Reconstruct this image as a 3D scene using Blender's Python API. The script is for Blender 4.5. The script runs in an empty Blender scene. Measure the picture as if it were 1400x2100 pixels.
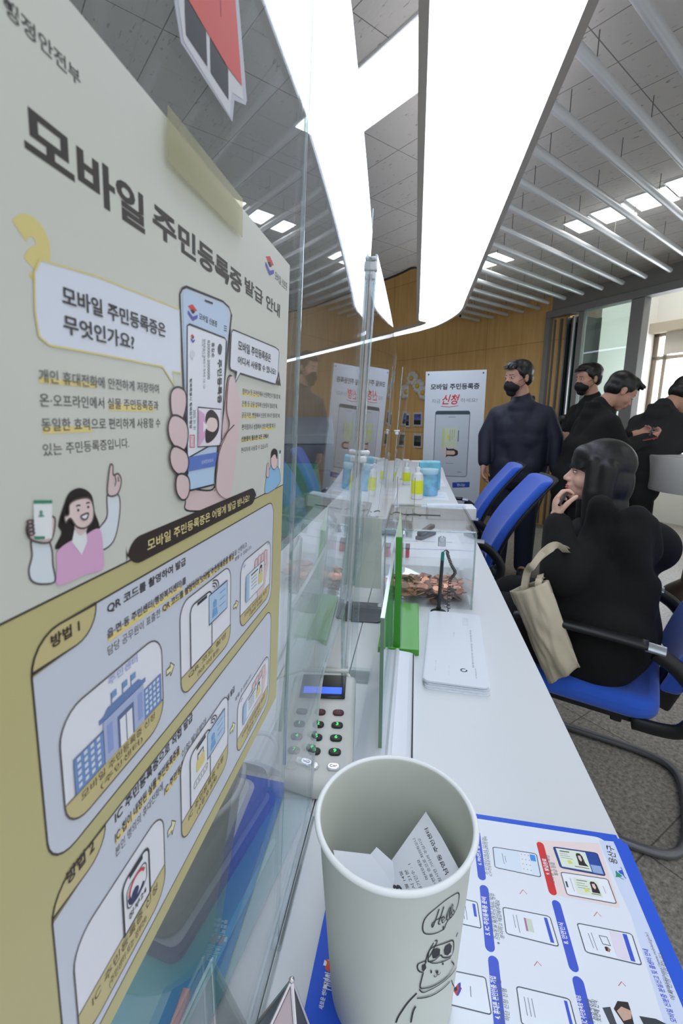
import bpy, bmesh, math, random
from mathutils import Vector, Matrix, Euler
R = math.radians
random.seed(7)
sc = bpy.context.scene
COL = sc.collection

# ------------------------------------------------------------------ camera
CZ = 1.25                       # camera height
TZ = 0.83                       # counter top height
FPX = 1400 / 24.0 * 16.0        # focal length in pixels of the 1400 x 2100 frame (16 mm on 24 x 36)
vy = Vector((855 - 700, 1050 - 858, -FPX)).normalized()      # the counter's direction seen by the camera
vz = Vector((0, -vy.z, vy.y)).normalized()
vx = vy.cross(vz)
ROT = Matrix((vx, vy, vz))      # camera axes -> world axes
CAM = Vector((0, 0, CZ))
cd = bpy.data.cameras.new('camera'); cam = bpy.data.objects.new('camera', cd); COL.objects.link(cam)
cam.matrix_world = Matrix.Translation(CAM) @ ROT.to_4x4()
cd.sensor_fit = 'VERTICAL'; cd.sensor_height = 36; cd.lens = 16; cd.clip_start = 0.01
cd.dof.use_dof = True; cd.dof.focus_distance = 0.40; cd.dof.aperture_fstop = 26.0
sc.camera = cam

# ------------------------------------------------------------------ world and exposure
w = bpy.data.worlds.new('world'); sc.world = w; w.use_nodes = True
bg = w.node_tree.nodes['Background']; bg.inputs[0].default_value = (0.88, 0.94, 1.0, 1); bg.inputs[1].default_value = 1.05
sc.view_settings.view_transform = 'Standard'; sc.view_settings.look = 'None'
sc.view_settings.exposure = 0.0; sc.view_settings.gamma = 1.0; sc.view_settings.use_curve_mapping = False
sc.cycles.caustics_reflective = False; sc.cycles.caustics_refractive = False
sc.cycles.max_bounces = 14; sc.cycles.transparent_max_bounces = 40; sc.cycles.glossy_bounces = 8
sc.cycles.use_denoising = True
FIX_E = 4.5      # long pendant diffuser
PAN_E = 5.0      # ceiling panels
WIN_E = 8.0      # daylight beyond the window

# ------------------------------------------------------------------ measuring helpers
def ray(px, py):
    return ROT @ Vector((px - 700, 1050 - py, -FPX)) / FPX
def W(px, py, z):
    r = ray(px, py); return CAM + r * ((z - CZ) / r.z)
def WX(px, py, x):
    r = ray(px, py); return CAM + r * (x / r.x)
def WY(px, py, y):
    r = ray(px, py); return CAM + r * (y / r.y)
def WD(px, py, d):
    return CAM + ray(px, py) * d

# ------------------------------------------------------------------ colours and materials
def lin(c):
    return tuple(((v / 255.0) / 12.92 if v / 255.0 <= 0.04045 else ((v / 255.0 + 0.055) / 1.055) ** 2.4) for v in c)
MATS = {}
def mat(name, rgb=(200, 200, 200), rough=0.5, metal=0.0, bump=0.0, bscale=200.0, var=0.0, vscale=30.0, spec=0.5, emis=0.0, sheen=0.0, coat=0.0):
    if name in MATS: return MATS[name]
    m = bpy.data.materials.new(name); m.use_nodes = True; MATS[name] = m
    nt = m.node_tree; b = nt.nodes['Principled BSDF']
    c = lin(rgb)
    b.inputs['Base Color'].default_value = (*c, 1); b.inputs['Roughness'].default_value = rough
    b.inputs['Metallic'].default_value = metal; b.inputs['Specular IOR Level'].default_value = spec
    if sheen: b.inputs['Sheen Weight'].default_value = sheen
    if coat: b.inputs['Coat Weight'].default_value = coat
    if emis:
        b.inputs['Emission Color'].default_value = (*c, 1); b.inputs['Emission Strength'].default_value = emis
    tc = nt.nodes.new('ShaderNodeTexCoord')
    if var:
        n = nt.nodes.new('ShaderNodeTexNoise'); n.inputs['Scale'].default_value = vscale; n.inputs['Detail'].default_value = 5
        nt.links.new(tc.outputs['Object'], n.inputs['Vector'])
        r = nt.nodes.new('ShaderNodeValToRGB')
        r.color_ramp.elements[0].position = 0.3; r.color_ramp.elements[1].position = 0.7
        r.color_ramp.elements[0].color = (*[v * (1 - var) for v in c], 1)
        r.color_ramp.elements[1].color = (*[min(1, v * (1 + var)) for v in c], 1)
        nt.links.new(n.outputs['Fac'], r.inputs[0]); nt.links.new(r.outputs[0], b.inputs['Base Color'])
    if bump:
        n = nt.nodes.new('ShaderNodeTexNoise'); n.inputs['Scale'].default_value = bscale; n.inputs['Detail'].default_value = 4
        nt.links.new(tc.outputs['Object'], n.inputs['Vector'])
        bp = nt.nodes.new('ShaderNodeBump'); bp.inputs['Strength'].default_value = bump; bp.inputs['Distance'].default_value = 0.002
        nt.links.new(n.outputs['Fac'], bp.inputs['Height']); nt.links.new(bp.outputs[0], b.inputs['Normal'])
    return m
def clear_mat(name, tint=(250, 252, 252), haze=0.03, hazecol=(220, 225, 230), r0=0.04, smudge=0.0, rough=0.0):
    # thin clear acrylic: Schlick mirror over a clear body with a little surface dust
    if name in MATS: return MATS[name]
    m = bpy.data.materials.new(name); m.use_nodes = True; MATS[name] = m
    nt = m.node_tree; nt.nodes.clear(); N = nt.nodes.new; L = nt.links.new
    out = N('ShaderNodeOutputMaterial'); tr = N('ShaderNodeBsdfTransparent'); gl = N('ShaderNodeBsdfGlossy'); df = N('ShaderNodeBsdfDiffuse')
    tr.inputs[0].default_value = (*lin(tint), 1); gl.inputs['Roughness'].default_value = rough
    gl.inputs[0].default_value = (0.96, 0.97, 1, 1)
    df.inputs[0].default_value = (*lin(hazecol), 1)
    lw = N('ShaderNodeLayerWeight'); lw.inputs[0].default_value = 0.5
    pw = N('ShaderNodeMath'); pw.operation = 'POWER'; pw.inputs[1].default_value = 5.0; L(lw.outputs['Facing'], pw.inputs[0])
    ma = N('ShaderNodeMath'); ma.operation = 'MULTIPLY_ADD'; ma.inputs[1].default_value = 0.78; ma.inputs[2].default_value = r0
    L(pw.outputs[0], ma.inputs[0])
    m1 = N('ShaderNodeMixShader'); m2 = N('ShaderNodeMixShader')
    m1.inputs[0].default_value = haze
    if smudge:
        tc = N('ShaderNodeTexCoord'); n = N('ShaderNodeTexNoise'); n.inputs['Scale'].default_value = 9; n.inputs['Detail'].default_value = 8
        n.inputs['Roughness'].default_value = 0.7
        L(tc.outputs['Object'], n.inputs['Vector'])
        mr = N('ShaderNodeMapRange'); mr.inputs[1].default_value = 0.4; mr.inputs[2].default_value = 0.75
        mr.inputs[3].default_value = haze; mr.inputs[4].default_value = haze + smudge
        L(n.outputs['Fac'], mr.inputs[0]); L(mr.outputs[0], m1.inputs[0])
    L(tr.outputs[0], m1.inputs[1]); L(df.outputs[0], m1.inputs[2])
    L(ma.outputs[0], m2.inputs[0]); L(m1.outputs[0], m2.inputs[1]); L(gl.outputs[0], m2.inputs[2])
    L(m2.outputs[0], out.inputs[0])
    return m
def print_mat(name='printed_paper', rough=0.45, coat=0.0):
    if name in MATS: return MATS[name]
    m = bpy.data.materials.new(name); m.use_nodes = True; MATS[name] = m
    nt = m.node_tree; b = nt.nodes['Principled BSDF']; b.inputs['Roughness'].default_value = rough
    b.inputs['Specular IOR Level'].default_value = 0.35
    if coat: b.inputs['Coat Weight'].default_value = coat; b.inputs['Coat Roughness'].default_value = 0.25
    a = nt.nodes.new('ShaderNodeVertexColor'); a.layer_name = 'Col'
    nt.links.new(a.outputs[0], b.inputs['Base Color'])
    return m

# ------------------------------------------------------------------ object helpers
def link(o, parent=None):
    COL.objects.link(o)
    if parent: o.parent = parent
    return o
def tag(o, label=None, cat=None, group=None, kind=None):
    if label: o['label'] = label
    if cat: o['category'] = cat
    if group: o['group'] = group
    if kind: o['kind'] = kind
    return o
def obj(name, bm, m, parent=None, smooth=False, bevel=0.0, seg=2, loc=None):
    me = bpy.data.meshes.new(name)
    bmesh.ops.recalc_face_normals(bm, faces=bm.faces)
    bm.to_mesh(me); bm.free()
    for x in (m if isinstance(m, (list, tuple)) else [m]): me.materials.append(x)
    if smooth: me.polygons.foreach_set('use_smooth', [True] * len(me.polygons))
    o = bpy.data.objects.new(name, me)
    if bevel:
        b = o.modifiers.new('bevel', 'BEVEL'); b.width = bevel; b.segments = seg; b.limit_method = 'ANGLE'; b.angle_limit = R(40)
        b.harden_normals = False
    if smooth == 'auto' or (bevel and not smooth):
        me.polygons.foreach_set('use_smooth', [True] * len(me.polygons))
        try: me.set_sharp_from_angle(angle=R(35))
        except Exception: pass
    if loc: o.location = loc
    return link(o, parent)
def empty(name, loc=(0, 0, 0), rz=0.0, label=None, cat=None, group=None):
    o = bpy.data.objects.new(name, None); o.location = loc; o.rotation_euler = (0, 0, rz); o.empty_display_size = 0.05
    link(o); return tag(o, label, cat, group)
def rehome(root):
    # children were built in world coordinates: keep them there under a moved Empty
    inv = (Matrix.Translation(root.location) @ root.rotation_euler.to_matrix().to_4x4()).inverted()
    for ch in list(root.children):
        if not ch.get('_h'):
            ch.matrix_parent_inverse = inv; ch['_h'] = 1
            del ch['_h']
    return root
def dup(root, loc=None, rot=None, label=None, group=None):
    r = root.copy(); COL.objects.link(r)
    if loc is not None: r.location = loc
    if rot is not None: r.rotation_euler = rot
    if label: r['label'] = label
    if group: r['group'] = group
    for ch in list(root.children):
        c = ch.copy(); COL.objects.link(c); c.parent = r; c.matrix_parent_inverse = ch.matrix_parent_inverse.copy()
        for g in list(ch.children):
            d = g.copy(); COL.objects.link(d); d.parent = c; d.matrix_parent_inverse = g.matrix_parent_inverse.copy()
    return r
def B(): return bmesh.new()
def box(bm, c, s, rot=None, mi=0):
    M = Matrix.Translation(c) @ (rot.to_4x4() if rot is not None else Matrix()) @ Matrix.Diagonal((*s, 1))
    n0 = len(bm.faces)
    bmesh.ops.create_cube(bm, size=1, matrix=M)
    if mi:
        bm.faces.ensure_lookup_table()
        for f in bm.faces[n0:]: f.material_index = mi
    return bm
def frame(d):
    d = Vector(d).normalized(); up = Vector((0, 0, 1)) if abs(d.z) < 0.95 else Vector((1, 0, 0))
    x = up.cross(d).normalized(); return Matrix((x, d.cross(x), d)).transposed()
def cyl(bm, p0, p1, r0, r1=None, n=16, caps=True):
    p0, p1 = Vector(p0), Vector(p1); d = p1 - p0
    M = Matrix.Translation((p0 + p1) / 2) @ frame(d).to_4x4()
    bmesh.ops.create_cone(bm, cap_ends=caps, segments=n, radius1=r0, radius2=r0 if r1 is None else r1, depth=d.length, matrix=M)
    return bm
def ell(bm, c, r, rot=None, n=16):
    r = (r, r, r) if not hasattr(r, '__len__') else r
    M = Matrix.Translation(c) @ (rot.to_4x4() if rot is not None else Matrix()) @ Matrix.Diagonal((*r, 1))
    bmesh.ops.create_uvsphere(bm, u_segments=n, v_segments=max(6, n * 3 // 4), radius=1, matrix=M); return bm
def cap(bm, p0, p1, r0, r1=None, n=14):
    r1 = r0 if r1 is None else r1
    cyl(bm, p0, p1, r0, r1, n); ell(bm, p0, r0, n=n); ell(bm, p1, r1, n=n); return bm
def spline(pts, n=8, closed=False):
    P = [Vector(p) for p in pts]; out = []; m = len(P)
    for i in range(m if closed else m - 1):
        g = (lambda k: P[k % m]) if closed else (lambda k: P[max(0, min(m - 1, k))])
        a, b, c, d = g(i - 1), g(i), g(i + 1), g(i + 2)
        for k in range(n):
            t = k / n
            out.append(0.5 * ((2 * b) + (c - a) * t + (2 * a - 5 * b + 4 * c - d) * t * t + (3 * b - a - 3 * c + d) * t ** 3))
    if not closed: out.append(P[-1])
    return out
def tube(bm, pts, r, n=10, closed=False, flat=1.0):
    pts = [Vector(p) for p in pts]; rings = []; m = len(pts); prev = None
    for i, p in enumerate(pts):
        a = pts[(i - 1) % m] if (closed or i > 0) else p; b = pts[(i + 1) % m] if (closed or i < m - 1) else p
        t = (b - a).normalized()
        if prev is None:
            up = Vector((0, 0, 1)) if abs(t.z) < 0.9 else Vector((1, 0, 0)); x = up.cross(t).normalized()
        else:
            x = (prev - t * prev.dot(t)).normalized()
        prev = x; y = t.cross(x)
        rr = r(i / (m - 1)) if callable(r) else r
        rings.append([bm.verts.new(p + x * math.cos(k * 2 * math.pi / n) * rr + y * math.sin(k * 2 * math.pi / n) * rr * flat) for k in range(n)])
    for i in range(m if closed else m - 1):
        A, Bq = rings[i], rings[(i + 1) % m]
        for k in range(n): bm.faces.new((A[k], A[(k + 1) % n], Bq[(k + 1) % n], Bq[k]))
    if not closed:
        bm.faces.new(rings[0][::-1]); bm.faces.new(rings[-1])
    return bm
def lathe(bm, prof, n=48, c=(0, 0, 0), capends=True):
    rings = []
    for r, z in prof:
        rings.append([bm.verts.new((c[0] + r * math.cos(2 * math.pi * k / n), c[1] + r * math.sin(2 * math.pi * k / n), c[2] + z)) for k in range(n)])
    for A, Bq in zip(rings, rings[1:]):
        for k in range(n): bm.faces.new((A[k], A[(k + 1) % n], Bq[(k + 1) % n], Bq[k]))
    if capends:
        bm.faces.new(rings[0][::-1]); bm.faces.new(rings[-1])
    return bm
def prism(bm, pts, h, z0=0.0, axis=None):
    # closed outline (3D points) swept by vector h
    h = Vector(h) if hasattr(h, '__len__') else Vector((0, 0, h))
    a = [bm.verts.new(Vector(p)) for p in pts]; b = [bm.verts.new(Vector(p) + h) for p in pts]
    bm.faces.new(a[::-1]); bm.faces.new(b)
    for i in range(len(a)): j = (i + 1) % len(a); bm.faces.new((a[i], a[j], b[j], b[i]))
    return bm
def rrect(x0, y0, x1, y1, r, n=6):
    out = []
    if x0 > x1: x0, x1 = x1, x0
    if y0 > y1: y0, y1 = y1, y0
    rs = r if hasattr(r, '__len__') else (r, r, r, r)     # bl, br, tr, tl
    for (cx, cy, a, q) in ((x0, y0, 180, rs[0]), (x1, y0, 270, rs[1]), (x1, y1, 0, rs[2]), (x0, y1, 90, rs[3])):
        sx = 1 if cx == x0 else -1; sy = 1 if cy == y0 else -1
        if q <= 0: out.append((cx, cy)); continue
        for k in range(n + 1):
            t = R(a + 90 * k / n); out.append((cx + sx * q + q * math.cos(t), cy + sy * q + q * math.sin(t)))
    return out

# ------------------------------------------------------------------ print on paper: flat inks laid on a sheet, one mesh
_txt = {}
def text_shape(s, bold=0.0, res=3, shear=0.0):
    key = (s, bold, res, shear)
    if key not in _txt:
        c = bpy.data.curves.new('t', 'FONT'); c.body = s; c.resolution_u = res; c.offset = bold; c.shear = shear; c.fill_mode = 'FRONT'
        c.dimensions = '2D'
        o = bpy.data.objects.new('t', c); COL.objects.link(o)
        bpy.context.view_layer.update()
        e = o.evaluated_get(bpy.context.evaluated_depsgraph_get()); me = e.to_mesh()
        V = [(v.co.x, v.co.y) for v in me.vertices]; F = [tuple(p.vertices) for p in me.polygons]
        e.to_mesh_clear(); bpy.data.objects.remove(o); bpy.data.curves.remove(c)
        _txt[key] = (V, F)
    return _txt[key]
class Sheet:
    # surf(u, v, lift) -> world point
    def __init__(self, surf, step=0.00008):
        self.surf = surf; self.V = []; self.F = []; self.C = []; self.step = step; self.layer = 1; self.boxes = []
    def add(self, V, F, col, layer=None):
        # each ink lies just over the inks it overlaps, so the print stays flat
        bx = (min(v[0] for v in V), min(v[1] for v in V), max(v[0] for v in V), max(v[1] for v in V))
        lay = 1 + max([b[4] for b in self.boxes if b[0] < bx[2] and b[2] > bx[0] and b[1] < bx[3] and b[3] > bx[1]] + [0])
        self.boxes.append((*bx, lay)); l = self.step * lay
        n = len(self.V); self.V += [self.surf(u, v, l) for u, v in V]
        for f in F: self.F.append(tuple(n + i for i in f)); self.C.append(lin(col))
        if layer is None: self.layer += 1
    def poly(self, pts, col, layer=None):
        pts = [tuple(p) for p in pts]
        from mathutils.geometry import tessellate_polygon
        tri = tessellate_polygon([[Vector((p[0], p[1], 0)) for p in pts]])
        self.add(pts, tri, col, layer)
    def stroke(self, pts, wd, col, closed=False, layer=None):
        P = [Vector((p[0], p[1])) for p in pts]; m = len(P); V = []; F = []
        for i, p in enumerate(P):
            a = P[(i - 1) % m] if (closed or i) else p; b = P[(i + 1) % m] if (closed or i < m - 1) else p
            t = (b - a)
            if t.length < 1e-9: t = Vector((1, 0))
            t.normalize(); n = Vector((-t.y, t.x)) * wd / 2
            k = 1.0
            if 0 < i < m - 1 or closed:
                d1 = (p - a).normalized() if (p - a).length > 1e-9 else t
                k = min(2.0, 1 / max(0.5, abs(d1.dot(t))))
            V += [tuple(p + n * k), tuple(p - n * k)]
        for i in range(m if closed else m - 1):
            j = (i + 1) % m; F.append((2 * i, 2 * i + 1, 2 * j + 1, 2 * j))
        self.add(V, F, col, layer)
    def text(self, s, a, b, c, col, bold=0.0, layer=None, shear=0.0):
        # glyph box: bottom left a, bottom right b, top left c (sheet coordinates)
        V, F = text_shape(s, bold, 3, shear)
        if not V: return
        x0 = min(v[0] for v in V); x1 = max(v[0] for v in V); y0 = min(v[1] for v in V); y1 = max(v[1] for v in V)
        a, b, c = Vector(a), Vector(b), Vector(c)
        out = [tuple(a + (b - a) * ((x - x0) / (x1 - x0)) + (c - a) * ((y - y0) / max(1e-6, y1 - y0))) for x, y in V]
        self.add(out, F, col, layer)
    def build(self, name, m, parent=None, base=None):
        # base: extra (verts, faces, colour) of the sheet's own body in world space
        V = list(self.V); F = list(self.F); Cc = list(self.C)
        if base:
            for bv, bf, bc in base:
                n = len(V); V += bv
                for f in bf: F.append(tuple(n + i for i in f)); Cc.append(lin(bc))
        me = bpy.data.meshes.new(name); me.from_pydata([tuple(v) for v in V], [], F)
        at = me.color_attributes.new('Col', 'FLOAT_COLOR', 'CORNER')
        vals = []
        for p, c in zip(me.polygons, Cc):
            for _ in range(p.loop_total): vals += [c[0], c[1], c[2], 1.0]
        at.data.foreach_set('color', vals)
        me.materials.append(m)
        o = bpy.data.objects.new(name, me); return link(o, parent)
def slab(pts_world, thick):
    # a thin body below an outline: returns (verts, faces)
    n = len(pts_world); t = Vector(thick)
    V = [Vector(p) for p in pts_world] + [Vector(p) + t for p in pts_world]
    F = [tuple(range(n)), tuple(range(2 * n - 1, n - 1, -1))] + [(i, (i + 1) % n, n + (i + 1) % n, n + i) for i in range(n)]
    return V, F
# ================================================================== THE ROOM
SD = Vector((math.sin(R(42)), math.cos(R(42)), 0))        # direction of the ceiling slats
SP = Vector((-math.cos(R(42)), math.sin(R(42)), 0))       # along the back wall, going left
CEIL = 2.56
CORNER = Vector((1.434, 5.671, 0))
PD = Vector((0.579, -0.815, 0)).normalized()              # along the glazed partition, going right
PN = Vector((PD.y, -PD.x, 0)); PN = PN if PN.y > 0 else -PN   # into the room behind the partition
def struct(name, bm, m, **k): return tag(obj(name, bm, m, **k), kind='structure')
def vec(v, z): return Vector((v.x, v.y, z))

def floor_mat():
    m = bpy.data.materials.new('terrazzo_tile'); m.use_nodes = True; nt = m.node_tree; b = nt.nodes['Principled BSDF']; N = nt.nodes.new; L = nt.links.new
    tc = N('ShaderNodeTexCoord'); mp = N('ShaderNodeMapping'); mp.inputs['Rotation'].default_value = (0, 0, R(-42)); L(tc.outputs['Object'], mp.inputs[0])
    n1 = N('ShaderNodeTexNoise'); n1.inputs['Scale'].default_value = 70; n1.inputs['Detail'].default_value = 6; n1.inputs['Roughness'].default_value = 0.75; L(mp.outputs[0], n1.inputs[0])
    r1 = N('ShaderNodeValToRGB'); e = r1.color_ramp.elements
    e[0].position = 0.35; e[0].color = (*lin((100, 98, 92)), 1); e[1].position = 0.68; e[1].color = (*lin((182, 176, 166)), 1)
    L(n1.outputs['Fac'], r1.inputs[0])
    v = N('ShaderNodeTexVoronoi'); v.inputs['Scale'].default_value = 120; L(mp.outputs[0], v.inputs[0])
    r2 = N('ShaderNodeValToRGB'); r2.color_ramp.elements[0].position = 0.05; r2.color_ramp.elements[1].position = 0.2; L(v.outputs['Distance'], r2.inputs[0])
    mx = N('ShaderNodeMixRGB'); mx.blend_type = 'MULTIPLY'; mx.inputs[0].default_value = 0.35; L(r1.outputs[0], mx.inputs[1]); L(r2.outputs[0], mx.inputs[2])
    br = N('ShaderNodeTexBrick'); br.offset = 0; br.inputs['Scale'].default_value = 1; br.inputs['Brick Width'].default_value = 0.45; br.inputs['Row Height'].default_value = 0.45
    br.inputs['Mortar Size'].default_value = 0.0025; br.inputs['Color1'].default_value = (1, 1, 1, 1); br.inputs['Color2'].default_value = (0.93, 0.93, 0.93, 1); br.inputs['Mortar'].default_value = (0.4, 0.38, 0.36, 1)
    L(mp.outputs[0], br.inputs[0])
    m2 = N('ShaderNodeMixRGB'); m2.blend_type = 'MULTIPLY'; m2.inputs[0].default_value = 1; L(mx.outputs[0], m2.inputs[1]); L(br.outputs[0], m2.inputs[2])
    L(m2.outputs[0], b.inputs['Base Color']); b.inputs['Roughness'].default_value = 0.42
    return m
def ceil_mat():
    m = bpy.data.materials.new('acoustic_tile'); m.use_nodes = True; nt = m.node_tree; b = nt.nodes['Principled BSDF']; N = nt.nodes.new; L = nt.links.new
    tc = N('ShaderNodeTexCoord'); mp = N('ShaderNodeMapping'); mp.inputs['Rotation'].default_value = (0, 0, R(42)); L(tc.outputs['Object'], mp.inputs[0])
    m3 = N('ShaderNodeMapping'); m3.inputs['Scale'].default_value = (1, 3.2, 1); L(mp.outputs[0], m3.inputs[0])
    n = N('ShaderNodeTexNoise'); n.inputs['Scale'].default_value = 26; n.inputs['Detail'].default_value = 3; L(m3.outputs[0], n.inputs[0])
    r = N('ShaderNodeValToRGB'); r.color_ramp.elements[0].position = 0.25; r.color_ramp.elements[0].color = (*lin((150, 144, 138)), 1)
    r.color_ramp.elements[1].position = 0.36; r.color_ramp.elements[1].color = (*lin((224, 219, 212)), 1); L(n.outputs['Fac'], r.inputs[0])
    br = N('ShaderNodeTexBrick'); br.offset = 0; br.inputs['Scale'].default_value = 1; br.inputs['Brick Width'].default_value = 0.46; br.inputs['Row Height'].default_value = 0.23
    br.inputs['Mortar Size'].default_value = 0.0022; br.inputs['Color1'].default_value = (1, 1, 1, 1); br.inputs['Color2'].default_value = (0.96, 0.96, 0.96, 1); br.inputs['Mortar'].default_value = (0.35, 0.34, 0.33, 1)
    L(mp.outputs[0], br.inputs[0])
    mx = N('ShaderNodeMixRGB'); mx.blend_type = 'MULTIPLY'; mx.inputs[0].default_value = 1; L(r.outputs[0], mx.inputs[1]); L(br.outputs[0], mx.inputs[2])
    L(mx.outputs[0], b.inputs['Base Color']); b.inputs['Roughness'].default_value = 0.9
    bp = N('ShaderNodeBump'); bp.inputs['Strength'].default_value = 0.3; bp.inputs['Distance'].default_value = 0.004; L(n.outputs['Fac'], bp.inputs['Height']); L(bp.outputs[0], b.inputs['Normal'])
    return m
def wood_mat():
    m = bpy.data.materials.new('birch_panelling'); m.use_nodes = True; nt = m.node_tree; b = nt.nodes['Principled BSDF']; N = nt.nodes.new; L = nt.links.new
    tc = N('ShaderNodeTexCoord'); mp = N('ShaderNodeMapping'); mp.inputs['Scale'].default_value = (1, 1, 0.08); L(tc.outputs['Object'], mp.inputs[0])
    n = N('ShaderNodeTexNoise'); n.inputs['Scale'].default_value = 22; n.inputs['Detail'].default_value = 6; L(mp.outputs[0], n.inputs[0])
    r = N('ShaderNodeValToRGB'); r.color_ramp.elements[0].position = 0.3; r.color_ramp.elements[0].color = (*lin((226, 178, 108)), 1)
    r.color_ramp.elements[1].position = 0.72; r.color_ramp.elements[1].color = (*lin((242, 200, 132)), 1); L(n.outputs['Fac'], r.inputs[0])
    m2 = N('ShaderNodeMapping'); m2.inputs['Rotation'].default_value = (R(90), 0, 0); L(tc.outputs['Object'], m2.inputs[0])
    br = N('ShaderNodeTexBrick'); br.offset = 0; br.inputs['Scale'].default_value = 1; br.inputs['Brick Width'].default_value = 0.82; br.inputs['Row Height'].default_value = 1.05
    br.inputs['Mortar Size'].default_value = 0.004; br.inputs['Color1'].default_value = (1, 1, 1, 1); br.inputs['Color2'].default_value = (0.94, 0.94, 0.94, 1); br.inputs['Mortar'].default_value = (0.62, 0.6, 0.58, 1)
    L(m2.outputs[0], br.inputs[0])
    mx = N('ShaderNodeMixRGB'); mx.blend_type = 'MULTIPLY'; mx.inputs[0].default_value = 1; L(r.outputs[0], mx.inputs[1]); L(br.outputs[0], mx.inputs[2])
    L(mx.outputs[0], b.inputs['Base Color']); b.inputs['Roughness'].default_value = 0.5
    return m
WHITEWALL = mat('white_plaster', (226, 226, 222), 0.8, bump=0.05)
ALU = mat('brushed_aluminium', (150, 150, 152), 0.35, metal=0.75)
GREYMETAL = mat('grey_painted_metal', (142, 142, 140), 0.45)
DARK = mat('dark_gap', (28, 28, 30), 0.7)
BLACKP = mat('black_plastic', (24, 24, 26), 0.42)
WHITEP = mat('white_plastic', (226, 229, 230), 0.35)
WHITEM = mat('white_enamel', (222, 224, 226), 0.4)

bm = B(); box(bm, (-0.5, 3.0, -0.025), (14, 14, 0.05)); struct('floor', bm, floor_mat())
# main dropped ceiling: follows the partition and the back wall on the right, ends in a curve on the left
def poly_ceiling(pts, z, th):
    b_ = B(); prism(b_, [(p[0], p[1], z) for p in pts], (0, 0, th)); return b_
A1 = W(847, 547, CEIL); A2 = W(796, 569, CEIL); A3 = W(640, 628, CEIL)
wl = CORNER + SP * 1.73; far = CORNER + PD * 4.6
arc = spline([(0.16, A1.y + 0.25, 0), (0.02, A1.y + 0.16, 0), (A1.x, A1.y, 0), (A2.x - 0.0, A2.y + 0.0, 0), (A3.x, A3.y, 0)], 6)
cp = [(-6, -3), (far.x, -3), (far.x, far.y), (CORNER.x, CORNER.y), (wl.x, wl.y)] + [(p.x, p.y) for p in arc] + [(-6, A3.y + 3.0)]
struct('ceiling', poly_ceiling(cp, CEIL, 0.06), ceil_mat())
bm = B(); edge = [(p.x, p.y) for p in arc] + [(-6, A3.y + 3.0)]
for a, b_ in zip(edge, edge[1:]):
    prism(bm, [(a[0], a[1], CEIL - 0.012), (b_[0], b_[1], CEIL - 0.012), (b_[0], b_[1], CEIL + 0.07), (a[0], a[1], CEIL + 0.07)], (0.01, 0.015, 0))
struct('trim_1', bm, mat('dark_ceiling_edge', (52, 50, 50), 0.6))
bm = B(); box(bm, (-3, 8, 3.72), (12, 12, 0.06)); struct('ceiling_upper', bm, WHITEWALL)
# back wall of birch panels, built along its own x axis
bm = B(); box(bm, (3.6, 0.05, 1.85), (7.6, 0.1, 3.7)); box(bm, (2.3, -0.004, 0.92), (4.2, 0.008, 1.84))
o = struct('wall_back', bm, wood_mat()); o.location = CORNER; o.rotation_euler = (0, 0, math.atan2(SP.y, SP.x))
o.scale = (1, -1, 1)
bm = B(); box(bm, (3.6, 0.012, 0.05), (7.2, 0.012, 0.1))
o = struct('baseboard_back', bm, mat('dark_skirting', (60, 52, 44), 0.5)); o.location = CORNER; o.rotation_euler = (0, 0, math.atan2(SP.y, SP.x)); o.scale = (1, 1, 1)
bm = B(); box(bm, (-5.6, 3, 1.8), (0.1, 14, 3.6)); struct('wall_left', bm, WHITEWALL)

# glazed partition: header, folded door leaves, glass pane, post
PR = Matrix((PD, PN, Vector((0, 0, 1)))).transposed()
def on_part(px, py=700):      # distance along the partition of an image column
    r = ray(px, py); # (CAM + r t - CORNER).PN = 0
    t = (CORNER - CAM).dot(PN) / r.dot(PN); return (CAM + r * t - CORNER).dot(PD)
def pbox(b_, s0, s1, z0, z1, d0, d1):
    c = CORNER + PD * (s0 + s1) / 2 + PN * (d0 + d1) / 2; c.z = (z0 + z1) / 2
    box(b_, c, (abs(s1 - s0), abs(d1 - d0), z1 - z0), PR)
HT = 2.40
bm = B(); pbox(bm, -0.02, 4.6, HT - 0.07, HT, -0.06, 0.06); struct('trim_2', bm, GREYMETAL, bevel=0.004)
bm = B(); pbox(bm, 0.0, 4.6, HT, CEIL, 0.0, 0.04); struct('wall_right', bm, mat('dark_soffit', (150, 148, 146), 0.7))
s1, s2, s3, s4 = on_part(1136), on_part(1190), on_part(1290), on_part(1312)
bm = B(); pbox(bm, -0.04, 0.02, 0, HT, -0.05, 0.05); pbox(bm, s2 - 0.03, s2 + 0.03, 0, HT - 0.07, -0.03, 0.03)
struct('trim_3', bm, GREYMETAL, bevel=0.004)
bm = B(); pbox(bm, s3, s4 + 0.02, 0, HT - 0.07, -0.04, 0.06); struct('trim_4', bm, GREYMETAL, bevel=0.004)
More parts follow.
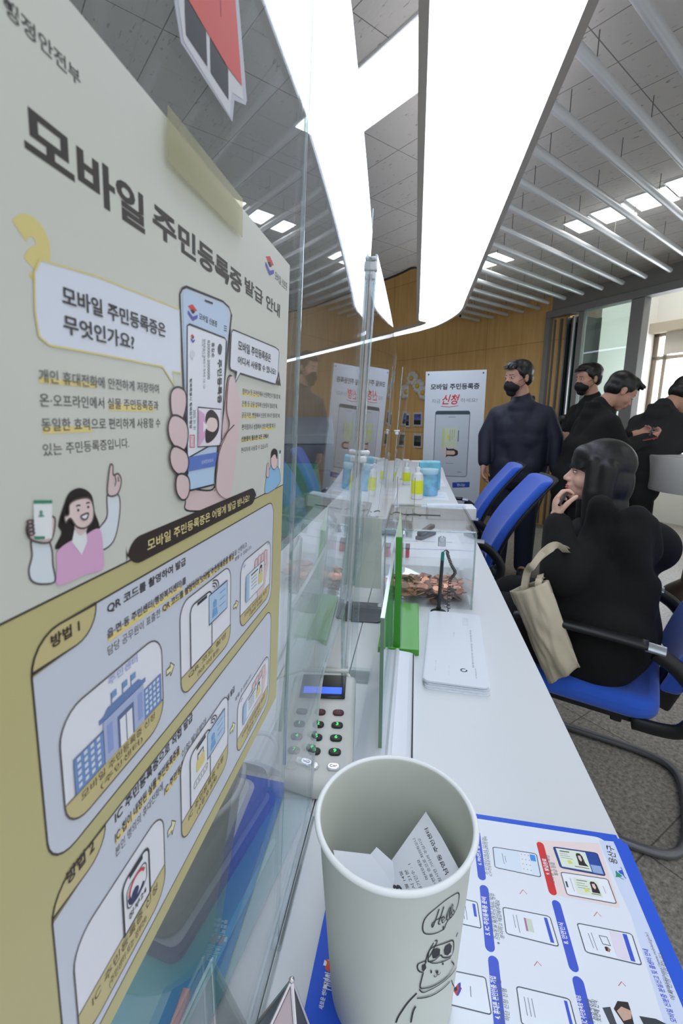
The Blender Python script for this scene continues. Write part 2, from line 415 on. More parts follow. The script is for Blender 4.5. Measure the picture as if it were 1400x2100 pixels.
for k in range(4):
    a = 0.04 + k * (s2 - 0.09) / 4
    t = empty('folding_door_leaf', CORNER + PD * (a + 0.03), 0, ['folded glass door leaf with grey frame against the wooden wall', 'second folded glass door leaf from the wooden wall', 'third folded glass door leaf from the wooden wall', 'folded glass door leaf nearest the fixed glass pane'][k], 'door', 'folded leaves of the glass partition')
    b1 = B()
    for q in (0.0, 0.30):
        pbox(b1, a, a + 0.018, 0.02, HT - 0.09, q, q + 0.035)
    pbox(b1, a, a + 0.018, 0.02, 0.10, 0.03, 0.31); pbox(b1, a, a + 0.018, HT - 0.15, HT - 0.09, 0.03, 0.31)
    obj('leaf_frame', b1, ALU, t)
    b1 = B(); pbox(b1, a + 0.004, a + 0.012, 0.1, HT - 0.15, 0.035, 0.30); obj('leaf_glass', b1, mat('dark_teal_glass', (60, 96, 96), 0.35, spec=0.15), t)
    b1 = B(); pbox(b1, a + 0.022, a + 0.05, 0.0, HT - 0.09, 0.06, 0.32); obj('brush_seal', b1, DARK, t)
    rehome(t)
bm = B(); pbox(bm, 0.02, s2 - 0.03, 0.0, HT - 0.09, 0.335, 0.345); struct('dark_backing', bm, DARK)  # dark sheet added behind the leaves so their gaps look dark
bm = B(); pbox(bm, s2 + 0.03, s3, 0.02, HT - 0.07, -0.003, 0.003)
o = struct('window_1', bm, clear_mat('green_pane', (236, 246, 242), 0.14, (222, 234, 228), 0.05))
# the hall beyond the partition: white walls, a window with blind box
HD = 1.5
def hall(px, py, d):
    r = ray(px, py); t = (CORNER + PN * d - CAM).dot(PN) / r.dot(PN); return CAM + r * t
bm = B()
q0 = hall(1338, 700, HD); sw0 = (q0 - CORNER).dot(PD); sw1 = sw0 + 1.5
zt = hall(1345, 682, HD).z; zb = 0.95
for (a, b_, c, d) in ((-2.2, sw0, 0, 3.2), (sw1, 6.5, 0, 3.2), (sw0, sw1, zt, 3.2), (sw0, sw1, 0, zb)): pbox(bm, a, b_, c, d, HD, HD + 0.12)
pbox(bm, 0.16, 0.24, 0, 3.2, 0.5, HD)
struct('wall_hall', bm, mat('hall_white', (232, 231, 224), 0.8))
bm = B(); pbox(bm, -2.2, 6.5, 3.2, 3.26, 0.06, HD + 0.1); struct('ceiling_hall', bm, WHITEWALL)
bm = B()
for (a, b_, c, d) in ((sw0, sw0 + 0.06, zb, zt), (sw1 - 0.06, sw1, zb, zt), (sw0, sw1, zt - 0.05, zt), (sw0, sw1, zb, zb + 0.05), (sw0 + 0.13, sw0 + 0.17, zb, zt), (sw0, sw1, zt - 0.32, zt - 0.28), (sw0 + 0.7, sw0 + 0.76, zb, zt)):
    pbox(bm, a, b_, c, d, HD + 0.02, HD + 0.08)
struct('window_2', bm, mat('beige_window_frame', (150, 138, 124), 0.5))
bm = B(); pbox(bm, sw0 + 0.05, sw1 - 0.05, zb + 0.04, zt - 0.04, HD + 0.085, HD + 0.09)
struct('window_3', bm, mat('bright_daylight_pane', (240, 246, 255), 0.5, emis=WIN_E))
t = empty('roller_blind', CORNER + PD * sw0 + PN * HD, 0, 'beige roller blind case and half lowered blind above the bright window', 'blind')
b1 = B(); pbox(b1, sw0 - 0.07, sw1 + 0.1, zt - 0.02, zt + 0.09, HD - 0.12, HD - 0.002); obj('blind_case', b1, mat('beige_blind', (190, 178, 158), 0.6), t, bevel=0.006)
b1 = B(); pbox(b1, sw0 + 0.16, sw1 - 0.02, zt - 0.27, zt - 0.02, HD - 0.03, HD - 0.024); obj('blind_cloth', b1, mat('blind_cloth', (196, 190, 178), 0.8), t); rehome(t)

# ------------------------------------------------------------------ long pendant light over the counter
FZ = 2.15
fx0, fx1 = 0.0, 0.335
def fixture():
    t = empty('pendant_light', (0.17, 2.0, FZ), 0, 'long white glowing pendant light hanging over the counter, turning left at its far end', 'light')
    yn, yf = -1.2, 4.55
    outer = [(fx0 - 0.02, yn), (fx1 + 0.03, yn)]
    # far end: rounds over and runs on as a slim arm along the back wall
    R1 = spline([(fx1 + 0.03, 3.9, 0), (fx1 + 0.015, 4.35, 0), (0.2, 4.86, 0), (0.0, 5.18, 0)], 8)
    S = W(824, 688, FZ); E_ = W(588, 744, FZ); E2 = E_ + (E_ - S).normalized() * 0.8
    dirL = (E2 - S).normalized(); nrm = Vector((dirL.y, -dirL.x, 0))
    nrm = nrm if nrm.y < 0 else -nrm
    wd = 0.19
    outl = [(p.x, p.y) for p in R1] + [(S.x, S.y), (E2.x, E2.y)]
    inl = [(E2.x + nrm.x * wd, E2.y + nrm.y * wd), (S.x + nrm.x * wd, S.y + nrm.y * wd)]
    R2 = spline([(S.x + nrm.x * wd, S.y + nrm.y * wd, 0), (0.02, 4.78, 0), (fx0 - 0.035, 4.6, 0), (fx0 - 0.035, 4.2, 0)], 6)[1:]
    out = outer + outl + inl + [(p.x, p.y) for p in R2]
    b_ = B(); n = len(out)
    # rim profile walls
    def shrink(pts, d):
        P = [Vector((a, b)) for a, b in pts]; o_ = []
        for i in range(len(P)):
            a, b, c = P[i - 1], P[i], P[(i + 1) % len(P)]
            t1 = (b - a).normalized(); t2 = (c - b).normalized()
            n1 = Vector((-t1.y, t1.x)); n2 = Vector((-t2.y, t2.x)); m_ = (n1 + n2)
            if m_.length < 1e-6: m_ = n1
            m_.normalize(); o_.append(b + m_ * d / max(0.4, m_.dot(n1)))
        return [(p.x, p.y) for p in o_]
    inn = shrink(out, 0.024)
    area = sum(out[i][0] * out[(i + 1) % n][1] - out[(i + 1) % n][0] * out[i][1] for i in range(n))
    if area < 0: inn = shrink(out, -0.024)
    rows = [[b_.verts.new((p[0], p[1], z)) for p in ring] for ring, z in ((inn, FZ + 0.012), (inn, FZ), (out, FZ), (out, FZ + 0.03))]
    for A, Bq in zip(rows, rows[1:]):
        for i in range(n): j = (i + 1) % n; b_.faces.new((A[i], A[j], Bq[j], Bq[i]))
    b_.faces.new(rows[-1])
    obj('housing', b_, mat('pendant_housing', (206, 198, 186), 0.5), t)
    inn2 = shrink(out, 0.026 if area > 0 else -0.026)
    b_ = B(); prism(b_, [(p[0], p[1], FZ + 0.004) for p in inn2], (0, 0, 0.006))
    m = mat('glowing_diffuser', (226, 236, 255), 0.6, emis=FIX_E)
    obj('diffuser', b_, m, t)
    b_ = B(); box(b_, (0.158, 1.5, FZ + 0.032), (0.22, 5.0, 0.004)); obj('added_uplight', b_, mat('added_uplight_glow', (236, 240, 255), 0.6, emis=0.9), t)  # glowing strip added on top of the housing to brighten the ceiling
    for y in (0.2, 2.2, 4.2):
        for x in (0.05, 0.28):
            b_ = B(); cyl(b_, (x, y, FZ + 0.028), (x, y, CEIL + 0.002), 0.002, n=6); obj('hanging_wire', b_, ALU, t)
    return rehome(t)
fixture()

# ------------------------------------------------------------------ ceiling slats (white tubes hung from rods)
def ray2(p, d, q, e):    # intersect p + s d with q + t e (plan)
    det = d.x * -e.y + e.x * d.y
    s = ((q.x - p.x) * -e.y + e.x * (q.y - p.y)) / det; return s
SLZ = 2.45
ORD = 'first second third fourth fifth sixth seventh eighth ninth tenth eleventh twelfth thirteenth fourteenth fifteenth sixteenth seventeenth eighteenth'.split()
for k in range(-3, 15):
    p = Vector((0.47, 1.868 + 0.292 * k, SLZ))
    sA = ray2(p, SD, CORNER, PD) - 0.22; hit = p + SD * sA
    if hit.dot(PD) < CORNER.dot(PD): sA = ray2(p, SD, CORNER, SP) - 0.06
    if sA > 4.2: sA = 4.2
    t = empty('ceiling_tube', p, 0, '%s white ceiling tube of the parallel row, counted from the camera towards the wooden wall' % ORD[k + 3], 'ceiling tube', 'white tubes hung in parallel below the ceiling')
    b_ = B(); e = p + SD * sA
    cyl(b_, p, e, 0.019, n=16); obj('tube', b_, mat('white_tube', (222, 226, 228), 0.35, metal=0.1), t, smooth='auto')
    b_ = B(); cyl(b_, p - SD * 0.0008, p + SD * 0.004, 0.0165, n=16); obj('hollow_shade', b_, DARK, t)  # dark disc painted in for the shade inside the hollow end
    s = 0.16
    while s < sA:
        q = p + SD * s; b_ = B(); cyl(b_, q + Vector((0, 0, 0.015)), (q.x, q.y, CEIL + 0.001), 0.0022, n=6); obj('hanging_rod', b_, mat('rod_grey', (120, 116, 112), 0.5), t); s += 0.52
    rehome(t)

# ------------------------------------------------------------------ flat ceiling light panels
def panel(c, along, across, label):
    t = empty('ceiling_light', (c.x, c.y, CEIL), math.atan2(SD.y, SD.x), label, 'light', 'square flat lights set in the tiled ceiling')
    b_ = B(); box(b_, (0, 0, -0.004), (along + 0.02, across + 0.02, 0.008)); obj('frame', b_, WHITEM, t)
    b_ = B(); box(b_, (0, 0, -0.009), (along, across, 0.004)); obj('diffuser', b_, mat('panel_diffuser', (255, 255, 255), 0.6, emis=PAN_E), t)
panel(W(1196, 459, CEIL), 0.23, 0.155, 'small square ceiling light, farthest of the row of three at right')
panel(W(1259, 436, CEIL), 0.235, 0.185, 'middle of the row of three ceiling lights above the slats')
panel(W(1339, 406, CEIL), 0.24, 0.20, 'third ceiling light of the right hand row, near the frame edge')
panel(W(1425, 372, CEIL), 0.24, 0.21, 'ceiling light cut by the right edge of the picture')
panel(W(990, 537, CEIL), 0.26, 0.42, 'ceiling light partly hidden behind the far end of the long pendant')
for i, (x, y) in enumerate(((2.2, 1.6), (3.1, 0.7), (1.3, -0.6), (2.6, -1.2), (-1.6, 0.6), (-1.6, -1.4), (-2.6, 2.4))):  # unseen lamps added to brighten the floor and the room
    panel(Vector((x, y, CEIL)), 0.6, 0.6, '%s large square ceiling light added out of view to brighten the room' % ORD[i])
for s_ in (0.9, 2.0, 3.1):
    c_ = CORNER + PD * s_ + PN * 0.75; t = empty('hall_light', (c_.x, c_.y, 3.2), math.atan2(PD.y, PD.x), {0.9: 'flat ceiling light of the white hall, nearest the glass pane', 2.0: 'middle flat ceiling light of the white hall', 3.1: 'flat ceiling light of the white hall, farthest right'}[s_], 'light', 'lights of the white hall')
    b_ = B(); box(b_, (0, 0, -0.01), (0.6, 0.4, 0.02)); obj('diffuser', b_, mat('hall_diffuser', (255, 255, 252), 0.6, emis=10.0), t)
pc = W(800, 160, CEIL)
panel(pc, 0.262, 0.95, 'large bright ceiling light left of the pendant, crossing behind it')
# ================================================================== COUNTER
CTOP = mat('white_counter_top', (216, 220, 222), 0.38, bump=0.02, bscale=900)
cr = [(0.218, -0.6), (0.218, 3.3), (0.232, 4.0), (0.21, 4.35), (0.14, 4.6), (0.02, 4.72), (-0.18, 4.72), (-0.33, 4.6), (-0.40, 4.3), (-0.42, 4.0), (-0.42, -0.6)]
t = empty('service_counter', (-0.1, 2.0, 0), 0, 'long white service counter running away from the camera', 'counter')
bm = B(); prism(bm, [(x, y, TZ - 0.03) for x, y in cr if x > -0.43 and True][:0] + [(0.218, -0.6, TZ - 0.03), (0.218, 3.3, TZ - 0.03), (0.232, 4.0, TZ - 0.03), (0.21, 4.35, TZ - 0.03), (0.14, 4.6, TZ - 0.03), (0.02, 4.72, TZ - 0.03), (-0.0985, 4.72, TZ - 0.03), (-0.0985, -0.6, TZ - 0.03)], (0, 0, 0.03))
obj('worktop', bm, CTOP, t, bevel=0.0012)
bm = B(); prism(bm, [(-0.1, -0.6, TZ - 0.03), (-0.1, 4.72, TZ - 0.03), (-0.18, 4.72, TZ - 0.03), (-0.33, 4.6, TZ - 0.03), (-0.4, 4.3, TZ - 0.03), (-0.42, 4.0, TZ - 0.03), (-0.42, -0.6, TZ - 0.03)], (0, 0, 0.0295))
obj('staff_worktop', bm, CTOP, t, bevel=0.0012)
bm = B(); prism(bm, [(-0.14, -0.6, 0.0), (-0.14, 4.2, 0), (-0.16, 4.55, 0), (-0.28, 4.55, 0), (-0.38, 4.2, 0), (-0.38, -0.6, 0)], (0, 0, TZ - 0.032))
obj('counter_body', bm, mat('counter_front', (206, 210, 214), 0.5), t)
bm = B(); box(bm, (-0.128, 1.9, 0.05), (0.02, 4.6, 0.1)); obj('kick_plate', bm, DARK, t)
rehome(t)

# ------------------------------------------------------------------ leaning clear screens
PC, PK = -0.075, 0.059           # the plane x = PC + PK * (z - CZ)
def sx(z, y=0.0, dx=0.0): return PC + dx + PK * (z - CZ)
SCR = clear_mat('clear_acrylic', (247, 250, 250), 0.035, (205, 212, 220), 0.05, smudge=0.05)
SCR2 = clear_mat('clear_acrylic_far', (250, 252, 252), 0.02, (205, 212, 220), 0.045)
def sheet_mesh(outline_fn, nu, nv, th=0.003, bend=None):
    # outline_fn(i,j) -> (y, z) grid; bend(y,z) -> dx
    b_ = B(); G = [[], []]
    for s in (0, 1):
        for i in range(nu + 1):
            row = []
            for j in range(nv + 1):
                y, z = outline_fn(i / nu, j / nv)
                row.append(b_.verts.new((sx(z) + (bend(y, z) if bend else 0) + (th / 2 if s else -th / 2), y, z)))
            G[s].append(row)
    for s in (0, 1):
        for i in range(nu):
            for j in range(nv): b_.faces.new((G[s][i][j], G[s][i + 1][j], G[s][i + 1][j + 1], G[s][i][j + 1]))
    for i in range(nu):
        for j in (0, nv): b_.faces.new((G[0][i][j], G[0][i + 1][j], G[1][i + 1][j], G[1][i][j]))
    for j in range(nv):
        for i in (0, nu): b_.faces.new((G[0][i][j], G[0][i][j + 1], G[1][i][j + 1], G[1][i][j]))
    return b_
EDGE = clear_mat('acrylic_edge', (214, 226, 224), 0.25, (226, 234, 236), 0.08)
def edge_strip(name, pts, r, parent, m=None):
    b_ = B(); tube(b_, pts, r, 6); return obj(name, b_, m or EDGE, parent, smooth=True)

# screen A: nearest, carries the poster and the sticker
yA0, yA1 = -0.35, 0.281
t = empty('acrylic_screen', (-0.09, -0.03, TZ), 0, 'nearest clear screen beside the camera, carrying the poster and the red sticker', 'screen', 'clear screens standing along the counter')
bm = sheet_mesh(lambda u, v: (yA0 + (yA1 - yA0) * u, TZ + 0.004 + (1.555 - TZ) * v), 1, 1); obj('sheet', bm, SCR, t)
edge_strip('sheet_edge', [(sx(1.02), yA1, 1.0), (sx(1.55), yA1, 1.55)], 0.0012, t)
bm = B(); box(bm, (sx(TZ) - 0.0, -0.03, TZ + 0.003), (0.012, 0.75, 0.006)); obj('foot_rail', bm, SCR2, t, bevel=0.001); rehome(t)
# screen B: second, slightly bowed, with a pass-through cut at the bottom
yB0, yB1 = 0.283, 0.665
bowB = lambda y, z: -0.045 * max(0, y - 0.26) ** 2
def outB(u, v):
    y = yB0 + (yB1 - yB0) * u
    # lower edge: down to the rail as far as 0.41, then a rounded step up to the opening's top edge
    if y < 0.405: z0 = TZ + 0.004
    elif y < 0.45:
        k = (y - 0.405) / 0.045; z0 = TZ + 0.004 + 0.144 * (1 - (1 - k) ** 2) ** 0.5
    else: z0 = TZ + 0.148
    z1 = 1.545 - 0.2 * max(0, (y - 0.4))
    return (y, z0 + (z1 - z0) * v)
def nonuni(u):
    return u
t = empty('acrylic_screen', (-0.09, 0.45, TZ), 0, 'second clear screen with a rounded pass-through cut above the keypad', 'screen', 'clear screens standing along the counter')
bm = sheet_mesh(outB, 72, 10, bend=bowB); obj('sheet', bm, SCR, t, smooth='auto')
pp = [outB((0.405 + 0.045 * k / 10 - yB0) / (yB1 - yB0), 0) for k in range(11)] + [outB(u, 0) for u in (0.5, 0.6, 0.7, 0.8, 0.9, 1.0)]
edge_strip('cut_edge', [(sx(z) + bowB(y, z), y, z) for y, z in pp], 0.0016, t)
edge_strip('sheet_edge', [(sx(z) + bowB(yB1, z), yB1, z) for z in (TZ + 0.148, 1.1, 1.3, 1.52)], 0.0016, t)
for (y, z) in ((0.672, 1.452),):
    b_ = B(); box(b_, (sx(z) + bowB(y, z) + 0.004, y, z), (0.013, 0.011, 0.012)); box(b_, (sx(z) + bowB(y, z) + 0.006, y, z + 0.009), (0.008, 0.016, 0.005)); box(b_, (sx(z) + bowB(y, z) + 0.004, y, z - 0.011), (0.008, 0.008, 0.011)); obj('corner_clamp', b_, mat('pearl_clamp', (214, 218, 220), 0.25), t, bevel=0.002)
b_ = B(); q4 = [(sx(z) + bowB(0.67, z) + 0.0025, y, z) for y, z in ((0.662, TZ + 0.01), (0.688, TZ + 0.01), (0.688, 1.44), (0.662, 1.44))]; prism(b_, q4, (0.003, 0, 0)); obj('joint_profile', b_, clear_mat('frosted_joint', (236, 238, 240), 0.38, (222, 224, 228), 0.04), t)
bm = B(); box(bm, (sx(TZ), 0.34, TZ + 0.003), (0.012, 0.13, 0.006)); obj('foot_rail', bm, SCR2, t, bevel=0.001)
b_ = B(); cyl(b_, (sx(1.15) + 0.002, 0.66, TZ), (sx(1.15) + 0.006, 0.66, 1.46), 0.0035, n=10); b_.clear(); box(b_, (sx(TZ) + 0.0, 0.628, TZ + 0.075), (0.003, 0.02, 0.15)); obj('foot_leg', b_, EDGE, t)
rehome(t)
# screens C and D: further stations
for (y0, y1, zt_, dx, lab, bw) in ((0.68, 1.72, 1.47, 0.0, 'third clear screen, behind the green sign stand', 0.018), (1.9, 3.2, 1.45, 0.0, 'farthest clear screen on the counter, beside the pump bottle', 0.0)):
    bend = lambda y, z, bw=bw, y0=y0, dx=dx: dx - bw * (y - y0) ** 2
    t = empty('acrylic_screen', (-0.09, (y0 + y1) / 2, TZ), 0, lab, 'screen', 'clear screens standing along the counter')
    bm = sheet_mesh(lambda u, v: (y0 + (y1 - y0) * u, TZ + 0.16 + (zt_ - TZ - 0.16) * v), 20, 3, bend=bend); obj('sheet', bm, SCR2, t, smooth='auto')
    for y in (y0, y1):
        edge_strip('sheet_edge', [(sx(z) + bend(y, z), y, z) for z in (TZ + 0.16, 1.1, zt_)], 0.002, t)
        b_ = B(); cyl(b_, (sx(0.9) + bend(y, 1) + 0.004, y, TZ), (sx(1.1) + bend(y, 1) + 0.004, y, 1.12), 0.005, n=10); ell(b_, (sx(1.1) + bend(y, 1) + 0.004, y, 1.12), 0.006, n=10); obj('support_post', b_, SCR2, t, smooth='auto')
        b_ = B(); box(b_, (sx(1.0) + bend(y, 1) + 0.004, y, TZ + 0.003), (0.05, 0.04, 0.006)); obj('foot_plate', b_, SCR2, t, bevel=0.001)
    b_ = B(); box(b_, (sx(1.1) + bend(y0, 1) + 0.004, y0, 1.19), (0.015, 0.02, 0.011)); box(b_, (sx(1.1) + bend(y0, 1) + 0.004, y0, 1.2), (0.024, 0.009, 0.007)); obj('corner_clamp', b_, MATS['pearl_clamp'], t, bevel=0.003)
    rehome(t)

# ------------------------------------------------------------------ low glass divider in a white rail
GLASS = clear_mat('low_glass', (236, 246, 242), 0.03, (215, 228, 224), 0.05)
t = empty('glass_divider', (-0.028, 0.6, TZ), 0, 'low green-edged glass divider standing in a white plastic rail', 'divider')
prof = [(-0.064, 0), (-0.064, 0.003), (-0.038, 0.012), (-0.026, 0.014), (-0.0225, 0.017), (-0.0195, 0.017), (-0.0175, 0.013), (0.0, 0.011), (0.0045, 0.010), (0.0085, 0.0085), (0.0095, 0)]
bm = B(); prism(bm, [(x, 0.445, TZ + z) for x, z in prof], (0, 0.31, 0)); obj('rail', bm, mat('white_rail', (216, 221, 228), 0.3), t)
bm = B(); box(bm, (0.0072, 0.6, TZ + 0.0098), (0.0016, 0.305, 0.0016)); obj('rail_groove_strip', bm, DARK, t)  # dark strip laid along the rail's groove line
gx = -0.0325
bm = B(); box(bm, (gx, 0.74, TZ + 0.103), (0.003, 0.48, 0.172)); obj('glass_sheet', bm, GLASS, t)
bm = B(); box(bm, (gx, 0.4995, TZ + 0.103), (0.0045, 0.0016, 0.173)); obj('glass_edge', bm, mat('green_glass_edge', (112, 138, 116), 0.15), t)
bm = B(); box(bm, (gx, 0.74, TZ + 0.1895), (0.005, 0.48, 0.0018)); obj('top_edge', bm, mat('bright_glass_edge', (196, 208, 210), 0.12, metal=0.3), t)
rehome(t)

# ------------------------------------------------------------------ green sign stand
GREEN = mat('green_acrylic', (86, 168, 58), 0.35); GREEN2 = mat('green_acrylic_plate', (56, 142, 34), 0.35)
t = empty('sign_stand', (-0.02, 0.88, TZ), 0, 'bright green sign stand with clear pocket on a flat green foot', 'sign stand')
bm = B(); box(bm, (-0.02, 0.871, TZ + 0.006), (0.074, 0.213, 0.012)); obj('foot', bm, GREEN, t, bevel=0.001)
bm = B(); box(bm, (-0.024, 0.785, TZ + 0.115), (0.011, 0.036, 0.207)); obj('sign_plate', bm, GREEN2, t, bevel=0.0008)
bm = B(); box(bm, (-0.0165, 0.875, TZ + 0.118), (0.0015, 0.215, 0.213)); obj('clear_cover', bm, SCR2, t)
bm = B(); prism(bm, [(-0.0295, 0.768, TZ + 0.219), (-0.0185, 0.768, TZ + 0.219), (-0.024, 0.80, TZ + 0.262)], (0, 0.012, 0)); obj('sign_card', bm, mat('pale_card', (176, 196, 168), 0.5), t)
rehome(t)
# dark foot with clear upright, left of the glass divider
t = empty('clear_sign_holder', (-0.105, 0.95, TZ), 0, 'clear upright card holder on a dark grey foot plate', 'sign holder')
bm = B(); prism(bm, [(x, y, TZ) for x, y in rrect(-0.155, 0.885, -0.062, 0.985, 0.008)], (0, 0, 0.004)); obj('foot', bm, mat('slate_foot', (86, 88, 94), 0.4), t, bevel=0.001)
bm = B(); box(bm, (-0.108, 0.95, TZ + 0.11), (0.09, 0.003, 0.21)); obj('upright', bm, SCR2, t)
bm = B(); box(bm, (-0.108, 0.935, TZ + 0.012), (0.09, 0.02, 0.016)); obj('slot_block', bm, SCR2, t)
bm = B(); box(bm, (-0.108, 0.956, TZ + 0.13), (0.082, 0.0012, 0.16)); obj('card', bm, mat('cream_card', (218, 218, 206), 0.6), t)
rehome(t)

# ------------------------------------------------------------------ PIN pad
def pinpad():
    t = empty('pin_keypad', (-0.114, 0.517, TZ), R(6), 'grey PIN keypad with blue lit display and green lit number keys', 'keypad')
    W_, L_ = 0.092, 0.192
    side = [(-L_ / 2, 0), (-L_ / 2, 0.018), (-L_ / 2 + 0.01, 0.026), (0.03, 0.034), (0.05, 0.040), (L_ / 2 - 0.012, 0.046), (L_ / 2, 0.038), (L_ / 2, 0)]
    b_ = B(); prism(b_, [(-W_ / 2, y, z) for y, z in side], (W_, 0, 0))
    PADM = mat('keypad_shell', (196, 198, 194), 0.42)
    obj('housing', b_, PADM, t, bevel=0.008, seg=4)
    slope = lambda y: 0.026 + (y + L_ / 2 - 0.01) * (0.008 / (0.03 + L_ / 2 - 0.01)) if y < 0.03 else (0.034 + (y - 0.03) * 0.3 if y < 0.05 else 0.040 + (y - 0.05) * 0.148)
    # display well
    b_ = B(); box(b_, (0, 0.062, slope(0.062) + 0.001), (0.064, 0.046, 0.003), Euler((R(8.4), 0, 0)).to_matrix()); obj('display_window', b_, mat('display_black', (18, 20, 22), 0.15), t, bevel=0.001)
    b_ = B(); box(b_, (0, 0.052, slope(0.052) + 0.0024), (0.054, 0.013, 0.001), Euler((R(8.4), 0, 0)).to_matrix()); obj('display', b_, mat('blue_lcd', (52, 92, 250), 0.3, emis=1.0), t)
    b_ = B(); box(b_, (0, 0.062 + 0.031, slope(0.085) + 0.004), (0.07, 0.006, 0.006)); obj('display_hood', b_, PADM, t, bevel=0.002)
    b_ = B(); box(b_, (0.043, 0.0, 0.013), (0.006, 0.14, 0.02)); box(b_, (-0.043, 0.0, 0.013), (0.006, 0.14, 0.02)); obj('side_grip', b_, PADM, t, bevel=0.003)
    KR = mat('key_maroon', (78, 30, 40), 0.35); KB = mat('key_black', (20, 26, 22), 0.3); KC = mat('key_clear', (206, 210, 214), 0.12, metal=0.4)
    GL = mat('key_green_light', (70, 235, 110), 0.4, emis=1.1); PL = mat('key_plain_print', (120, 90, 96), 0.5)
    rows = [('F1', 'F2', 'F3'), '123', '456', '789', ('*', '0', 'Cor')]
    for ri, row in enumerate(rows):
        for ci, s in enumerate(row):
            x = (ci - 1) * 0.0245; y = 0.014 - ri * 0.0222 + (0.0 if ri else 0.001)
            z = slope(y) + 0.0012
            m = KR if ri == 0 else (KC if ri == 4 else KB)
            b_ = B(); prism(b_, [(x + u, y + v, z - 0.002) for u, v in rrect(-0.0075, -0.005, 0.0075, 0.005, 0.0049)], (0, 0, 0.0042))
            kk = obj('key', b_, m, t, bevel=0.0012)
            if ri == 4 and ci == 2: kk['label'] = 'clear key'
            V, F = text_shape(s, 0.02, 2)
            x0 = min(v[0] for v in V); x1 = max(v[0] for v in V); y0 = min(v[1] for v in V); y1 = max(v[1] for v in V)
            h = 0.0058 if ri in (1, 2, 3) else 0.004; sc_ = h / max(0.5, (y1 - y0)); 
            b_ = B(); vs = [b_.verts.new((x + (a - (x0 + x1) / 2) * sc_, y + (b2 - (y0 + y1) / 2) * sc_, z + 0.0024)) for a, b2 in V]
            for f in F:
                try: b_.faces.new([vs[i] for i in f])
                except Exception: pass
            obj('key_legend', b_, GL if ri in (1, 2, 3) else PL, kk)
    return t
pinpad()
# cables
CAB = mat('white_cable', (214, 214, 206), 0.45)
bm = B(); tube(bm, spline([(-0.082, 0.612, TZ + 0.02), (-0.10, 0.648, TZ + 0.026), (-0.15, 0.665, TZ + 0.02), (-0.21, 0.64, TZ + 0.01), (-0.27, 0.58, TZ + 0.006), (-0.36, 0.55, TZ + 0.004)]), 0.0028, 10)
tag(obj('keypad_cable', bm, CAB, smooth=True), 'pale cable looping out of the back of the PIN keypad', 'cable')
bm = B(); tube(bm, spline([(-0.135, 0.60, TZ + 0.004), (-0.155, 0.68, TZ + 0.004), (-0.175, 0.80, TZ + 0.006), (-0.165, 0.95, TZ + 0.02), (-0.12, 1.10, TZ + 0.03), (-0.10, 1.2, TZ + 0.006)]), 0.0026, 10)
tag(obj('white_cord', bm, CAB, smooth=True), 'white cord snaking along the staff side behind the green stand', 'cable')

# ------------------------------------------------------------------ donation box full of coins
bx0, bx1, by0, by1, bh = -0.062, 0.134, 0.99, 1.28, 0.178
BOXM = clear_mat('box_acrylic', (253, 254, 254), 0.008, (215, 220, 226), 0.035)
t = empty('donation_box', ((bx0 + bx1) / 2, (by0 + by1) / 2, TZ), 0, 'clear lidded donation box holding a bed of copper coins', 'donation box')
th = 0.004
for (nm, c, s) in (('front_panel', ((bx0 + bx1) / 2, by0, TZ + bh / 2), (bx1 - bx0, th, bh)), ('rear_panel', ((bx0 + bx1) / 2, by1, TZ + bh / 2), (bx1 - bx0, th, bh)),
                   ('side_panel', (bx0, (by0 + by1) / 2, TZ + bh / 2), (th, by1 - by0 - th, bh)), ('side_panel', (bx1, (by0 + by1) / 2, TZ + bh / 2), (th, by1 - by0 - th, bh)),
                   ('base_panel', ((bx0 + bx1) / 2, (by0 + by1) / 2, TZ + 0.002), (bx1 - bx0 - th, by1 - by0 - th, 0.004)),
                   ('lid', ((bx0 + bx1) / 2, (by0 + by1) / 2 + 0.0, TZ + bh + 0.003), (bx1 - bx0 + 0.006, by1 - by0 + 0.006, 0.004))):
    b_ = B(); box(b_, c, s); obj(nm, b_, BOXM, t)
for (p0, p1) in (((bx0, by0, TZ + bh), (bx1, by0, TZ + bh)), ((bx1, by0, TZ + bh), (bx1, by1, TZ + bh)), ((bx0, by1, TZ + bh), (bx1, by1, TZ + bh)), ((bx1, by0, TZ), (bx1, by0, TZ + bh)), ((bx0, by0, TZ), (bx0, by0, TZ + bh)), ((bx0, by0, TZ + bh), (bx0, by1, TZ + bh))):
    b_ = B(); tube(b_, [p0, p1], 0.0022, 6); obj('glued_edge', b_, EDGE, t)
b_ = B(); box(b_, (0.062, by0 - 0.006, TZ + bh - 0.022), (0.016, 0.008, 0.02)); cyl(b_, (0.062, by0 - 0.012, TZ + bh - 0.016), (0.062, by0 - 0.004, TZ + bh - 0.016), 0.007, n=16); obj('lock', b_, mat('chrome_lock', (200, 204, 208), 0.15, metal=1), t, bevel=0.001)
b_ = B(); box(b_, (0.02, 1.13, TZ + bh + 0.0056), (0.09, 0.012, 0.0008)); obj('coin_slot', b_, DARK, t)
rehome(t)
COPA = mat('bright_copper', (244, 172, 134), 0.32, metal=0.35); COPB = mat('dull_copper', (186, 124, 96), 0.42, metal=0.3, var=0.25, vscale=80); COPC = mat('aged_copper', (136, 104, 90), 0.5, metal=0.3)
protos = []
for m in (COPA, COPB, COPC):
    me = bpy.data.meshes.new('coin'); b_ = B(); lathe(b_, [(0.0092, 0), (0.0098, 0.0003), (0.0098, 0.0010), (0.0092, 0.0013), (0.0085, 0.0010)], 20); b_.to_mesh(me); b_.free(); me.materials.append(m); protos.append(me)
rc = random.Random(3)
NCOIN = 290
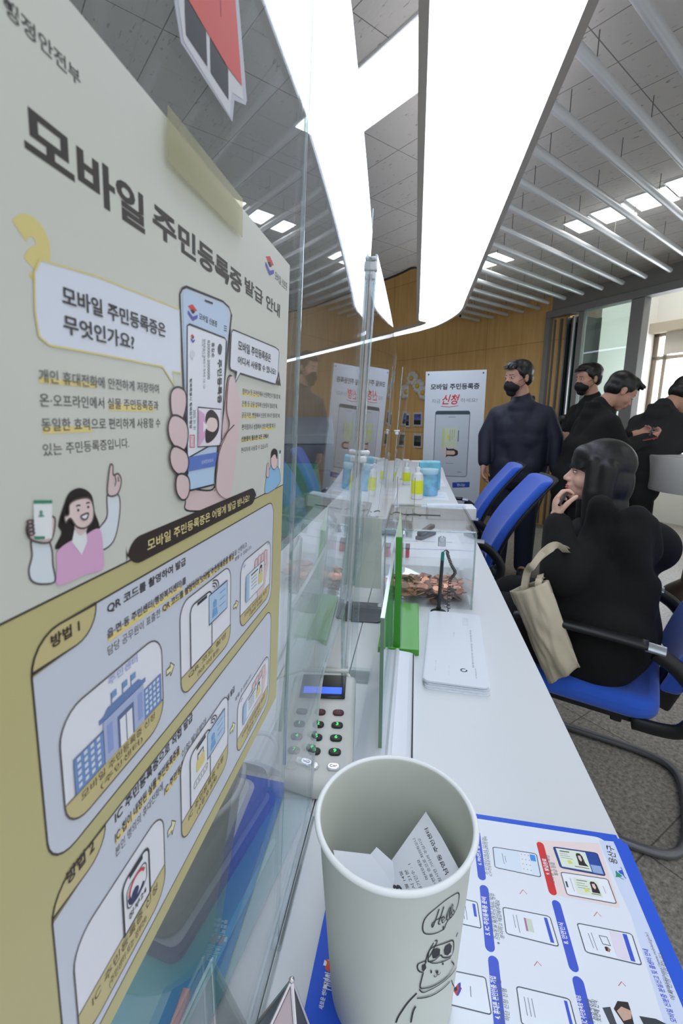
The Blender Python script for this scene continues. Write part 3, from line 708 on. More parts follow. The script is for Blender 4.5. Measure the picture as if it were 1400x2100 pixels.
for i in range(NCOIN):
    x = rc.uniform(bx0 + 0.013, bx1 - 0.013); y = by0 + 0.012 + (by1 - by0 - 0.03) * 0.56 * rc.random() ** 0.85
    hmax = 0.030 * (1 - 0.55 * ((y - by0) / 0.2))
    z = TZ + 0.0065 + hmax * (0.25 + 0.75 * rc.random()) if i > 90 else TZ + 0.0055 + 0.02 * rc.random()
    o = bpy.data.objects.new('coin', protos[rc.choices((0, 1, 2), (0.22, 0.5, 0.28))[0]])
    o.location = (x, y, z); tl = 0.12 if z < TZ + 0.012 else 0.55
    o.rotation_euler = (rc.gauss(0.12, tl * 0.5), rc.gauss(0, tl * 0.5), rc.random() * 6.28); COL.objects.link(o)
    tag(o, 'copper coin lying in the clear donation box', 'coin', 'copper coins heaped in the donation box')

# pen on a coiled cord in its holder
t = empty('counter_pen', (0.058, 0.955, TZ), 0, 'black counter pen with teal tip standing upright before the coin box', 'pen')
pb, pt = Vector((0.060, 0.962, TZ + 0.006)), Vector((0.064, 0.97, TZ + 0.118))
b_ = B(); cyl(b_, pb, pt, 0.0042, 0.0036, 14); obj('barrel', b_, mat('pen_black', (38, 44, 46), 0.4), t, smooth='auto')
b_ = B(); cyl(b_, pt, pt + (pt - pb).normalized() * 0.016, 0.0038, 0.0036, 14); ell(b_, pt + (pt - pb).normalized() * 0.016, 0.0036, n=10); obj('cap_end', b_, mat('pen_teal', (16, 126, 118), 0.35), t, smooth='auto')
b_ = B(); lathe(b_, [(0.017, 0), (0.017, 0.003), (0.012, 0.006), (0.0055, 0.008), (0.0055, 0.014)], 20, (0.060, 0.961, TZ)); obj('pen_stand', b_, BLACKP, t, smooth='auto')
top = pt + (pt - pb).normalized() * 0.018
path = spline([top, top + Vector((0.008, 0.004, 0.004)), Vector((0.076, 0.975, TZ + 0.128)), Vector((0.084, 0.972, TZ + 0.108)), Vector((0.092, 0.968, TZ + 0.092)), Vector((0.082, 0.962, TZ + 0.075)), Vector((0.080, 0.955, TZ + 0.04)), Vector((0.080, 0.950, TZ + 0.006))], 26)
coil = []
for i, p in enumerate(path):
    u = i / (len(path) - 1); a = i * 1.35; r_ = 0.0034 if 0.2 < u < 0.95 else 0.0004
    coil.append(p + Vector((math.cos(a) * r_, math.sin(a) * r_ * 0.6, math.sin(a) * r_ * 0.5)))
b_ = B(); tube(b_, coil, 0.0010, 6); obj('coil_cord', b_, mat('cord_black', (44, 44, 46), 0.4), t, smooth=True)
rehome(t)
# ================================================================== PRINTED THINGS
PAPER = print_mat('printed_paper', 0.45)
GLOSSY = print_mat('glossy_print', 0.4)
def plane_sheet(origin, U, V, N):
    U, V, N = Vector(U).normalized(), Vector(V).normalized(), Vector(N).normalized(); origin = Vector(origin)
    return (lambda u, v, l: origin + U * u + V * v + N * l)

# ------------------------------------------------------------------ POSTER on the nearest screen
PDX = 0.0030                       # the sheet hangs just in front of the acrylic
def on_poster(px, py):
    r = ray(px, py); n = Vector((1, 0, -PK)); t = (PC + PDX) / r.dot(n); p = CAM + r * t
    return (p.y, (p.z - CZ) * math.sqrt(1 + PK * PK))
VU = Vector((PK, 0, 1)).normalized()
psurf = lambda u, v, l: Vector((PC + PDX, 0, CZ)) + Vector((0, 1, 0)) * u + VU * v + Vector((1, 0, -PK)).normalized() * l
S = Sheet(psurf, 0.00005)
P = on_poster
def O2(x, y): return (x / 2.3333, y / 2.3333 + 600)      # crop of the poster's middle
def O1(x, y): return (x / 2.3333, y / 2.3333)
def O3(x, y): return (x / 2.3333, y / 2.3333 + 1100)
def O4(x, y): return (x / 2.0, y / 2.0 + 1500)
def v_at(u, y):
    lo, hi = -1.2, 0.6
    for _ in range(40):
        m_ = (lo + hi) / 2; q_ = ROT.transposed() @ (psurf(u, m_, 0) - CAM); yy = 1050 + FPX * q_.y / q_.z
        if yy > y: lo = m_
        else: hi = m_
    return lo
def right_u(xl, yl, xr):   # u where a level line from (xl, yl) reaches column xr
    y = yl + (xr - xl) * (858 - yl) / (855 - xl); return P(xr, y)[0]
def pt_text(s, xl, yb, xr, yt, col=(52, 50, 50), bold=0.0, shear=0.0):
    a = P(xl, yb); u1 = right_u(xl, yb, xr)
    S.text(s, a, (u1, a[1]), (a[0], v_at(a[0], yt)), col, bold, shear=shear)
def pt_rect(xl, yt, yb, xr, col, r=0.0, line=None, lw=0.0007, layer=None):
    c = P(xl, yt); a = (c[0], v_at(c[0], yb)); u1 = right_u(xl, yt, xr)
    pts = rrect(a[0], a[1], u1, c[1], r)
    if col is not None: S.poly(pts, col)
    if line: S.stroke(pts, lw, line, closed=True)
    return a[0], a[1], u1, c[1]
def pq(pts, col, f=lambda x, y: (x, y)):
    S.poly([P(*f(*p)) for p in pts], col)
def ps(pts, wd, col, f=lambda x, y: (x, y), closed=False, smooth=0):
    q = [P(*f(*p)) for p in pts]
    if smooth: q = [(v.x, v.y) for v in spline([(a, b, 0) for a, b in q], smooth, closed)]
    S.stroke(q, wd, col, closed)
def pblob(pts, col, f=lambda x, y: (x, y), line=None, lw=0.0004, n=6):
    q = [P(*f(*p)) for p in pts]; q = [(v.x, v.y) for v in spline([(a, b, 0) for a, b in q], n, True)]
    S.poly(q, col)
    if line: S.stroke(q, lw, line, True)
INK = (50, 48, 48); CREAM = (214, 216, 206); YEL = (198, 190, 136); YEL2 = (208, 194, 140); BW = (212, 218, 230); SKIN = (226, 202, 202)
pu1 = P(594, 545)[0]; pv1 = P(330, 227)[1]; pv0 = P(530, 1500)[1]; pu0 = 0.035; pvm = P(400, 1083)[1]
S.poly([(pu0, pvm), (pu1, pvm), (pu1, pv1), (pu0, pv1)], CREAM)
S.poly([(pu0, pv0), (pu1, pv0), (pu1, pvm), (pu0, pvm)], YEL)
# soft pale band of the sheet's own print at the top
S.stroke([(pu0, pvm), (pu1, pvm)], 0.0005, (60, 56, 50))
pt_text('행정안전부', 6, 26, 165, -18, (92, 94, 92), 0.02)
pt_text('모바일', 51, 317, 297, 197, (66, 62, 60), 0.035)
pt_text('주민등록증', 313, 478, 495, 410, (66, 62, 60), 0.035)
pt_text('발급 안내', 501, 600, 573, 566, (66, 62, 60), 0.03)
# the round ministry mark and the mobile ID mark
def idmark(cx, cy, wx, hy):
    u, v = P(cx, cy); a = abs(P(cx + wx, cy)[0] - u) ; h = abs(P(cx, cy + hy)[1] - v)
    S.poly([(u - a, v + h * 0.5), (u, v + h), (u + a, v + h * 0.5), (u, v)], (212, 66, 70))
    S.poly([(u - a * 0.5, v + h * 0.15), (u, v + h * 0.42), (u + a * 0.5, v + h * 0.15), (u, v - h * 0.15)], (40, 36, 48))
    S.poly([(u - a, v), (u - a, v - h * 0.42), (u, v - h), (u + a, v - h * 0.42), (u + a, v), (u, v - h * 0.5)], (84, 84, 182))
idmark(552.5, 545, 8.5, 20); pt_text('모바일 신분증', 563, 573, 588, 555, (70, 70, 72), 0.01)
# question mark and first bubble
u, v = P(60, 515)
ps([(38, 474), (52, 462), (72, 470), (86, 496), (86, 520), (70, 530), (63, 545)], 0.0035, (226, 212, 140), smooth=5)
pblob([(58, 562), (66, 558), (73, 567), (66, 574)], (226, 212, 140))
bub = [(80, 532), (200, 568), (369, 636), (369, 700), (369, 765), (352, 762), (356, 790), (332, 752), (200, 726), (100, 708), (78, 690), (70, 640), (68, 560)]
pq(bub, (226, 232, 244)); ps(bub[:3], 0.0004, (226, 212, 140)); ps(bub[4:] + [bub[0]], 0.0004, (226, 212, 140))
pt_text('모바일 주민등록증은', 126, 625, 338, 583, (62, 58, 58), 0.022)
pt_text('무엇인가요?', 129, 684, 274, 643, (62, 58, 58), 0.022)
# the explaining lines with yellow marker strokes
HL = (236, 216, 140)
def hl(x0, x1, y0, y1): pt_rect(x0, y0, y1, x1, HL)
hl(78, 197, 773, 785); pt_text('개인 휴대전화에 안전하게 저장하여', 78, 784, 324, 755, (74, 72, 72), 0.004)
hl(222, 314, 828, 842); pt_text('온·오프라인에서 실물 주민등록증과', 81, 834, 324, 806, (74, 72, 72), 0.004)
hl(86, 187, 876, 890); pt_text('동일한 효력으로 편리하게 사용할 수', 85, 885, 328, 857, (74, 72, 72), 0.004)
pt_text('있는 주민등록증입니다.', 88, 936, 264, 910, (74, 72, 72), 0.004)
# woman holding up a phone and pointing
f = O2; LN = (92, 84, 84)
pblob([(150, 1180), (220, 1180), (245, 1230), (250, 1300), (260, 1380), (200, 1395), (150, 1380), (135, 1330), (150, 1260)], (226, 234, 240), f, LN)
pblob([(512, 965), (565, 970), (570, 1060), (545, 1180), (490, 1230), (440, 1200), (470, 1130), (510, 1070)], (226, 234, 240), f, LN)
pblob([(385, 935), (435, 970), (450, 1050), (472, 1120), (450, 1200), (370, 1190), (262, 1228), (290, 1150), (275, 1110), (300, 1020), (330, 955)], (46, 38, 36), f)
pblob([(270, 1240), (330, 1190), (380, 1175), (470, 1130), (490, 1240), (487, 1320), (400, 1350), (275, 1400), (268, 1320)], (226, 176, 214), f)
pq([(338, 1192), (385, 1255), (412, 1190), (405, 1130), (350, 1135)], (238, 240, 242), f)
pblob([(360, 1080), (400, 1080), (410, 1130), (378, 1160), (350, 1130)], SKIN, f)
pblob([(325, 1010), (370, 985), (420, 985), (440, 1030), (435, 1090), (400, 1125), (360, 1120), (328, 1080), (305, 1100), (300, 1070), (320, 1060)], (236, 214, 210), f, LN)
pblob([(378, 1068), (412, 1055), (405, 1080), (388, 1084)], (250, 250, 250), f, LN)
for (ex, ey) in ((365, 1040), (413, 1025)): pblob([(ex - 5, ey), (ex, ey - 7), (ex + 5, ey), (ex, ey + 7)], INK, f)
ps([(355, 1022), (365, 1016), (375, 1018)], 0.0003, INK, f); ps([(403, 1008), (412, 1003), (420, 1006)], 0.0003, INK, f)
pblob([(512, 965), (515, 880), (524, 824), (536, 830), (538, 872), (560, 866), (575, 890), (572, 930), (552, 968)], SKIN, f, LN)
ps([(545, 875), (550, 900), (545, 925)], 0.0003, LN, f); ps([(560, 880), (563, 905)], 0.0003, LN, f)
pblob([(122, 1120), (150, 1090), (240, 1070), (258, 1100), (235, 1190), (160, 1190), (128, 1160)], SKIN, f, LN)
pq([(152, 992), (242, 992), (242, 1175), (158, 1185)], (240, 244, 244), f)
pq([(152, 992), (242, 992), (242, 1008), (152, 1010)], (70, 146, 116), f); pq([(156, 1165), (206, 1165), (206, 1178), (158, 1182)], (70, 146, 116), f)
pblob([(188, 1040), (196, 1048), (194, 1060), (205, 1070), (175, 1072), (182, 1060), (180, 1048)], (96, 160, 136), f)
for k in range(4): pblob([(122, 1095 + 18 * k), (140, 1088 + 18 * k), (150, 1096 + 18 * k), (132, 1106 + 18 * k)], SKIN, f, LN)
# big hand with the phone
pblob([(1018, 940), (1030, 820), (1050, 720), (1070, 560), (1085, 420), (1105, 398), (1122, 440), (1145, 540), (1138, 640), (1118, 800), (1090, 985), (1080, 1030), (905, 1045), (885, 1000), (892, 940)], SKIN, f, INK, 0.0006)
phone_px = [(367, 603), (372, 592), (380, 588), (455, 618), (468, 630), (473, 645), (437, 990), (384, 1006)]
pq(phone_px, (200, 214, 232)); ps(phone_px, 0.0007, INK, closed=True)
pq([(372, 604), (380, 596), (404, 606), (412, 618), (436, 626), (444, 620), (458, 628), (466, 642), (436, 975), (386, 995)], (196, 216, 240))
ps([(418, 616), (434, 622)], 0.0006, INK)
idmark(392.5, 641, 9.5, 17); pt_text('모바일 신분증', 406, 655, 443, 641, (50, 52, 62), 0.015)
for k in range(3): ps([(457, 668 + 4.5 * k), (463, 670 + 4.5 * k)], 0.0003, INK)
card = [(381, 668), (386, 665), (458, 693), (462, 699), (452, 900), (381, 940)]
pq(card, (234, 238, 246)); ps(card, 0.0006, INK, closed=True)
def down_text(s, xl, y0, xr, y1, col, bold=0.0, fn=O2):
    # reads downward: glyph bottoms face left
    a = P(*fn(xl, y0)); b = P(*fn(xl, y1)); c = P(*fn(xr, y0)); S.text(s, a, b, c, col, bold)
down_text('주민등록증', 1034, 318, 1056, 532, (60, 60, 66), 0.03)
pblob([(1036, 262), (1046, 244), (1056, 262), (1050, 296), (1038, 290)], (70, 70, 80), f)
down_text('홍길순', 1006, 238, 1020, 312, (70, 70, 74), 0.015); down_text('820000-2000000', 986, 228, 998, 416, (90, 90, 94), 0.0)
down_text('행복특별시 행복한구 행복로 1길 123', 966, 222, 976, 460, (110, 110, 114)); down_text('101동 1111호', 958, 222, 966, 310, (120, 120, 124))
down_text('행복특별시 행복한구청장', 900, 410, 912, 652, (62, 62, 66), 0.02); down_text('2025. 01. 01', 918, 560, 929, 656, (90, 90, 94))
u, v = P(*f(914, 220)); idmark(391.8, 694, 4, 9)
pblob([(902, 295), (914, 275), (926, 295), (914, 318)], (216, 220, 228), f)
ps([(902, 682), (924, 682), (924, 740), (902, 740)], 0.0003, (220, 90, 90), f, closed=True); down_text('행복특별시', 914, 690, 921, 734, (220, 90, 90)); down_text('행복한구청장', 904, 688, 911, 736, (220, 90, 90))
pq([(940, 548), (1052, 558), (1050, 732), (938, 738)], (244, 236, 244), f); ps([(940, 548), (1052, 558), (1050, 732), (938, 738)], 0.0003, INK, f, closed=True)
pblob([(985, 570), (1010, 562), (1038, 600), (1038, 660), (1010, 705), (978, 715), (975, 640), (975, 600)], (48, 38, 38), f)
pblob([(992, 600), (1025, 605), (1032, 640), (1015, 665), (990, 660), (975, 640)], (238, 216, 212), f)
pq([(942, 560), (968, 580), (978, 640), (968, 700), (942, 735)], (226, 176, 214), f); pq([(962, 615), (985, 640), (962, 668)], (244, 244, 246), f)
pq([(888, 788), (1038, 762), (1022, 830), (892, 856)], (98, 128, 204), f); pt_text('상세정보표시', 410, 952, 434, 944, (206, 218, 244), 0.01)
pq([(893, 868), (1022, 842), (1018, 915), (896, 944)], (190, 216, 242), f)
ps([(897, 948), (1020, 918)], 0.0006, INK, f)
for pts in ([(808, 500), (820, 462), (850, 452), (878, 475), (884, 530), (868, 600), (845, 612), (815, 580)], [(795, 640), (812, 592), (845, 590), (880, 620), (892, 680), (878, 745), (845, 752), (806, 705)],
            [(802, 780), (818, 738), (850, 742), (884, 770), (892, 820), (876, 862), (842, 868), (812, 835)], [(830, 900), (842, 870), (868, 868), (892, 890), (896, 940), (882, 982), (858, 990), (834, 955)]):
    pblob(pts, SKIN, f, INK, 0.0006)
pblob([(1030, 945), (1034, 830), (1045, 755), (1090, 640), (1078, 560), (1086, 430), (1104, 400), (1122, 440), (1145, 540), (1138, 640), (1118, 800), (1092, 975)], SKIN, f)
ps([(1018, 950), (1024, 850), (1040, 740), (1070, 680), (1112, 632)], 0.0005, INK, f, smooth=4)
# second bubble
b2 = [(1098, 190), (1106, 178), (1118, 182), (1310, 262), (1326, 275), (1328, 290), (1320, 425), (1310, 438), (1140, 385), (1118, 428), (1124, 380), (1096, 368), (1090, 350)]
pq(b2, (228, 232, 242), f); ps(b2, 0.0005, INK, f, closed=True)
pt_text('모바일 주민등록증은', 484, 718, 551.5, 697, (50, 48, 50), 0.02); pt_text('어디서 사용할 수 있나요?', 483.5, 746, 562, 729, (50, 48, 50), 0.02)
pq([(1326, 375), (1311, 432), (1336, 448)], (52, 46, 44), f); ps([(1324, 402), (1322, 422)], 0.0006, (240, 230, 190), f)
f2 = [('정부24 등 온라인에서 신원확인이 필요할 때,', 1158, 487, 1340, 457, 0), ('은행 등 금융 업무에 신분증이 필요할 때,', 1156, 545, 1325, 516, 0), ('공공기관, 병원에서 신분증 제시가 필요할 때,', 1155, 600, 1337, 572, 0), ('편의점이나 상점에서 성인 확인할 때 등', 1155, 658, 1316, 630, 0), ('신분증이 필요한 모든 곳에서', 1153, 714, 1282, 688, 0.02), ('편리하게 사용할 수 있습니다.', 1152, 768, 1282, 742, 0)]
for (x0, x1, y0, y1) in ((1157, 1240, 474, 490), (1156, 1238, 532, 548), (1155, 1222, 588, 603), (1252, 1306, 645, 660), (1153, 1268, 702, 716)):
    a = O2(x0, y0); b_ = O2(x1, y1); hl(a[0], b_[0], a[1], b_[1])
for s, x0, yb, x1, yt, bo in f2:
    a = O2(x0, yb); b_ = O2(x1, yt); pt_text(s, a[0], a[1], b_[0], b_[1], (58, 56, 58), bo)
# small man in light blue
pblob([(1268, 960), (1270, 900), (1285, 850), (1300, 820), (1318, 825), (1335, 850), (1340, 900), (1322, 930), (1305, 945)], (150, 200, 236), f, LN, 0.0003)
pblob([(1296, 770), (1312, 750), (1324, 775), (1322, 830), (1306, 845), (1294, 820)], (238, 206, 206), f, LN, 0.0003)
pblob([(1294, 790), (1296, 760), (1310, 746), (1324, 760), (1322, 796), (1314, 775), (1304, 778)], (40, 34, 36), f)
pblob([(1272, 880), (1272, 850), (1278, 815), (1284, 830), (1284, 880)], SKIN, f, LN, 0.0003)
pq([(1330, 762), (1340, 756), (1338, 838), (1330, 842)], (240, 244, 244), f); pq([(1333, 757), (1341, 753), (1341, 768), (1333, 772)], (60, 120, 130), f)
# black pill heading
a = P(260, 1165); c = P(260, 1108)
S.poly(rrect(right_u(260, 1140, 258), P(262, 1166)[1], right_u(262, 1166, 524), P(262, 1108)[1], 0.0065, 8), (58, 48, 42))
S.text('모바일 주민등록증은 어떻게 발급 받나요?', (right_u(301, 1133, 301), P(301, 1131)[1]), (right_u(301, 1133, 510), P(301, 1131)[1]), (right_u(301, 1133, 301), P(301, 1107)[1]), (238, 222, 156), 0.012)
# method boxes
def mbox(xl, yt, yb, xr, r): return pt_rect(xl, yt, yb, xr, BW, r, (70, 66, 60), 0.0005)
B1 = (57, 1316, 1790, 561); mbox(*B1, 0.008)
a0, a3 = P(57, 1316)
tabu = right_u(195, 1239, 195); tv0 = P(64, 1383)[1]
S.poly(rrect(a0, tv0, tabu, a3, (0, 0.007, 0.0, 0.008)), YEL2); S.stroke(rrect(a0, tv0, tabu, a3, (0, 0.007, 0.0, 0.008)), 0.0004, (70, 66, 60), True)
pt_text('방법 1', 103, 1331, 162, 1304, (66, 54, 48), 0.03)
pt_text('QR 코드를 촬영하여 발급', 219, 1261, 380, 1238, (58, 52, 54), 0.022)
a = O3(512, 506); hl(a[0], 371, a[1] - 11, a[1] + 1)
pt_text('읍·면·동 주민센터(행정복지센터)를', 219, 1314, 380, 1292, (66, 60, 62), 0.016); pt_text('방문하여 모바일 주민등록증 발급을 신청하고', 383, 1213, 505, 1199, (92, 88, 92), 0.0)
hl(332, 478, 1246, 1256)
pt_text('담당 공무원이 표출한', 220, 1346, 328, 1326, (92, 88, 92)); pt_text('QR 코드를 촬영하여 모바일 주민등록증을 발급', 332, 1257, 478, 1240, (66, 60, 62), 0.018); pt_text('받을 수 있습니다.', 481, 1151, 515, 1143, (92, 88, 92))
def picbox(xl, yt, yb, xr, band):
    q = pt_rect(xl, yt, yb, xr, (238, 240, 248), 0.0075 if xl < 300 else 0.006)
    vb = v_at(q[0], band); r_ = 0.0075 if xl < 300 else 0.006
    S.poly(rrect(q[0], q[1], q[2], vb, (r_, r_, 0, 0)), YEL2); S.stroke(rrect(*q, r_), 0.00045, (96, 90, 84), True); S.stroke([(q[0], vb), (q[2], vb)], 0.0003, (96, 90, 84))
    return q[0], q[1], q[2], q[3], vb
def lu(q, s): return q[0] + (q[2] - q[0]) * s
def lv(q, s): return q[4] + (q[3] - q[4]) * s
def building(q):
    X = lambda s: lu(q, s); Y = lambda s: lv(q, s); BL = (124, 156, 208); LBL = (210, 218, 244); L_ = (90, 100, 140)
    for (x0, x1, h) in ((0.08, 0.33, 0.42), (0.75, 0.97, 0.42)):
        S.poly([(X(x0), Y(0)), (X(x1), Y(0)), (X(x1), Y(h)), (X(x0), Y(h))], BL); S.stroke([(X(x0), Y(0)), (X(x1), Y(0)), (X(x1), Y(h)), (X(x0), Y(h))], 0.0002, L_, True)
        S.layer += 1; k0 = S.layer
        for i in range(4):
            for j in range(5):
                xx = x0 + (x1 - x0) * (i + 0.7) / 4.6; yy = h * (j + 0.6) / 5.4
                S.poly([(X(xx - 0.014), Y(yy)), (X(xx + 0.014), Y(yy)), (X(xx + 0.014), Y(yy + 0.045)), (X(xx - 0.014), Y(yy + 0.045))], (222, 232, 246), layer=k0)
        S.layer = k0 + 1
    S.poly([(X(.33), Y(0)), (X(.75), Y(0)), (X(.75), Y(.52)), (X(.33), Y(.52))], (178, 190, 224))
    S.poly([(X(.30), Y(.52)), (X(.78), Y(.52)), (X(.78), Y(.58)), (X(.74), Y(.58)), (X(.70), Y(.64)), (X(.38), Y(.64)), (X(.34), Y(.58)), (X(.30), Y(.58))], (110, 138, 190))
    for x0 in (.36, .68): S.poly([(X(x0), Y(.08)), (X(x0 + .05), Y(.08)), (X(x0 + .05), Y(.44)), (X(x0), Y(.44))], (150, 168, 222))
    S.poly([(X(.46), Y(0)), (X(.63), Y(0)), (X(.63), Y(.42)), (X(.46), Y(.42))], (100, 116, 158)); S.poly([(X(.48), Y(0)), (X(.54), Y(0)), (X(.54), Y(.36)), (X(.48), Y(.36))], (240, 242, 248)); S.poly([(X(.55), Y(0)), (X(.61), Y(0)), (X(.61), Y(.36)), (X(.55), Y(.36))], (240, 242, 248))
    for x0 in (.42, .53, .62):
        S.stroke([(X(x0), Y(.64)), (X(x0), Y(.78))], 0.0003, L_); S.poly([(X(x0), Y(.70)), (X(x0 + .05), Y(.70)), (X(x0 + .05), Y(.78)), (X(x0), Y(.78))], (120, 160, 205))
    S.text('주민센터', (X(.40), Y(.88)), (X(.70), Y(.88)), (X(.40), Y(.985)), (178, 186, 226), 0.02)
def capt(q, l1, l2):
    h = q[4] - q[1]
    S.text(l1, (lu(q, .12), q[1] + h * .56), (lu(q, .88), q[1] + h * .56), (lu(q, .12), q[1] + h * .86), (110, 96, 60))
    S.text(l2, (lu(q, .28), q[1] + h * .16), (lu(q, .72), q[1] + h * .16), (lu(q, .28), q[1] + h * .46), (110, 96, 60))
def arrow(cx, cy, wx, hy):
    u, v = P(cx, cy); a = abs(P(cx + wx, cy)[0] - u) / 2; h = abs(P(cx, cy + hy)[1] - v) / 2
    pts = [(u - a, v - h * .4), (u, v - h * .4), (u, v - h), (u + a, v), (u, v + h), (u, v + h * .4), (u - a, v + h * .4)]
    S.poly(pts, (244, 236, 190)); S.stroke(pts, 0.00035, (110, 104, 80), True)
def phone_card(q, lock=False):
    X = lambda s: lu(q, s); Y = lambda s: lv(q, s)
    ph = rrect(X(.16), Y(0), X(.56), Y(.86), (0, 0, 0.003, 0.003)); S.poly(ph, (240, 242, 248)); S.stroke(ph, 0.0006, (56, 56, 60), True)
    S.stroke([(X(.28), Y(.82)), (X(.46), Y(.82))], 0.0012, (50, 50, 54))
    if lock:
        S.poly(rrect(X(.27), Y(.42), X(.44), Y(.62), 0.001), (232, 214, 140)); S.stroke([(X(.3), Y(.62)), (X(.3), Y(.70)), (X(.41), Y(.70)), (X(.41), Y(.62))], 0.0005, (90, 80, 60))
        S.stroke(rrect(X(.22), Y(.22), X(.5), Y(.32), 0.001), 0.0003, (120, 110, 80), True)
        for k in range(5): S.stroke([(X(.26 + .05 * k), Y(.25)), (X(.27 + .05 * k), Y(.29))], 0.0004, (90, 84, 70))
    cd_ = [(X(.50), Y(.36)), (X(.90), Y(.36)), (X(.90), Y(.80)), (X(.50), Y(.80))]
    S.poly(cd_, (186, 212, 240)); S.stroke(cd_, 0.0004, (80, 84, 100), True)
    S.poly([(X(.56), Y(.42)), (X(.68), Y(.42)), (X(.66), Y(.54)), (X(.58), Y(.54))], (120, 170, 220)); S.poly([(X(.59), Y(.56)), (X(.65), Y(.56)), (X(.66), Y(.64)), (X(.62), Y(.68)), (X(.58), Y(.64))], (120, 170, 220))
    for k in range(3): S.stroke([(X(.72), Y(.50 + .1 * k)), (X(.85), Y(.50 + .1 * k))], 0.0003, (120, 150, 200))
    for k in range(3):
        r_ = .05 + .04 * k; S.stroke([(X(.58 + r_ * math.cos(R(a))), Y(.84 + r_ * 1.0 * math.sin(R(a)))) for a in range(-10, 91, 20)], 0.0005, (60, 60, 66))
def hand_card(q):
    X = lambda s: lu(q, s); Y = lambda s: lv(q, s)
    S.poly([(X(.55), Y(0)), (X(.78), Y(0)), (X(.92), Y(.5)), (X(.88), Y(.84)), (X(.72), Y(.86)), (X(.5), Y(.84)), (X(.4), Y(.7))], (232, 204, 206))
    for k in range(4): S.poly(rrect(X(.42 + .11 * k), Y(.55), X(.51 + .11 * k), Y(.84 + .02 * (k % 2)), 0.0012), (234, 206, 208)); S.stroke(rrect(X(.42 + .11 * k), Y(.55), X(.51 + .11 * k), Y(.84 + .02 * (k % 2)), 0.0012), 0.00025, (150, 120, 124), True)
    cd_ = rrect(X(.14), Y(.16), X(.74), Y(.68), 0.001); S.poly(cd_, (234, 242, 248)); S.stroke(cd_, 0.0003, (120, 130, 150), True)
    S.poly([(X(.15), Y(.18)), (X(.24), Y(.18)), (X(.24), Y(.66)), (X(.15), Y(.66))], (170, 204, 234))
    for k in range(4): S.stroke([(X(.3), Y(.32 + .07 * k)), (X(.48), Y(.32 + .07 * k))], 0.0003, (120, 124, 140))
    S.stroke([(X(.29), Y(.61)), (X(.52), Y(.61))], 0.0007, (70, 70, 80))
    S.poly(rrect(X(.54), Y(.26), X(.69), Y(.5), 0.001), (226, 214, 140)); S.poly([(X(.57), Y(.48)), (X(.66), Y(.48)), (X(.66), Y(.62)), (X(.61), Y(.65)), (X(.57), Y(.6))], (60, 50, 50)); S.poly([(X(.585), Y(.48)), (X(.64), Y(.48)), (X(.64), Y(.58)), (X(.585), Y(.58))], (238, 214, 208))
    for (a, b_) in ((.1, .9), (.9, .95)): S.stroke([(X(a - .04), Y(b_)), (X(a + .04), Y(b_))], 0.0003, (140, 160, 200)); S.stroke([(X(a), Y(b_ - .05)), (X(a), Y(b_ + .05))], 0.0003, (140, 160, 200))
q = picbox(116, 1474, 1712, 329, 1655); building(q); capt(q, '모바일 주민등록증 신청', '(주민센터)')
arrow(348, 1372, 16, 28)
q = picbox(367, 1240, 1434, 472, 1392); phone_card(q); capt(q, 'QR 코드 촬영', '(90초 이내 촬영)')
arrow(483, 1240, 10, 18)
q = picbox(492.5, 1156, 1292, 554, 1264); hand_card(q); capt(q, '모바일 주민등록증 발급', '(앱에 저장)')
B2_ = (101, 1838, 2225, 556); mbox(*B2_, 0.008)
a0, a3 = P(101, 1838); tabu = right_u(215, 1682, 214); tv0 = P(104, 1888)[1]
S.poly(rrect(a0, tv0, tabu, a3, (0, 0.007, 0.0, 0.008)), YEL2); S.stroke(rrect(a0, tv0, tabu, a3, (0, 0.007, 0.0, 0.008)), 0.0004, (70, 66, 60), True)
pt_text('방법 2', 136, 1818, 192, 1789, (66, 54, 48), 0.03)
pt_text('IC 주민등록증으로 직접 발급', 235, 1690, 394, 1667, (58, 52, 54), 0.022)
hl(235, 368, 1718, 1732)
pt_text('IC 칩이 내장된 실물 주민등록증을', 235, 1730, 367, 1708, (66, 60, 62), 0.018); pt_text('신청·발급받아', 371, 1554, 422, 1541, (96, 92, 96))
pt_text('본인 명의의 휴대전화에', 236, 1760, 333, 1740, (96, 92, 96)); hl(336, 466, 1622, 1634); pt_text('IC 주민등록증을 태깅하여 모바일 주민등록증을 발급', 336, 1632, 480, 1615, (66, 60, 62), 0.018); pt_text('받을 수 있습니다.', 482, 1438, 515, 1430, (96, 92, 96))
q = picbox(146, 1944, 2150, 333, 2085)
X = lambda s: lu(q, s); Y = lambda s: lv(q, s)
ph = rrect(X(.46), Y(-.02), X(.78), Y(.80), (0, 0, 0.003, 0.003)); S.poly(ph, (240, 242, 248)); S.stroke(ph, 0.0008, (56, 56, 60), True); S.stroke([(X(.54), Y(.76)), (X(.70), Y(.76))], 0.0014, (50, 50, 54))
ap = rrect(X(.50), Y(.28), X(.74), Y(.64), 0.0025); S.poly(ap, (242, 244, 248)); S.stroke(ap, 0.0004, (90, 90, 96), True)
cu, cv, rr_ = X(.62), Y(.46), 0.0040
S.stroke([(cu + rr_ * math.cos(R(a)), cv + rr_ * math.sin(R(a))) for a in range(20, 181, 12)], 0.0010, (214, 74, 70))
S.stroke([(cu + rr_ * math.cos(R(a)), cv + rr_ * math.sin(R(a))) for a in range(180, 330, 12)], 0.0014, (42, 48, 96)); S.poly([(cu - 0.0012 + 0.0018 * math.cos(R(a)), cv - 0.0014 + 0.0018 * math.sin(R(a))) for a in range(0, 360, 20)], (42, 48, 96))
S.text('정부24', (X(.51), Y(.10)), (X(.73), Y(.10)), (X(.51), Y(.21)), (60, 60, 66), 0.01)
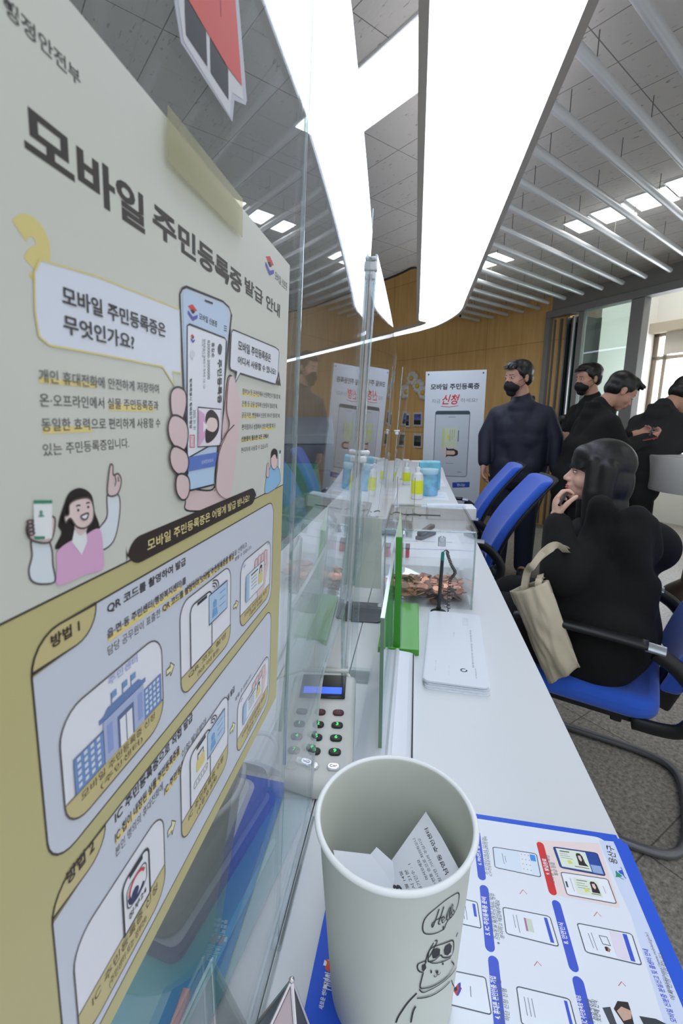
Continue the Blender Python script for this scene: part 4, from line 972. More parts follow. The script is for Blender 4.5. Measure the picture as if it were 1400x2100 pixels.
capt(q, 'IC 주민등록증 신청', '(주민센터 또는 정부24)')
arrow(351, 1697, 16, 30)
q = picbox(368, 1560, 1733, 466, 1688); phone_card(q, True); capt(q, 'IC 주민등록증 수령', '(수령 후 등록)')
arrow(476, 1492, 10, 20)
q = picbox(486, 1440, 1550, 550, 1518); hand_card(q); capt(q, '모바일 주민등록증 발급', '(앱에 저장)')
back = slab([psurf(u, v, 0.00003) for u, v in ((pu0, pv0), (pu1, pv0), (pu1, pv1), (pu0, pv1))], Vector((-0.0009, 0, 0)))
tag(S.build('poster', print_mat('poster_print', 0.38), base=[(back[0], back[1], (226, 226, 216))]), 'cream and yellow guide poster with a hand holding a phone, taped to the nearest screen', 'poster')

# tape strips and the die-cut sticker on the same screen
Ssurf = lambda u, v, l: psurf(u, v, l + 0.0009)
T_ = Sheet(Ssurf, 0.00006)
ta, tb = right_u(330, 227, 331), right_u(489, 407, 489)
TAPE = clear_mat('matte_tape', (238, 236, 220), 0.22, (214, 214, 186), 0.02, rough=0.3)
b_ = B(); prism(b_, [psurf(u, v, 0.0016) for u, v in ((ta, pv1 - 0.0115), (tb, pv1 - 0.0115), (tb, pv1 + 0.0015), (ta, pv1 + 0.0015))], Vector((0.0001, 0, 0)))
tag(obj('tape_strip', b_, TAPE), 'matte clear tape strip holding the poster\'s top edge to the screen', 'tape')
K = Sheet(lambda u, v, l: psurf(u, v, l + 0.0002), 0.00006)
def KP(x, y): return P(x / 2.3333, y / 2.3333)
out = [(835, -330), (832, 20), (862, 205), (1108, 584), (1118, 480), (1172, 503), (1178, 480), (1138, 0), (1130, -330)]
K.poly([KP(*p) for p in out], (186, 186, 196)); inn = [(852, -330), (850, 20), (872, 195), (1095, 555), (1104, 440), (1160, 478), (1122, 0), (1110, -330)]
K.poly([KP(*p) for p in inn], (204, 205, 208))
K.poly([KP(*p) for p in ((872, -330), (878, 60), (884, 168), (986, 320), (980, 150), (880, -30))], (40, 38, 40))
K.poly([KP(*p) for p in ((998, 150), (1002, 348), (1088, 478), (1086, 330))], (40, 38, 40))
K.poly([KP(*p) for p in ((880, -330), (895, 0), (1082, 320), (1152, 412), (1120, 0), (1098, -330))], (206, 80, 66))
K.stroke([KP(1046, -60), KP(1050, 80)], 0.0003, (60, 40, 40))
bk = slab([K.surf(*KP(*p), 0.00002) for p in out], Vector((-0.00015, 0, 0)))
tag(K.build('sticker', print_mat('sticker_print', 0.5), base=[(bk[0], bk[1], (180, 180, 190))]), 'die-cut red and black sticker on the screen above the poster', 'sticker')

# ------------------------------------------------------------------ LEAFLETS on the counter
c0 = W(640, 2090, TZ)
def on_top(px, py, z=TZ + 0.0035): p = W(px, py, z); return (p.x, p.y)
def leaflets():
    A_ = Vector(on_top(1262, 1712)); Bn = Vector(on_top(945, 1664)); dirx = (A_ - Bn).normalized(); diry = Vector((dirx.y, -dirx.x))   # diry towards the camera
    def local(px, py): d = Vector(on_top(px, py)) - A_; return (d.dot(dirx), d.dot(diry))
    return A_, dirx, diry, local
LA, LDX, LDY, loc = leaflets()
def lsurf_at(dx, dy, z, rot=0.0):
    c, s = math.cos(rot), math.sin(rot)
    def f(u, v, l):
        u2, v2 = u * c - v * s + dx, u * s + v * c + dy
        p = LA + LDX * u2 + LDY * v2; return Vector((p.x, p.y, z + l))
    return f
WL, HL_ = 0.276, 0.30
for k in range(3):
    z = TZ + 0.0013 + 0.001 * k; sf = lsurf_at(0.004 * (2 - k) + 0.0005, 0.003 * (2 - k), z, 0.012 * (2 - k)); Sh = Sheet(sf, 0.00005)
    base = slab([sf(u, v, 0.0) for u, v in rrect(-WL, 0.0, 0.0, HL_, 0.0008, 1)], Vector((0, 0, -0.0008)))
    BLU = (44, 92, 214)
    if k < 2:
        Sh.poly([(-WL, 0), (0, 0), (0, HL_), (-WL, HL_)], BLU, layer=1)
        tag(Sh.build('leaflet', GLOSSY, base=[(base[0], base[1], (226, 230, 236))]), ['blue bordered leaflet at the bottom of the stack on the counter', 'blue bordered leaflet in the middle of the stack on the counter'][k], 'leaflet', 'leaflets stacked under the paper cup')
        continue
    Sh.poly([(-WL, 0), (0, 0), (0, HL_), (-WL, HL_)], BLU)
    wr = rrect(-WL + 0.034, 0.006, -0.0105, HL_ + 0.01, (0.012, 0.012, 0.0, 0.0)); wr = [(u, v) for u, v in wr]
    Sh.poly(wr, (230, 236, 244))
    # the band with the district mark and web address
    Lc = lambda x, y: loc(x, y)
    def C4(x, y): return loc(900 + x / 2.8, 1600 + y / 2.8)
    def C9(x, y): return loc(1080 + x / 4.375, 1650 + y / 4.375)
    Sh.poly([C9(640, 318), C9(770, 330), C9(790, 370), (-0.0105, HL_ - 0.02), (-0.038, HL_ - 0.02), C9(930, 1000), C9(820, 760)], (212, 222, 244))
    Sh.poly([C9(82, 320), C9(640, 345), C9(830, 925), C9(200, 795)], (240, 222, 218))
    def up_text(s, a, b_, c, col, bold=0.0, fn=C9): Sh.text(s, fn(*a), fn(*b_), fn(*c), col, bold)
    def pill(a, b_, w2, col, fn=C4):
        A3, B3 = Vector(fn(*a)), Vector(fn(*b_)); d = (B3 - A3).normalized(); n = Vector((-d.y, d.x)) * w2
        pts = [A3 + n * math.cos(R(t)) - d * w2 * math.sin(R(t)) for t in range(0, 181, 20)] + [B3 - n * math.cos(R(t)) + d * w2 * math.sin(R(t)) for t in range(0, 181, 20)]
        Sh.poly([(p.x, p.y) for p in pts], col)
    PB = (66, 92, 206)
    pill((212, 305), (242, 552), 0.0036, PB); pill((255, 625), (288, 955), 0.0038, PB); pill((308, 1040), (345, 1420), 0.004, PB)
    pill((670, 712), (768, 1070), 0.0036, PB); pill((795, 1160), (870, 1480), 0.004, PB); pill((578, 372), (648, 638), 0.0034, (214, 52, 52))
    # text reads away from the camera: glyph tops face left
    def rt(s, x0, y0, x1, y1, thick, col, bold=0.0, fn=C4):
        a = Vector(fn(x0, y0)); b_ = Vector(fn(x1, y1)); d = (b_ - a).normalized(); n = Vector((d.y, -d.x)) * thick
        # choose the side facing left (negative u)
        if n.x > 0: n = -n
        Sh.text(s, a, b_, a + n, col, bold)
    WT = (240, 242, 250); TX = (92, 96, 104)
    rt('6. PIN번호 입력', 244, 488, 228, 362, 0.0042, WT, 0.02); rt('5. IC 주민등록증 준비', 292, 892, 268, 672, 0.0046, WT, 0.03); rt('4. 휴대폰 본인인증 가입', 352, 1375, 322, 1128, 0.0048, WT, 0.03)
    rt('8. 안면인식', 742, 942, 710, 820, 0.0044, WT, 0.02); rt('7. IC 주민등록증 태깅', 858, 1420, 808, 1238, 0.0046, WT, 0.02); rt('9. 발급완료', 636, 545, 612, 452, 0.0042, WT, 0.02)
    rt('주민센터에서 입력한', 284, 545, 262, 330, 0.0034, TX); rt('IC주민등록증 PIN번호(6자리) 입력', 306, 552, 274, 325, 0.0034, TX)
    rt('IC 주민등록증 태깅 준비', 328, 908, 300, 650, 0.0036, TX); rt('※ 스마트폰 케이스가 있는 경우', 350, 944, 318, 652, 0.0036, TX); rt('분리하고 태깅해주세요', 372, 910, 344, 690, 0.0036, TX)
    rt('모바일 주민등록증 앱', 372, 1400, 352, 1150, 0.0040, TX); rt('하단 신청 진행', 405, 1385, 384, 1200, 0.0036, TX)
    rt('모바일 주민등록증', 664, 595, 630, 432, 0.0036, TX); rt('발급 완료', 680, 548, 660, 474, 0.0036, TX)
    rt('주민등록증을', 892, 1400, 872, 1262, 0.0044, TX, 0.01); rt('뒷면에 인식', 928, 1390, 908, 1270, 0.0044, TX, 0.01)
    # phones lying on their side
    def phone(c, col=(234, 240, 248), line=(84, 90, 98), fn=C4):
        q = [Vector(fn(*p)) for p in c]
        def Q(s, t): return tuple(q[0] * (1 - s) * (1 - t) + q[1] * s * (1 - t) + q[2] * s * t + q[3] * (1 - s) * t)
        rr = [Q(min(1, max(0, a)), min(1, max(0, b_))) for a, b_ in rrect(0, 0, 1, 1, 0.07)]
        Sh.poly(rr, col); Sh.stroke(rr, 0.0008, line, True); return Q
    def qp(Q, x0, y0, x1, y1, col, **k): Sh.poly([Q(x0, y0), Q(x1, y0), Q(x1, y1), Q(x0, y1)], col, **k)
    Q = phone(((305, 382), (555, 422), (582, 556), (318, 500)), (222, 234, 246)); qp(Q, .84, .08, .96, .36, (66, 150, 228)); qp(Q, .60, .04, .82, .96, (232, 238, 246))
    for i in range(3):
        for j in range(4): qp(Q, .64 + .08 * i, .12 + .22 * j, .655 + .08 * i, .16 + .22 * j, (120, 130, 150))
    Sh.stroke([Q(.2, .25), Q(.22, .75)], 0.0004, TX); Sh.stroke([Q(.26, .35), Q(.27, .65)], 0.0004, TX)
    Q = phone(((362, 728), (632, 782), (684, 955), (382, 880))); qp(Q, .86, .08, .93, .92, PB); qp(Q, .42, .25, .58, .72, (206, 222, 200)); qp(Q, .42, .25, .46, .72, (176, 120, 150)); Sh.stroke([Q(.2, .22), Q(.21, .7)], 0.0004, TX); Sh.stroke([Q(.27, .2), Q(.28, .85)], 0.0004, TX)
    Q = phone(((80, 668), (215, 700), (238, 850), (100, 818))); qp(Q, .78, .1, .9, .6, PB)
    for i in range(4): Sh.stroke([Q(.1 + .12 * i, .2), Q(.1 + .12 * i, .8)], 0.0004, TX)
    Q = phone(((70, 1092), (262, 1132), (296, 1346), (30, 1280))); Sh.stroke([Q(.55, .35), Q(.57, .65)], 0.0005, TX)
    Q = phone(((440, 1182), (745, 1256), (800, 1470), (470, 1400))); qp(Q, .88, .08, .94, .92, PB)
    for i in range(3): Sh.stroke([Q(.12 + .07 * i, .25), Q(.13 + .07 * i, .75)], 0.0004, TX)
    Q = phone(((788, 820), (1102, 882), (1160, 1062), (838, 986))); qp(Q, .82, .06, .9, .94, PB); qp(Q, .58, .06, .8, .94, (232, 224, 238))
    Sh.stroke([Q(.16, .3), Q(.18, .8)], 0.0004, TX); Sh.stroke([Q(.22, .25), Q(.24, .85)], 0.0004, TX); Sh.stroke([Q(.36, .3), Q(.5, .3), Q(.52, .58), Q(.38, .58)], 0.0005, (90, 90, 96), True); Sh.poly([Q(.40, .66), Q(.46, .64), Q(.50, .72), Q(.46, .82), Q(.41, .8)], (170, 120, 110)); Sh.poly([Q(.395, .68), Q(.43, .64), Q(.45, .70), Q(.43, .8), Q(.40, .8)], (50, 40, 40))
    # completed ID phones
    def idcard(Q, x0, y0, x1, y1, big):
        qp(Q, x0, y0, x1, y1, (228, 238, 222)); 
        mx = x0 + (x1 - x0) * .64
        hp = [(mx + .0, y0 + .12), (mx + .03, y0 + .06), (mx + .10, y0 + .06), (mx + .14, y0 + .14), (mx + .155, y0 + .36), (x1 - .03, y0 + .46), (mx - .01, y0 + .46), (mx + .0, y0 + .30)]
        k_ = (y1 - y0) / .8
        hp = [(a, y0 + (b_ - y0) * k_ * 1.35) for a, b_ in hp]
        Sh.poly([Q(*p) for p in hp], (46, 38, 40))
        fx_ = mx + .035; Sh.poly([Q(fx_, y0 + .2 * k_), Q(fx_ + .06, y0 + .18 * k_), Q(fx_ + .07, y0 + .36 * k_), Q(fx_ + .035, y0 + .46 * k_), Q(fx_, y0 + .36 * k_)], (232, 206, 196))
        Sh.stroke([Q(x0 + .06, y0 + .1), Q(x0 + .28, y0 + .1)], 0.0010 if big else 0.0006, (60, 62, 66))
        for i in range(3): Sh.stroke([Q(x0 + .04, y0 + .22 + .1 * i), Q(x0 + .22 + .04 * i, y0 + .22 + .1 * i)], 0.0004, (110, 130, 110))
        Sh.poly([Q(x0 + .16, y0 + .50 * k_), Q(x0 + .24, y0 + .46 * k_), Q(x0 + .28, y0 + .6 * k_), Q(x0 + .18, y0 + .66 * k_)], (226, 224, 120))
        Sh.stroke([Q(x0 + .3, y1 - .1), Q(x1 - .03, y1 - .1)], 0.0006, (90, 60, 60))
    Q = phone(((230, 378), (625, 435), (700, 640), (295, 565)), (40, 74, 158), (34, 50, 92), C9); qp(Q, .05, .05, .72, .93, (232, 240, 226)); idcard(Q, .06, .07, .71, .91, True); qp(Q, .74, .6, .97, .95, (150, 176, 220))
    Q = phone(((298, 605), (718, 668), (800, 890), (355, 808)), (240, 243, 248), (90, 94, 100), C9); idcard(Q, .24, .16, .76, .86, False); qp(Q, .04, .4, .08, .66, (70, 80, 92)); Sh.stroke([Q(.17, .2), Q(.18, .8)], 0.0003, TX); Sh.stroke([Q(.84, .35), Q(.85, .65)], 0.0003, TX)
    for (x, y) in ((480, 640), (905, 768), (562, 1052), (1045, 1168)):
        Sh.stroke([C4(x - 20, y + 12), C4(x - 2, y - 12), C4(x + 22, y + 14)], 0.0005, (196, 96, 90))
    # district mark
    Sh.poly([C9(788, 600), C9(800, 590), C9(815, 648), C9(802, 650)], (40, 150, 120)); Sh.poly([C9(790, 650), C9(800, 600), C9(850, 640), C9(842, 648)], (40, 150, 120)); Sh.stroke([C9(805, 640), C9(862, 672)], 0.0006, (40, 150, 120))
    Sh.poly([C9(812, 595), C9(850, 585), C9(862, 612), C9(872, 655), C9(852, 628), C9(828, 618)], (50, 100, 200)); Sh.stroke([C9(850, 585), C9(835, 560)], 0.0006, (50, 100, 200)); Sh.stroke([C9(868, 645), C9(884, 664)], 0.0008, (50, 100, 200))
    rt('용산구', 812, 540, 775, 378, 0.0074, (62, 60, 60), 0.012, C9)
    rt('모바일 신분증 분실신고 및 콜센터 안내', 1345, 1960, 1082, 1300, 0.0044, (60, 80, 200), 0.02, C9); rt('홈페이지(https://www.mobileid.go.kr)', 1310, 1700, 1085, 1150, 0.0036, (80, 84, 92), 0, C9); rt('에서 신청 가능합니다.', 1330, 1760, 1210, 1330, 0.0036, (80, 84, 92), 0, C9)
    # person card at the bottom edge
    Sh.poly([C9(670, 1820), C9(740, 1812), C9(800, 1969), C9(740, 1975)], (70, 78, 84)); Sh.poly([C9(1000, 1895), C9(1150, 1920), C9(1290, 1990), C9(1050, 1990)], (60, 66, 72))
    Sh.poly([C9(772, 1830), C9(805, 1760), C9(900, 1770), C9(920, 1830), C9(960, 1990), C9(880, 1990)], (50, 42, 42)); Sh.poly([C9(800, 1850), C9(840, 1810), C9(930, 1850), C9(930, 1920), C9(860, 1940)], (206, 170, 150))
    # left column behind the cup: white heading on blue
    def C3(x, y): return loc(600 + x / 3.111, 1500 + y / 3.111)
    rt('모바일 주민등록증', 340, 1690, 400, 1400, 0.020, WT, 0.03, C3)
    rt('새로운 쎈터! 행복한', 190, 1775, 235, 1550, 0.0036, WT, 0.02, C3)
    Sh.poly([C3(200, 1475), C3(212, 1450), C3(240, 1470), C3(245, 1520), C3(225, 1535), C3(205, 1515)], (222, 84, 60)); Sh.poly([C3(190, 1490), C3(200, 1455), C3(215, 1470), C3(208, 1495)], (236, 240, 250))
    idm = [C3(1050, 1608), C3(1075, 1640), C3(1040, 1685), C3(1018, 1650)]; Sh.poly(idm, (206, 70, 56)); Sh.poly([C3(1022, 1638), C3(1040, 1625), C3(1046, 1650), C3(1030, 1660)], (40, 38, 50)); Sh.poly([C3(1050, 1608), C3(1066, 1600), C3(1068, 1655), C3(1052, 1685), C3(1040, 1685), C3(1056, 1640)], (50, 70, 176))
    tag(Sh.build('leaflet', GLOSSY, base=[(base[0], base[1], (226, 230, 236))]), 'top leaflet of the stack, showing phone screens and steps in Korean, under the paper cup', 'leaflet', 'leaflets stacked under the paper cup')
LEAF_TOP = TZ + 0.0004 + 0.002 + 0.0008 + 0.0036

# ------------------------------------------------------------------ PAPER CUP with ticket slips
CUP = Vector((-0.006, 0.268, TZ + 0.0042))
CR0, CR1, CH = 0.0450, 0.0528, 0.148
def cup():
    t = empty('paper_cup', CUP, 0, 'large white paper cup printed with a bear in goggles, standing on the leaflets', 'cup')
    b_ = B()
    prof = [(CR0 - 0.003, 0.0), (CR0, 0.0), (CR1 - 0.0002, CH - 0.003)]
    # rolled rim
    for a in range(-90, 181, 30): prof.append((CR1 + 0.0006 + 0.0019 * math.cos(R(a)), CH + 0.0015 * math.sin(R(a)) + 0.0))
    prof += [(CR1 - 0.0012, CH - 0.003), (CR0 - 0.0011, 0.006), (0.0005, 0.006)]
    lathe(b_, prof, 96)
    obj('cup_wall', b_, mat('cup_paper', (212, 216, 206), 0.55, bump=0.02, bscale=700), t, smooth='auto')
    b_ = B(); tube(b_, [Vector(((CR1 + 0.0008) * math.cos(a), (CR1 + 0.0008) * math.sin(a), CH)) for a in [2 * math.pi * k / 96 for k in range(96)]], 0.0021, 8, closed=True)
    obj('rolled_rim', b_, mat('rim_paper', (236, 240, 240), 0.45), t, smooth=True)
    # drawing on the wall: (u, v) = arc angle, height
    def cp(px, py):
        # column/row of the photograph to the cone's angle and height
        r = ray(px, py); o = CAM - CUP; k = (CR1 - CR0) / CH
        a = r.x ** 2 + r.y ** 2 - (k * r.z) ** 2; h = CR0 + k * o.z
        b2 = 2 * (o.x * r.x + o.y * r.y - h * k * r.z); c2 = o.x ** 2 + o.y ** 2 - h * h
        dsc = b2 * b2 - 4 * a * c2
        if dsc < 0: dsc = 0
        tt = (-b2 - math.sqrt(dsc)) / (2 * a); p = o + r * tt
        return (math.atan2(p.y, p.x), max(0.002, min(CH - 0.004, p.z)))
    def cs(u, v, l):
        rad = CR0 + (CR1 - CR0) * v / CH + 0.00025 + l; return Vector((rad * math.cos(u), rad * math.sin(u), v))
    Cs = Sheet(cs, 0.00004); IK = (46, 46, 50)
    def g(x, y): return cp(600 + x / 3.111, 1500 + y / 3.111)
    def st(pts, wd=0.0009, sm=5, closed=False):
        q = [Vector((g(*p)[0] * CR1 * 0.85, g(*p)[1], 0)) for p in pts]
        q = spline(q, sm, closed)
        # width in metres: draw in arc-length space, then convert
        tmp = Sheet(lambda u, v, l: (u, v, l)); tmp.stroke([(p.x, p.y) for p in q], wd, IK, closed)
        Cs.add([(v[0] / (CR1 * 0.85), v[1]) for v in tmp.V], tmp.F, IK)
    def fl(pts, col=IK): Cs.poly([g(*p) for p in pts], col)
    st([(960, 1262), (900, 1288), (840, 1285), (828, 1240), (848, 1185), (900, 1135), (980, 1070), (1045, 1030), (1060, 1045), (1050, 1110), (1025, 1165), (985, 1210), (962, 1262), (958, 1240)], 0.0007)
    # Hello
    st([(932, 1130), (915, 1185), (892, 1245), (888, 1225), (915, 1200), (960, 1180)], 0.0007); st([(962, 1115), (945, 1170), (928, 1222), (940, 1225)], 0.0007)
    st([(948, 1205), (965, 1188), (958, 1178), (948, 1195), (955, 1218), (975, 1195)], 0.0006); st([(975, 1195), (1002, 1130), (996, 1125), (980, 1170), (982, 1200), (995, 1185)], 0.0006)
    st([(995, 1185), (1018, 1110), (1010, 1108), (998, 1160), (1002, 1185), (1012, 1165)], 0.0006); st([(1022, 1135), (1010, 1150), (1014, 1165), (1026, 1150), (1022, 1135)], 0.0006, closed=True)
    # goggles and bear
    st([(905, 1335), (918, 1332), (915, 1350), (880, 1420), (868, 1440)], 0.0007); st([(898, 1345), (865, 1405), (850, 1450), (845, 1470)], 0.0007)
    st([(862, 1455), (868, 1400), (900, 1370), (960, 1350), (1010, 1332), (1024, 1345), (1022, 1400), (1005, 1432), (960, 1440), (940, 1425), (905, 1455), (870, 1465)], 0.0008, closed=True)
    fl([(885, 1420), (893, 1395), (915, 1380), (938, 1385), (935, 1418), (912, 1442), (890, 1444)]); fl([(962, 1395), (972, 1368), (1000, 1350), (1012, 1365), (1005, 1405), (985, 1425), (965, 1420)])
    st([(862, 1462), (900, 1475), (960, 1462), (1005, 1440)], 0.0007); st([(846, 1478), (845, 1462), (800, 1480), (795, 1510), (810, 1530), (828, 1532)], 0.0008)
    fl([(822, 1490), (845, 1478), (850, 1505), (832, 1530), (822, 1515)])
    st([(832, 1532), (818, 1585), (812, 1630), (850, 1632), (920, 1605), (980, 1560), (1015, 1510), (1025, 1485), (1010, 1465)], 0.0008)
    fl([(876, 1520), (884, 1518), (887, 1530), (880, 1540), (875, 1532)]); fl([(950, 1470), (957, 1468), (960, 1480), (954, 1488), (949, 1481)]); fl([(910, 1522), (925, 1520), (925, 1535), (915, 1540), (908, 1532)])
    st([(918, 1538), (915, 1555), (902, 1560), (898, 1550)], 0.0005); st([(918, 1542), (930, 1545), (940, 1530)], 0.0005)
    st([(790, 1668), (740, 1720), (700, 1775), (672, 1820), (658, 1855)], 0.0011); st([(806, 1640), (830, 1660), (880, 1640), (960, 1590), (1015, 1540), (1040, 1500)], 0.0008)
    st([(790, 1696), (850, 1690), (900, 1672), (955, 1635), (1000, 1590)], 0.0009); st([(782, 1748), (765, 1785), (752, 1850)], 0.0011); st([(1012, 1585), (1020, 1612), (1040, 1640)], 0.0007); st([(1040, 1310), (1052, 1280)], 0.0012)
    Cs.build('printed_drawing', print_mat('cup_ink', 0.6), t)
    return t
cup()
# ticket slips standing in the cup
def slip(poly_px, p0, nrm, label, texts, col=(226, 230, 236)):
    p0 = Vector(p0); N = Vector(nrm).normalized(); U = Vector((0, 0, 1)).cross(N).normalized(); V = N.cross(U)
    def uv(x, y):
        r = ray(x, y); t = (p0 - CAM).dot(N) / r.dot(N); p = CAM + r * t
        # keep inside the cup wall
        d = p - CUP; rad = math.hypot(d.x, d.y); lim = CR0 + (CR1 - CR0) * max(0, min(1, d.z / CH)) - 0.004
        if rad > lim: d.x *= lim / rad; d.y *= lim / rad; p = CUP + d
        return ((p - p0).dot(U), (p - p0).dot(V))
    sf = lambda u, v, l: p0 + U * u + V * v + N * l
    Sh = Sheet(sf, 0.00006)
    for s, a, b_, c, bo in texts: Sh.text(s, uv(*a), uv(*b_), uv(*c), (70, 72, 78), bo)
    base = slab([sf(u, v, 0.0) for u, v in [uv(*p) for p in poly_px]], -N * 0.00015)
    tag(Sh.build('ticket_slip', print_mat('thermal_paper', 0.6), base=[(base[0], base[1], col)]), label, 'ticket', 'number tickets dropped in the paper cup')
def h3(x, y): return (600 + x / 3.111, 1500 + y / 3.111)
HH = lambda z: CUP + Vector((0, 0, z))
slip([(873, 1664), (905, 1716), (950, 1796), (920, 1850), (850, 1880), (770, 1880), (762, 1822), (800, 1768)], HH(0.088), (-0.42, -0.30, 0.86), 'printed number ticket with a large 8, leaning at the right inside the cup',
     [('남영동 주민센터', h3(998, 905), h3(862, 612), h3(972, 918), 0.02), ('잠시만 기다려 주십시오', h3(952, 955), h3(812, 678), h3(934, 964), 0), ('수번호 순으로 처리하오니', h3(926, 985), h3(782, 680), h3(906, 994), 0),
      ('어서오세요', h3(868, 942), h3(808, 815), h3(848, 950), 0), ('대기인수 : 1', h3(836, 1015), h3(752, 842), h3(814, 1024), 0), ('10시 21분', h3(802, 1035), h3(730, 880), h3(780, 1042), 0), ('03월 14일', h3(762, 1040), h3(696, 892), h3(742, 1046), 0), ('8', h3(712, 1046), h3(690, 980), h3(648, 1040), 0.04)])
slip([(683, 1743), (761, 1752), (790, 1790), (812, 1832), (760, 1838), (720, 1815), (690, 1775)], HH(0.094), (0.25, -0.42, 0.87), 'blank folded ticket lying at the left inside the cup', [])
slip([(772, 1737), (806, 1768), (812, 1830), (760, 1830), (748, 1765)], HH(0.088), (0.15, -0.42, 0.87), 'ticket corner standing up between the two others in the cup', [])
# ------------------------------------------------------------------ stack of envelopes beside the rail
def env():
    TL, TR, BR, BL = [Vector(W(*p, TZ + 0.012)) for p in ((866, 1240), (985, 1262), (1001, 1410), (876, 1382))]
    ux = Vector((math.cos(R(-4)), math.sin(R(-4)), 0)); uy = Vector((-ux.y, ux.x, 0)); wd, ht = 0.100, 0.275; o0 = Vector((BR.x, BR.y, 0)) - ux * wd / 2 + uy * ht / 2
    for k in range(5):
        z = TZ + 0.0026 * k; off = Vector((rc.uniform(-.002, .002), rc.uniform(-.003, .003), 0)) + ux * 0.0006 * (4 - k) - uy * 0.0016 * (4 - k); ang = rc.uniform(-0.01, 0.01)
        U = Vector((math.cos(ang) * ux.x - math.sin(ang) * ux.y, math.sin(ang) * ux.x + math.cos(ang) * ux.y, 0)); V = Vector((-U.y, U.x, 0))
        sf = lambda u, v, l, z=z, off=off, U=U, V=V: Vector((o0.x, o0.y, 0)) + off + U * u + V * v + Vector((0, 0, z + 0.0023 + l))
        Sh = Sheet(sf, 0.00005)
        pts = rrect(-wd / 2, -ht / 2, wd / 2, ht / 2, 0.009)
        if k == 4:
            IK = (120, 124, 132)
            cu, cv = wd * 0.13, -ht * 0.34
            Sh.stroke([(cu + 0.0046 * math.cos(R(a)), cv + 0.0046 * math.sin(R(a))) for a in range(60, 400, 15)], 0.0024, (70, 76, 92))
            def vt(s, x, y0, y1, th, col=IK): Sh.text(s, (x, y0), (x, y1), (x - th, y0), col)
            vt('행정안전부 모바일 주민등록증', wd * 0.30, -ht * 0.30, ht * 0.22, 0.0030); vt('우편번호', wd * 0.33, -ht * 0.42, -ht * 0.3, 0.002)
            for i in range(4): vt('안내문', wd * (0.16 + 0.03 * i), ht * 0.28, ht * 0.42, 0.0016, (176, 180, 188))
            vt('받는 사람', -wd * 0.32, -ht * .38, -ht * .26, 0.0018, (186, 190, 198)); vt('보내는 사람', -wd * 0.1, -ht * .42, -ht * .3, 0.0016, (190, 194, 200)); vt('서울', -wd * 0.02, ht * .08, ht * .16, 0.002, (170, 174, 182))
        base = slab([sf(u, v, -0.0001) for u, v in pts], Vector((0, 0, -0.0022)))
        tag(Sh.build('envelope', PAPER, base=[(base[0], base[1], (226, 231, 238))]),
            ['white card envelope at the bottom of the neat stack', 'second white card envelope from the bottom of the stack', 'middle white card envelope of the stack', 'white card envelope just under the top one', 'top white card envelope with a small dark round emblem'][k], 'envelope', 'envelopes stacked beside the coin box')
env()

# ------------------------------------------------------------------ things on the staff side seen through the screen
t = empty('pen_cushion', (-0.195, 0.345, TZ + 0.0042), R(-10), 'dark taupe rounded cushion on a navy base behind the screen', 'cushion')
b_ = B(); prism(b_, [(x, y, 0.006) for x, y in rrect(-0.036, -0.085, 0.034, 0.085, 0.016)], (0, 0, 0.03)); obj('pad', b_, mat('taupe_pad', (92, 88, 82), 0.7, bump=0.1, bscale=500), t, bevel=0.009, seg=3)
b_ = B(); prism(b_, [(x, y, 0.0005) for x, y in rrect(-0.046, -0.09, 0.042, 0.08, 0.01)], (0, 0, 0.006)); obj('base', b_, mat('navy_base', (30, 38, 98), 0.5), t)
b_ = B(); prism(b_, [(x, y, 0.007) for x, y in rrect(-0.04, -0.084, 0.037, 0.076, 0.008)], (0, 0, 0.0015)); obj('pale_liner', b_, mat('pale_liner', (150, 156, 172), 0.5), t)
t = empty('document_file', (-0.155, 0.30, TZ), R(-8), 'translucent teal plastic document file lying behind the screen', 'file')
b_ = B(); prism(b_, [(x, y, 0.0003) for x, y in rrect(-0.05, -0.20, 0.035, 0.13, 0.006)], (0, 0, 0.0035)); obj('cover', b_, mat('teal_file', (36, 150, 160), 0.25), t, bevel=0.001)
b_ = B(); box(b_, (0.018, -0.05, 0.0045), (0.006, 0.24, 0.001)); obj('clip_edge', b_, mat('teal_file_edge', (90, 190, 196), 0.2), t)
b_ = B(); tube(b_, [Vector((-0.185 + 0.03 * math.cos(a), 0.46 + 0.04 * math.sin(a), TZ + 0.012 + 0.006 * math.sin(a))) for a in [2 * math.pi * k / 40 for k in range(40)]], 0.003, 8, closed=True)
tag(obj('ring_cable', b_, mat('clear_ring', (196, 202, 200), 0.3), smooth=True), 'loop of pale cable lying behind the keypad', 'cable')
b_ = B(); prism(b_, [(x - 0.3, y + 0.28, TZ - 0.0004) for x, y in rrect(-0.09, -0.3, 0.09, 0.2, 0.01)], (0, 0, 0.002)); tag(obj('desk_mat', b_, mat('grey_desk_mat', (112, 112, 118), 0.6)), 'grey desk mat on the staff side of the counter', 'desk mat')
b_ = B(); prism(b_, [(x, y, TZ + 0.0036) for x, y in [(-0.143, 0.05), (-0.135, 0.05), (-0.150, 0.235), (-0.156, 0.235)]], (0, 0, 0.008)); tag(obj('ruler', b_, mat('amber_plastic', (222, 160, 84), 0.3), bevel=0.001), 'amber plastic ruler beside the teal file', 'ruler')
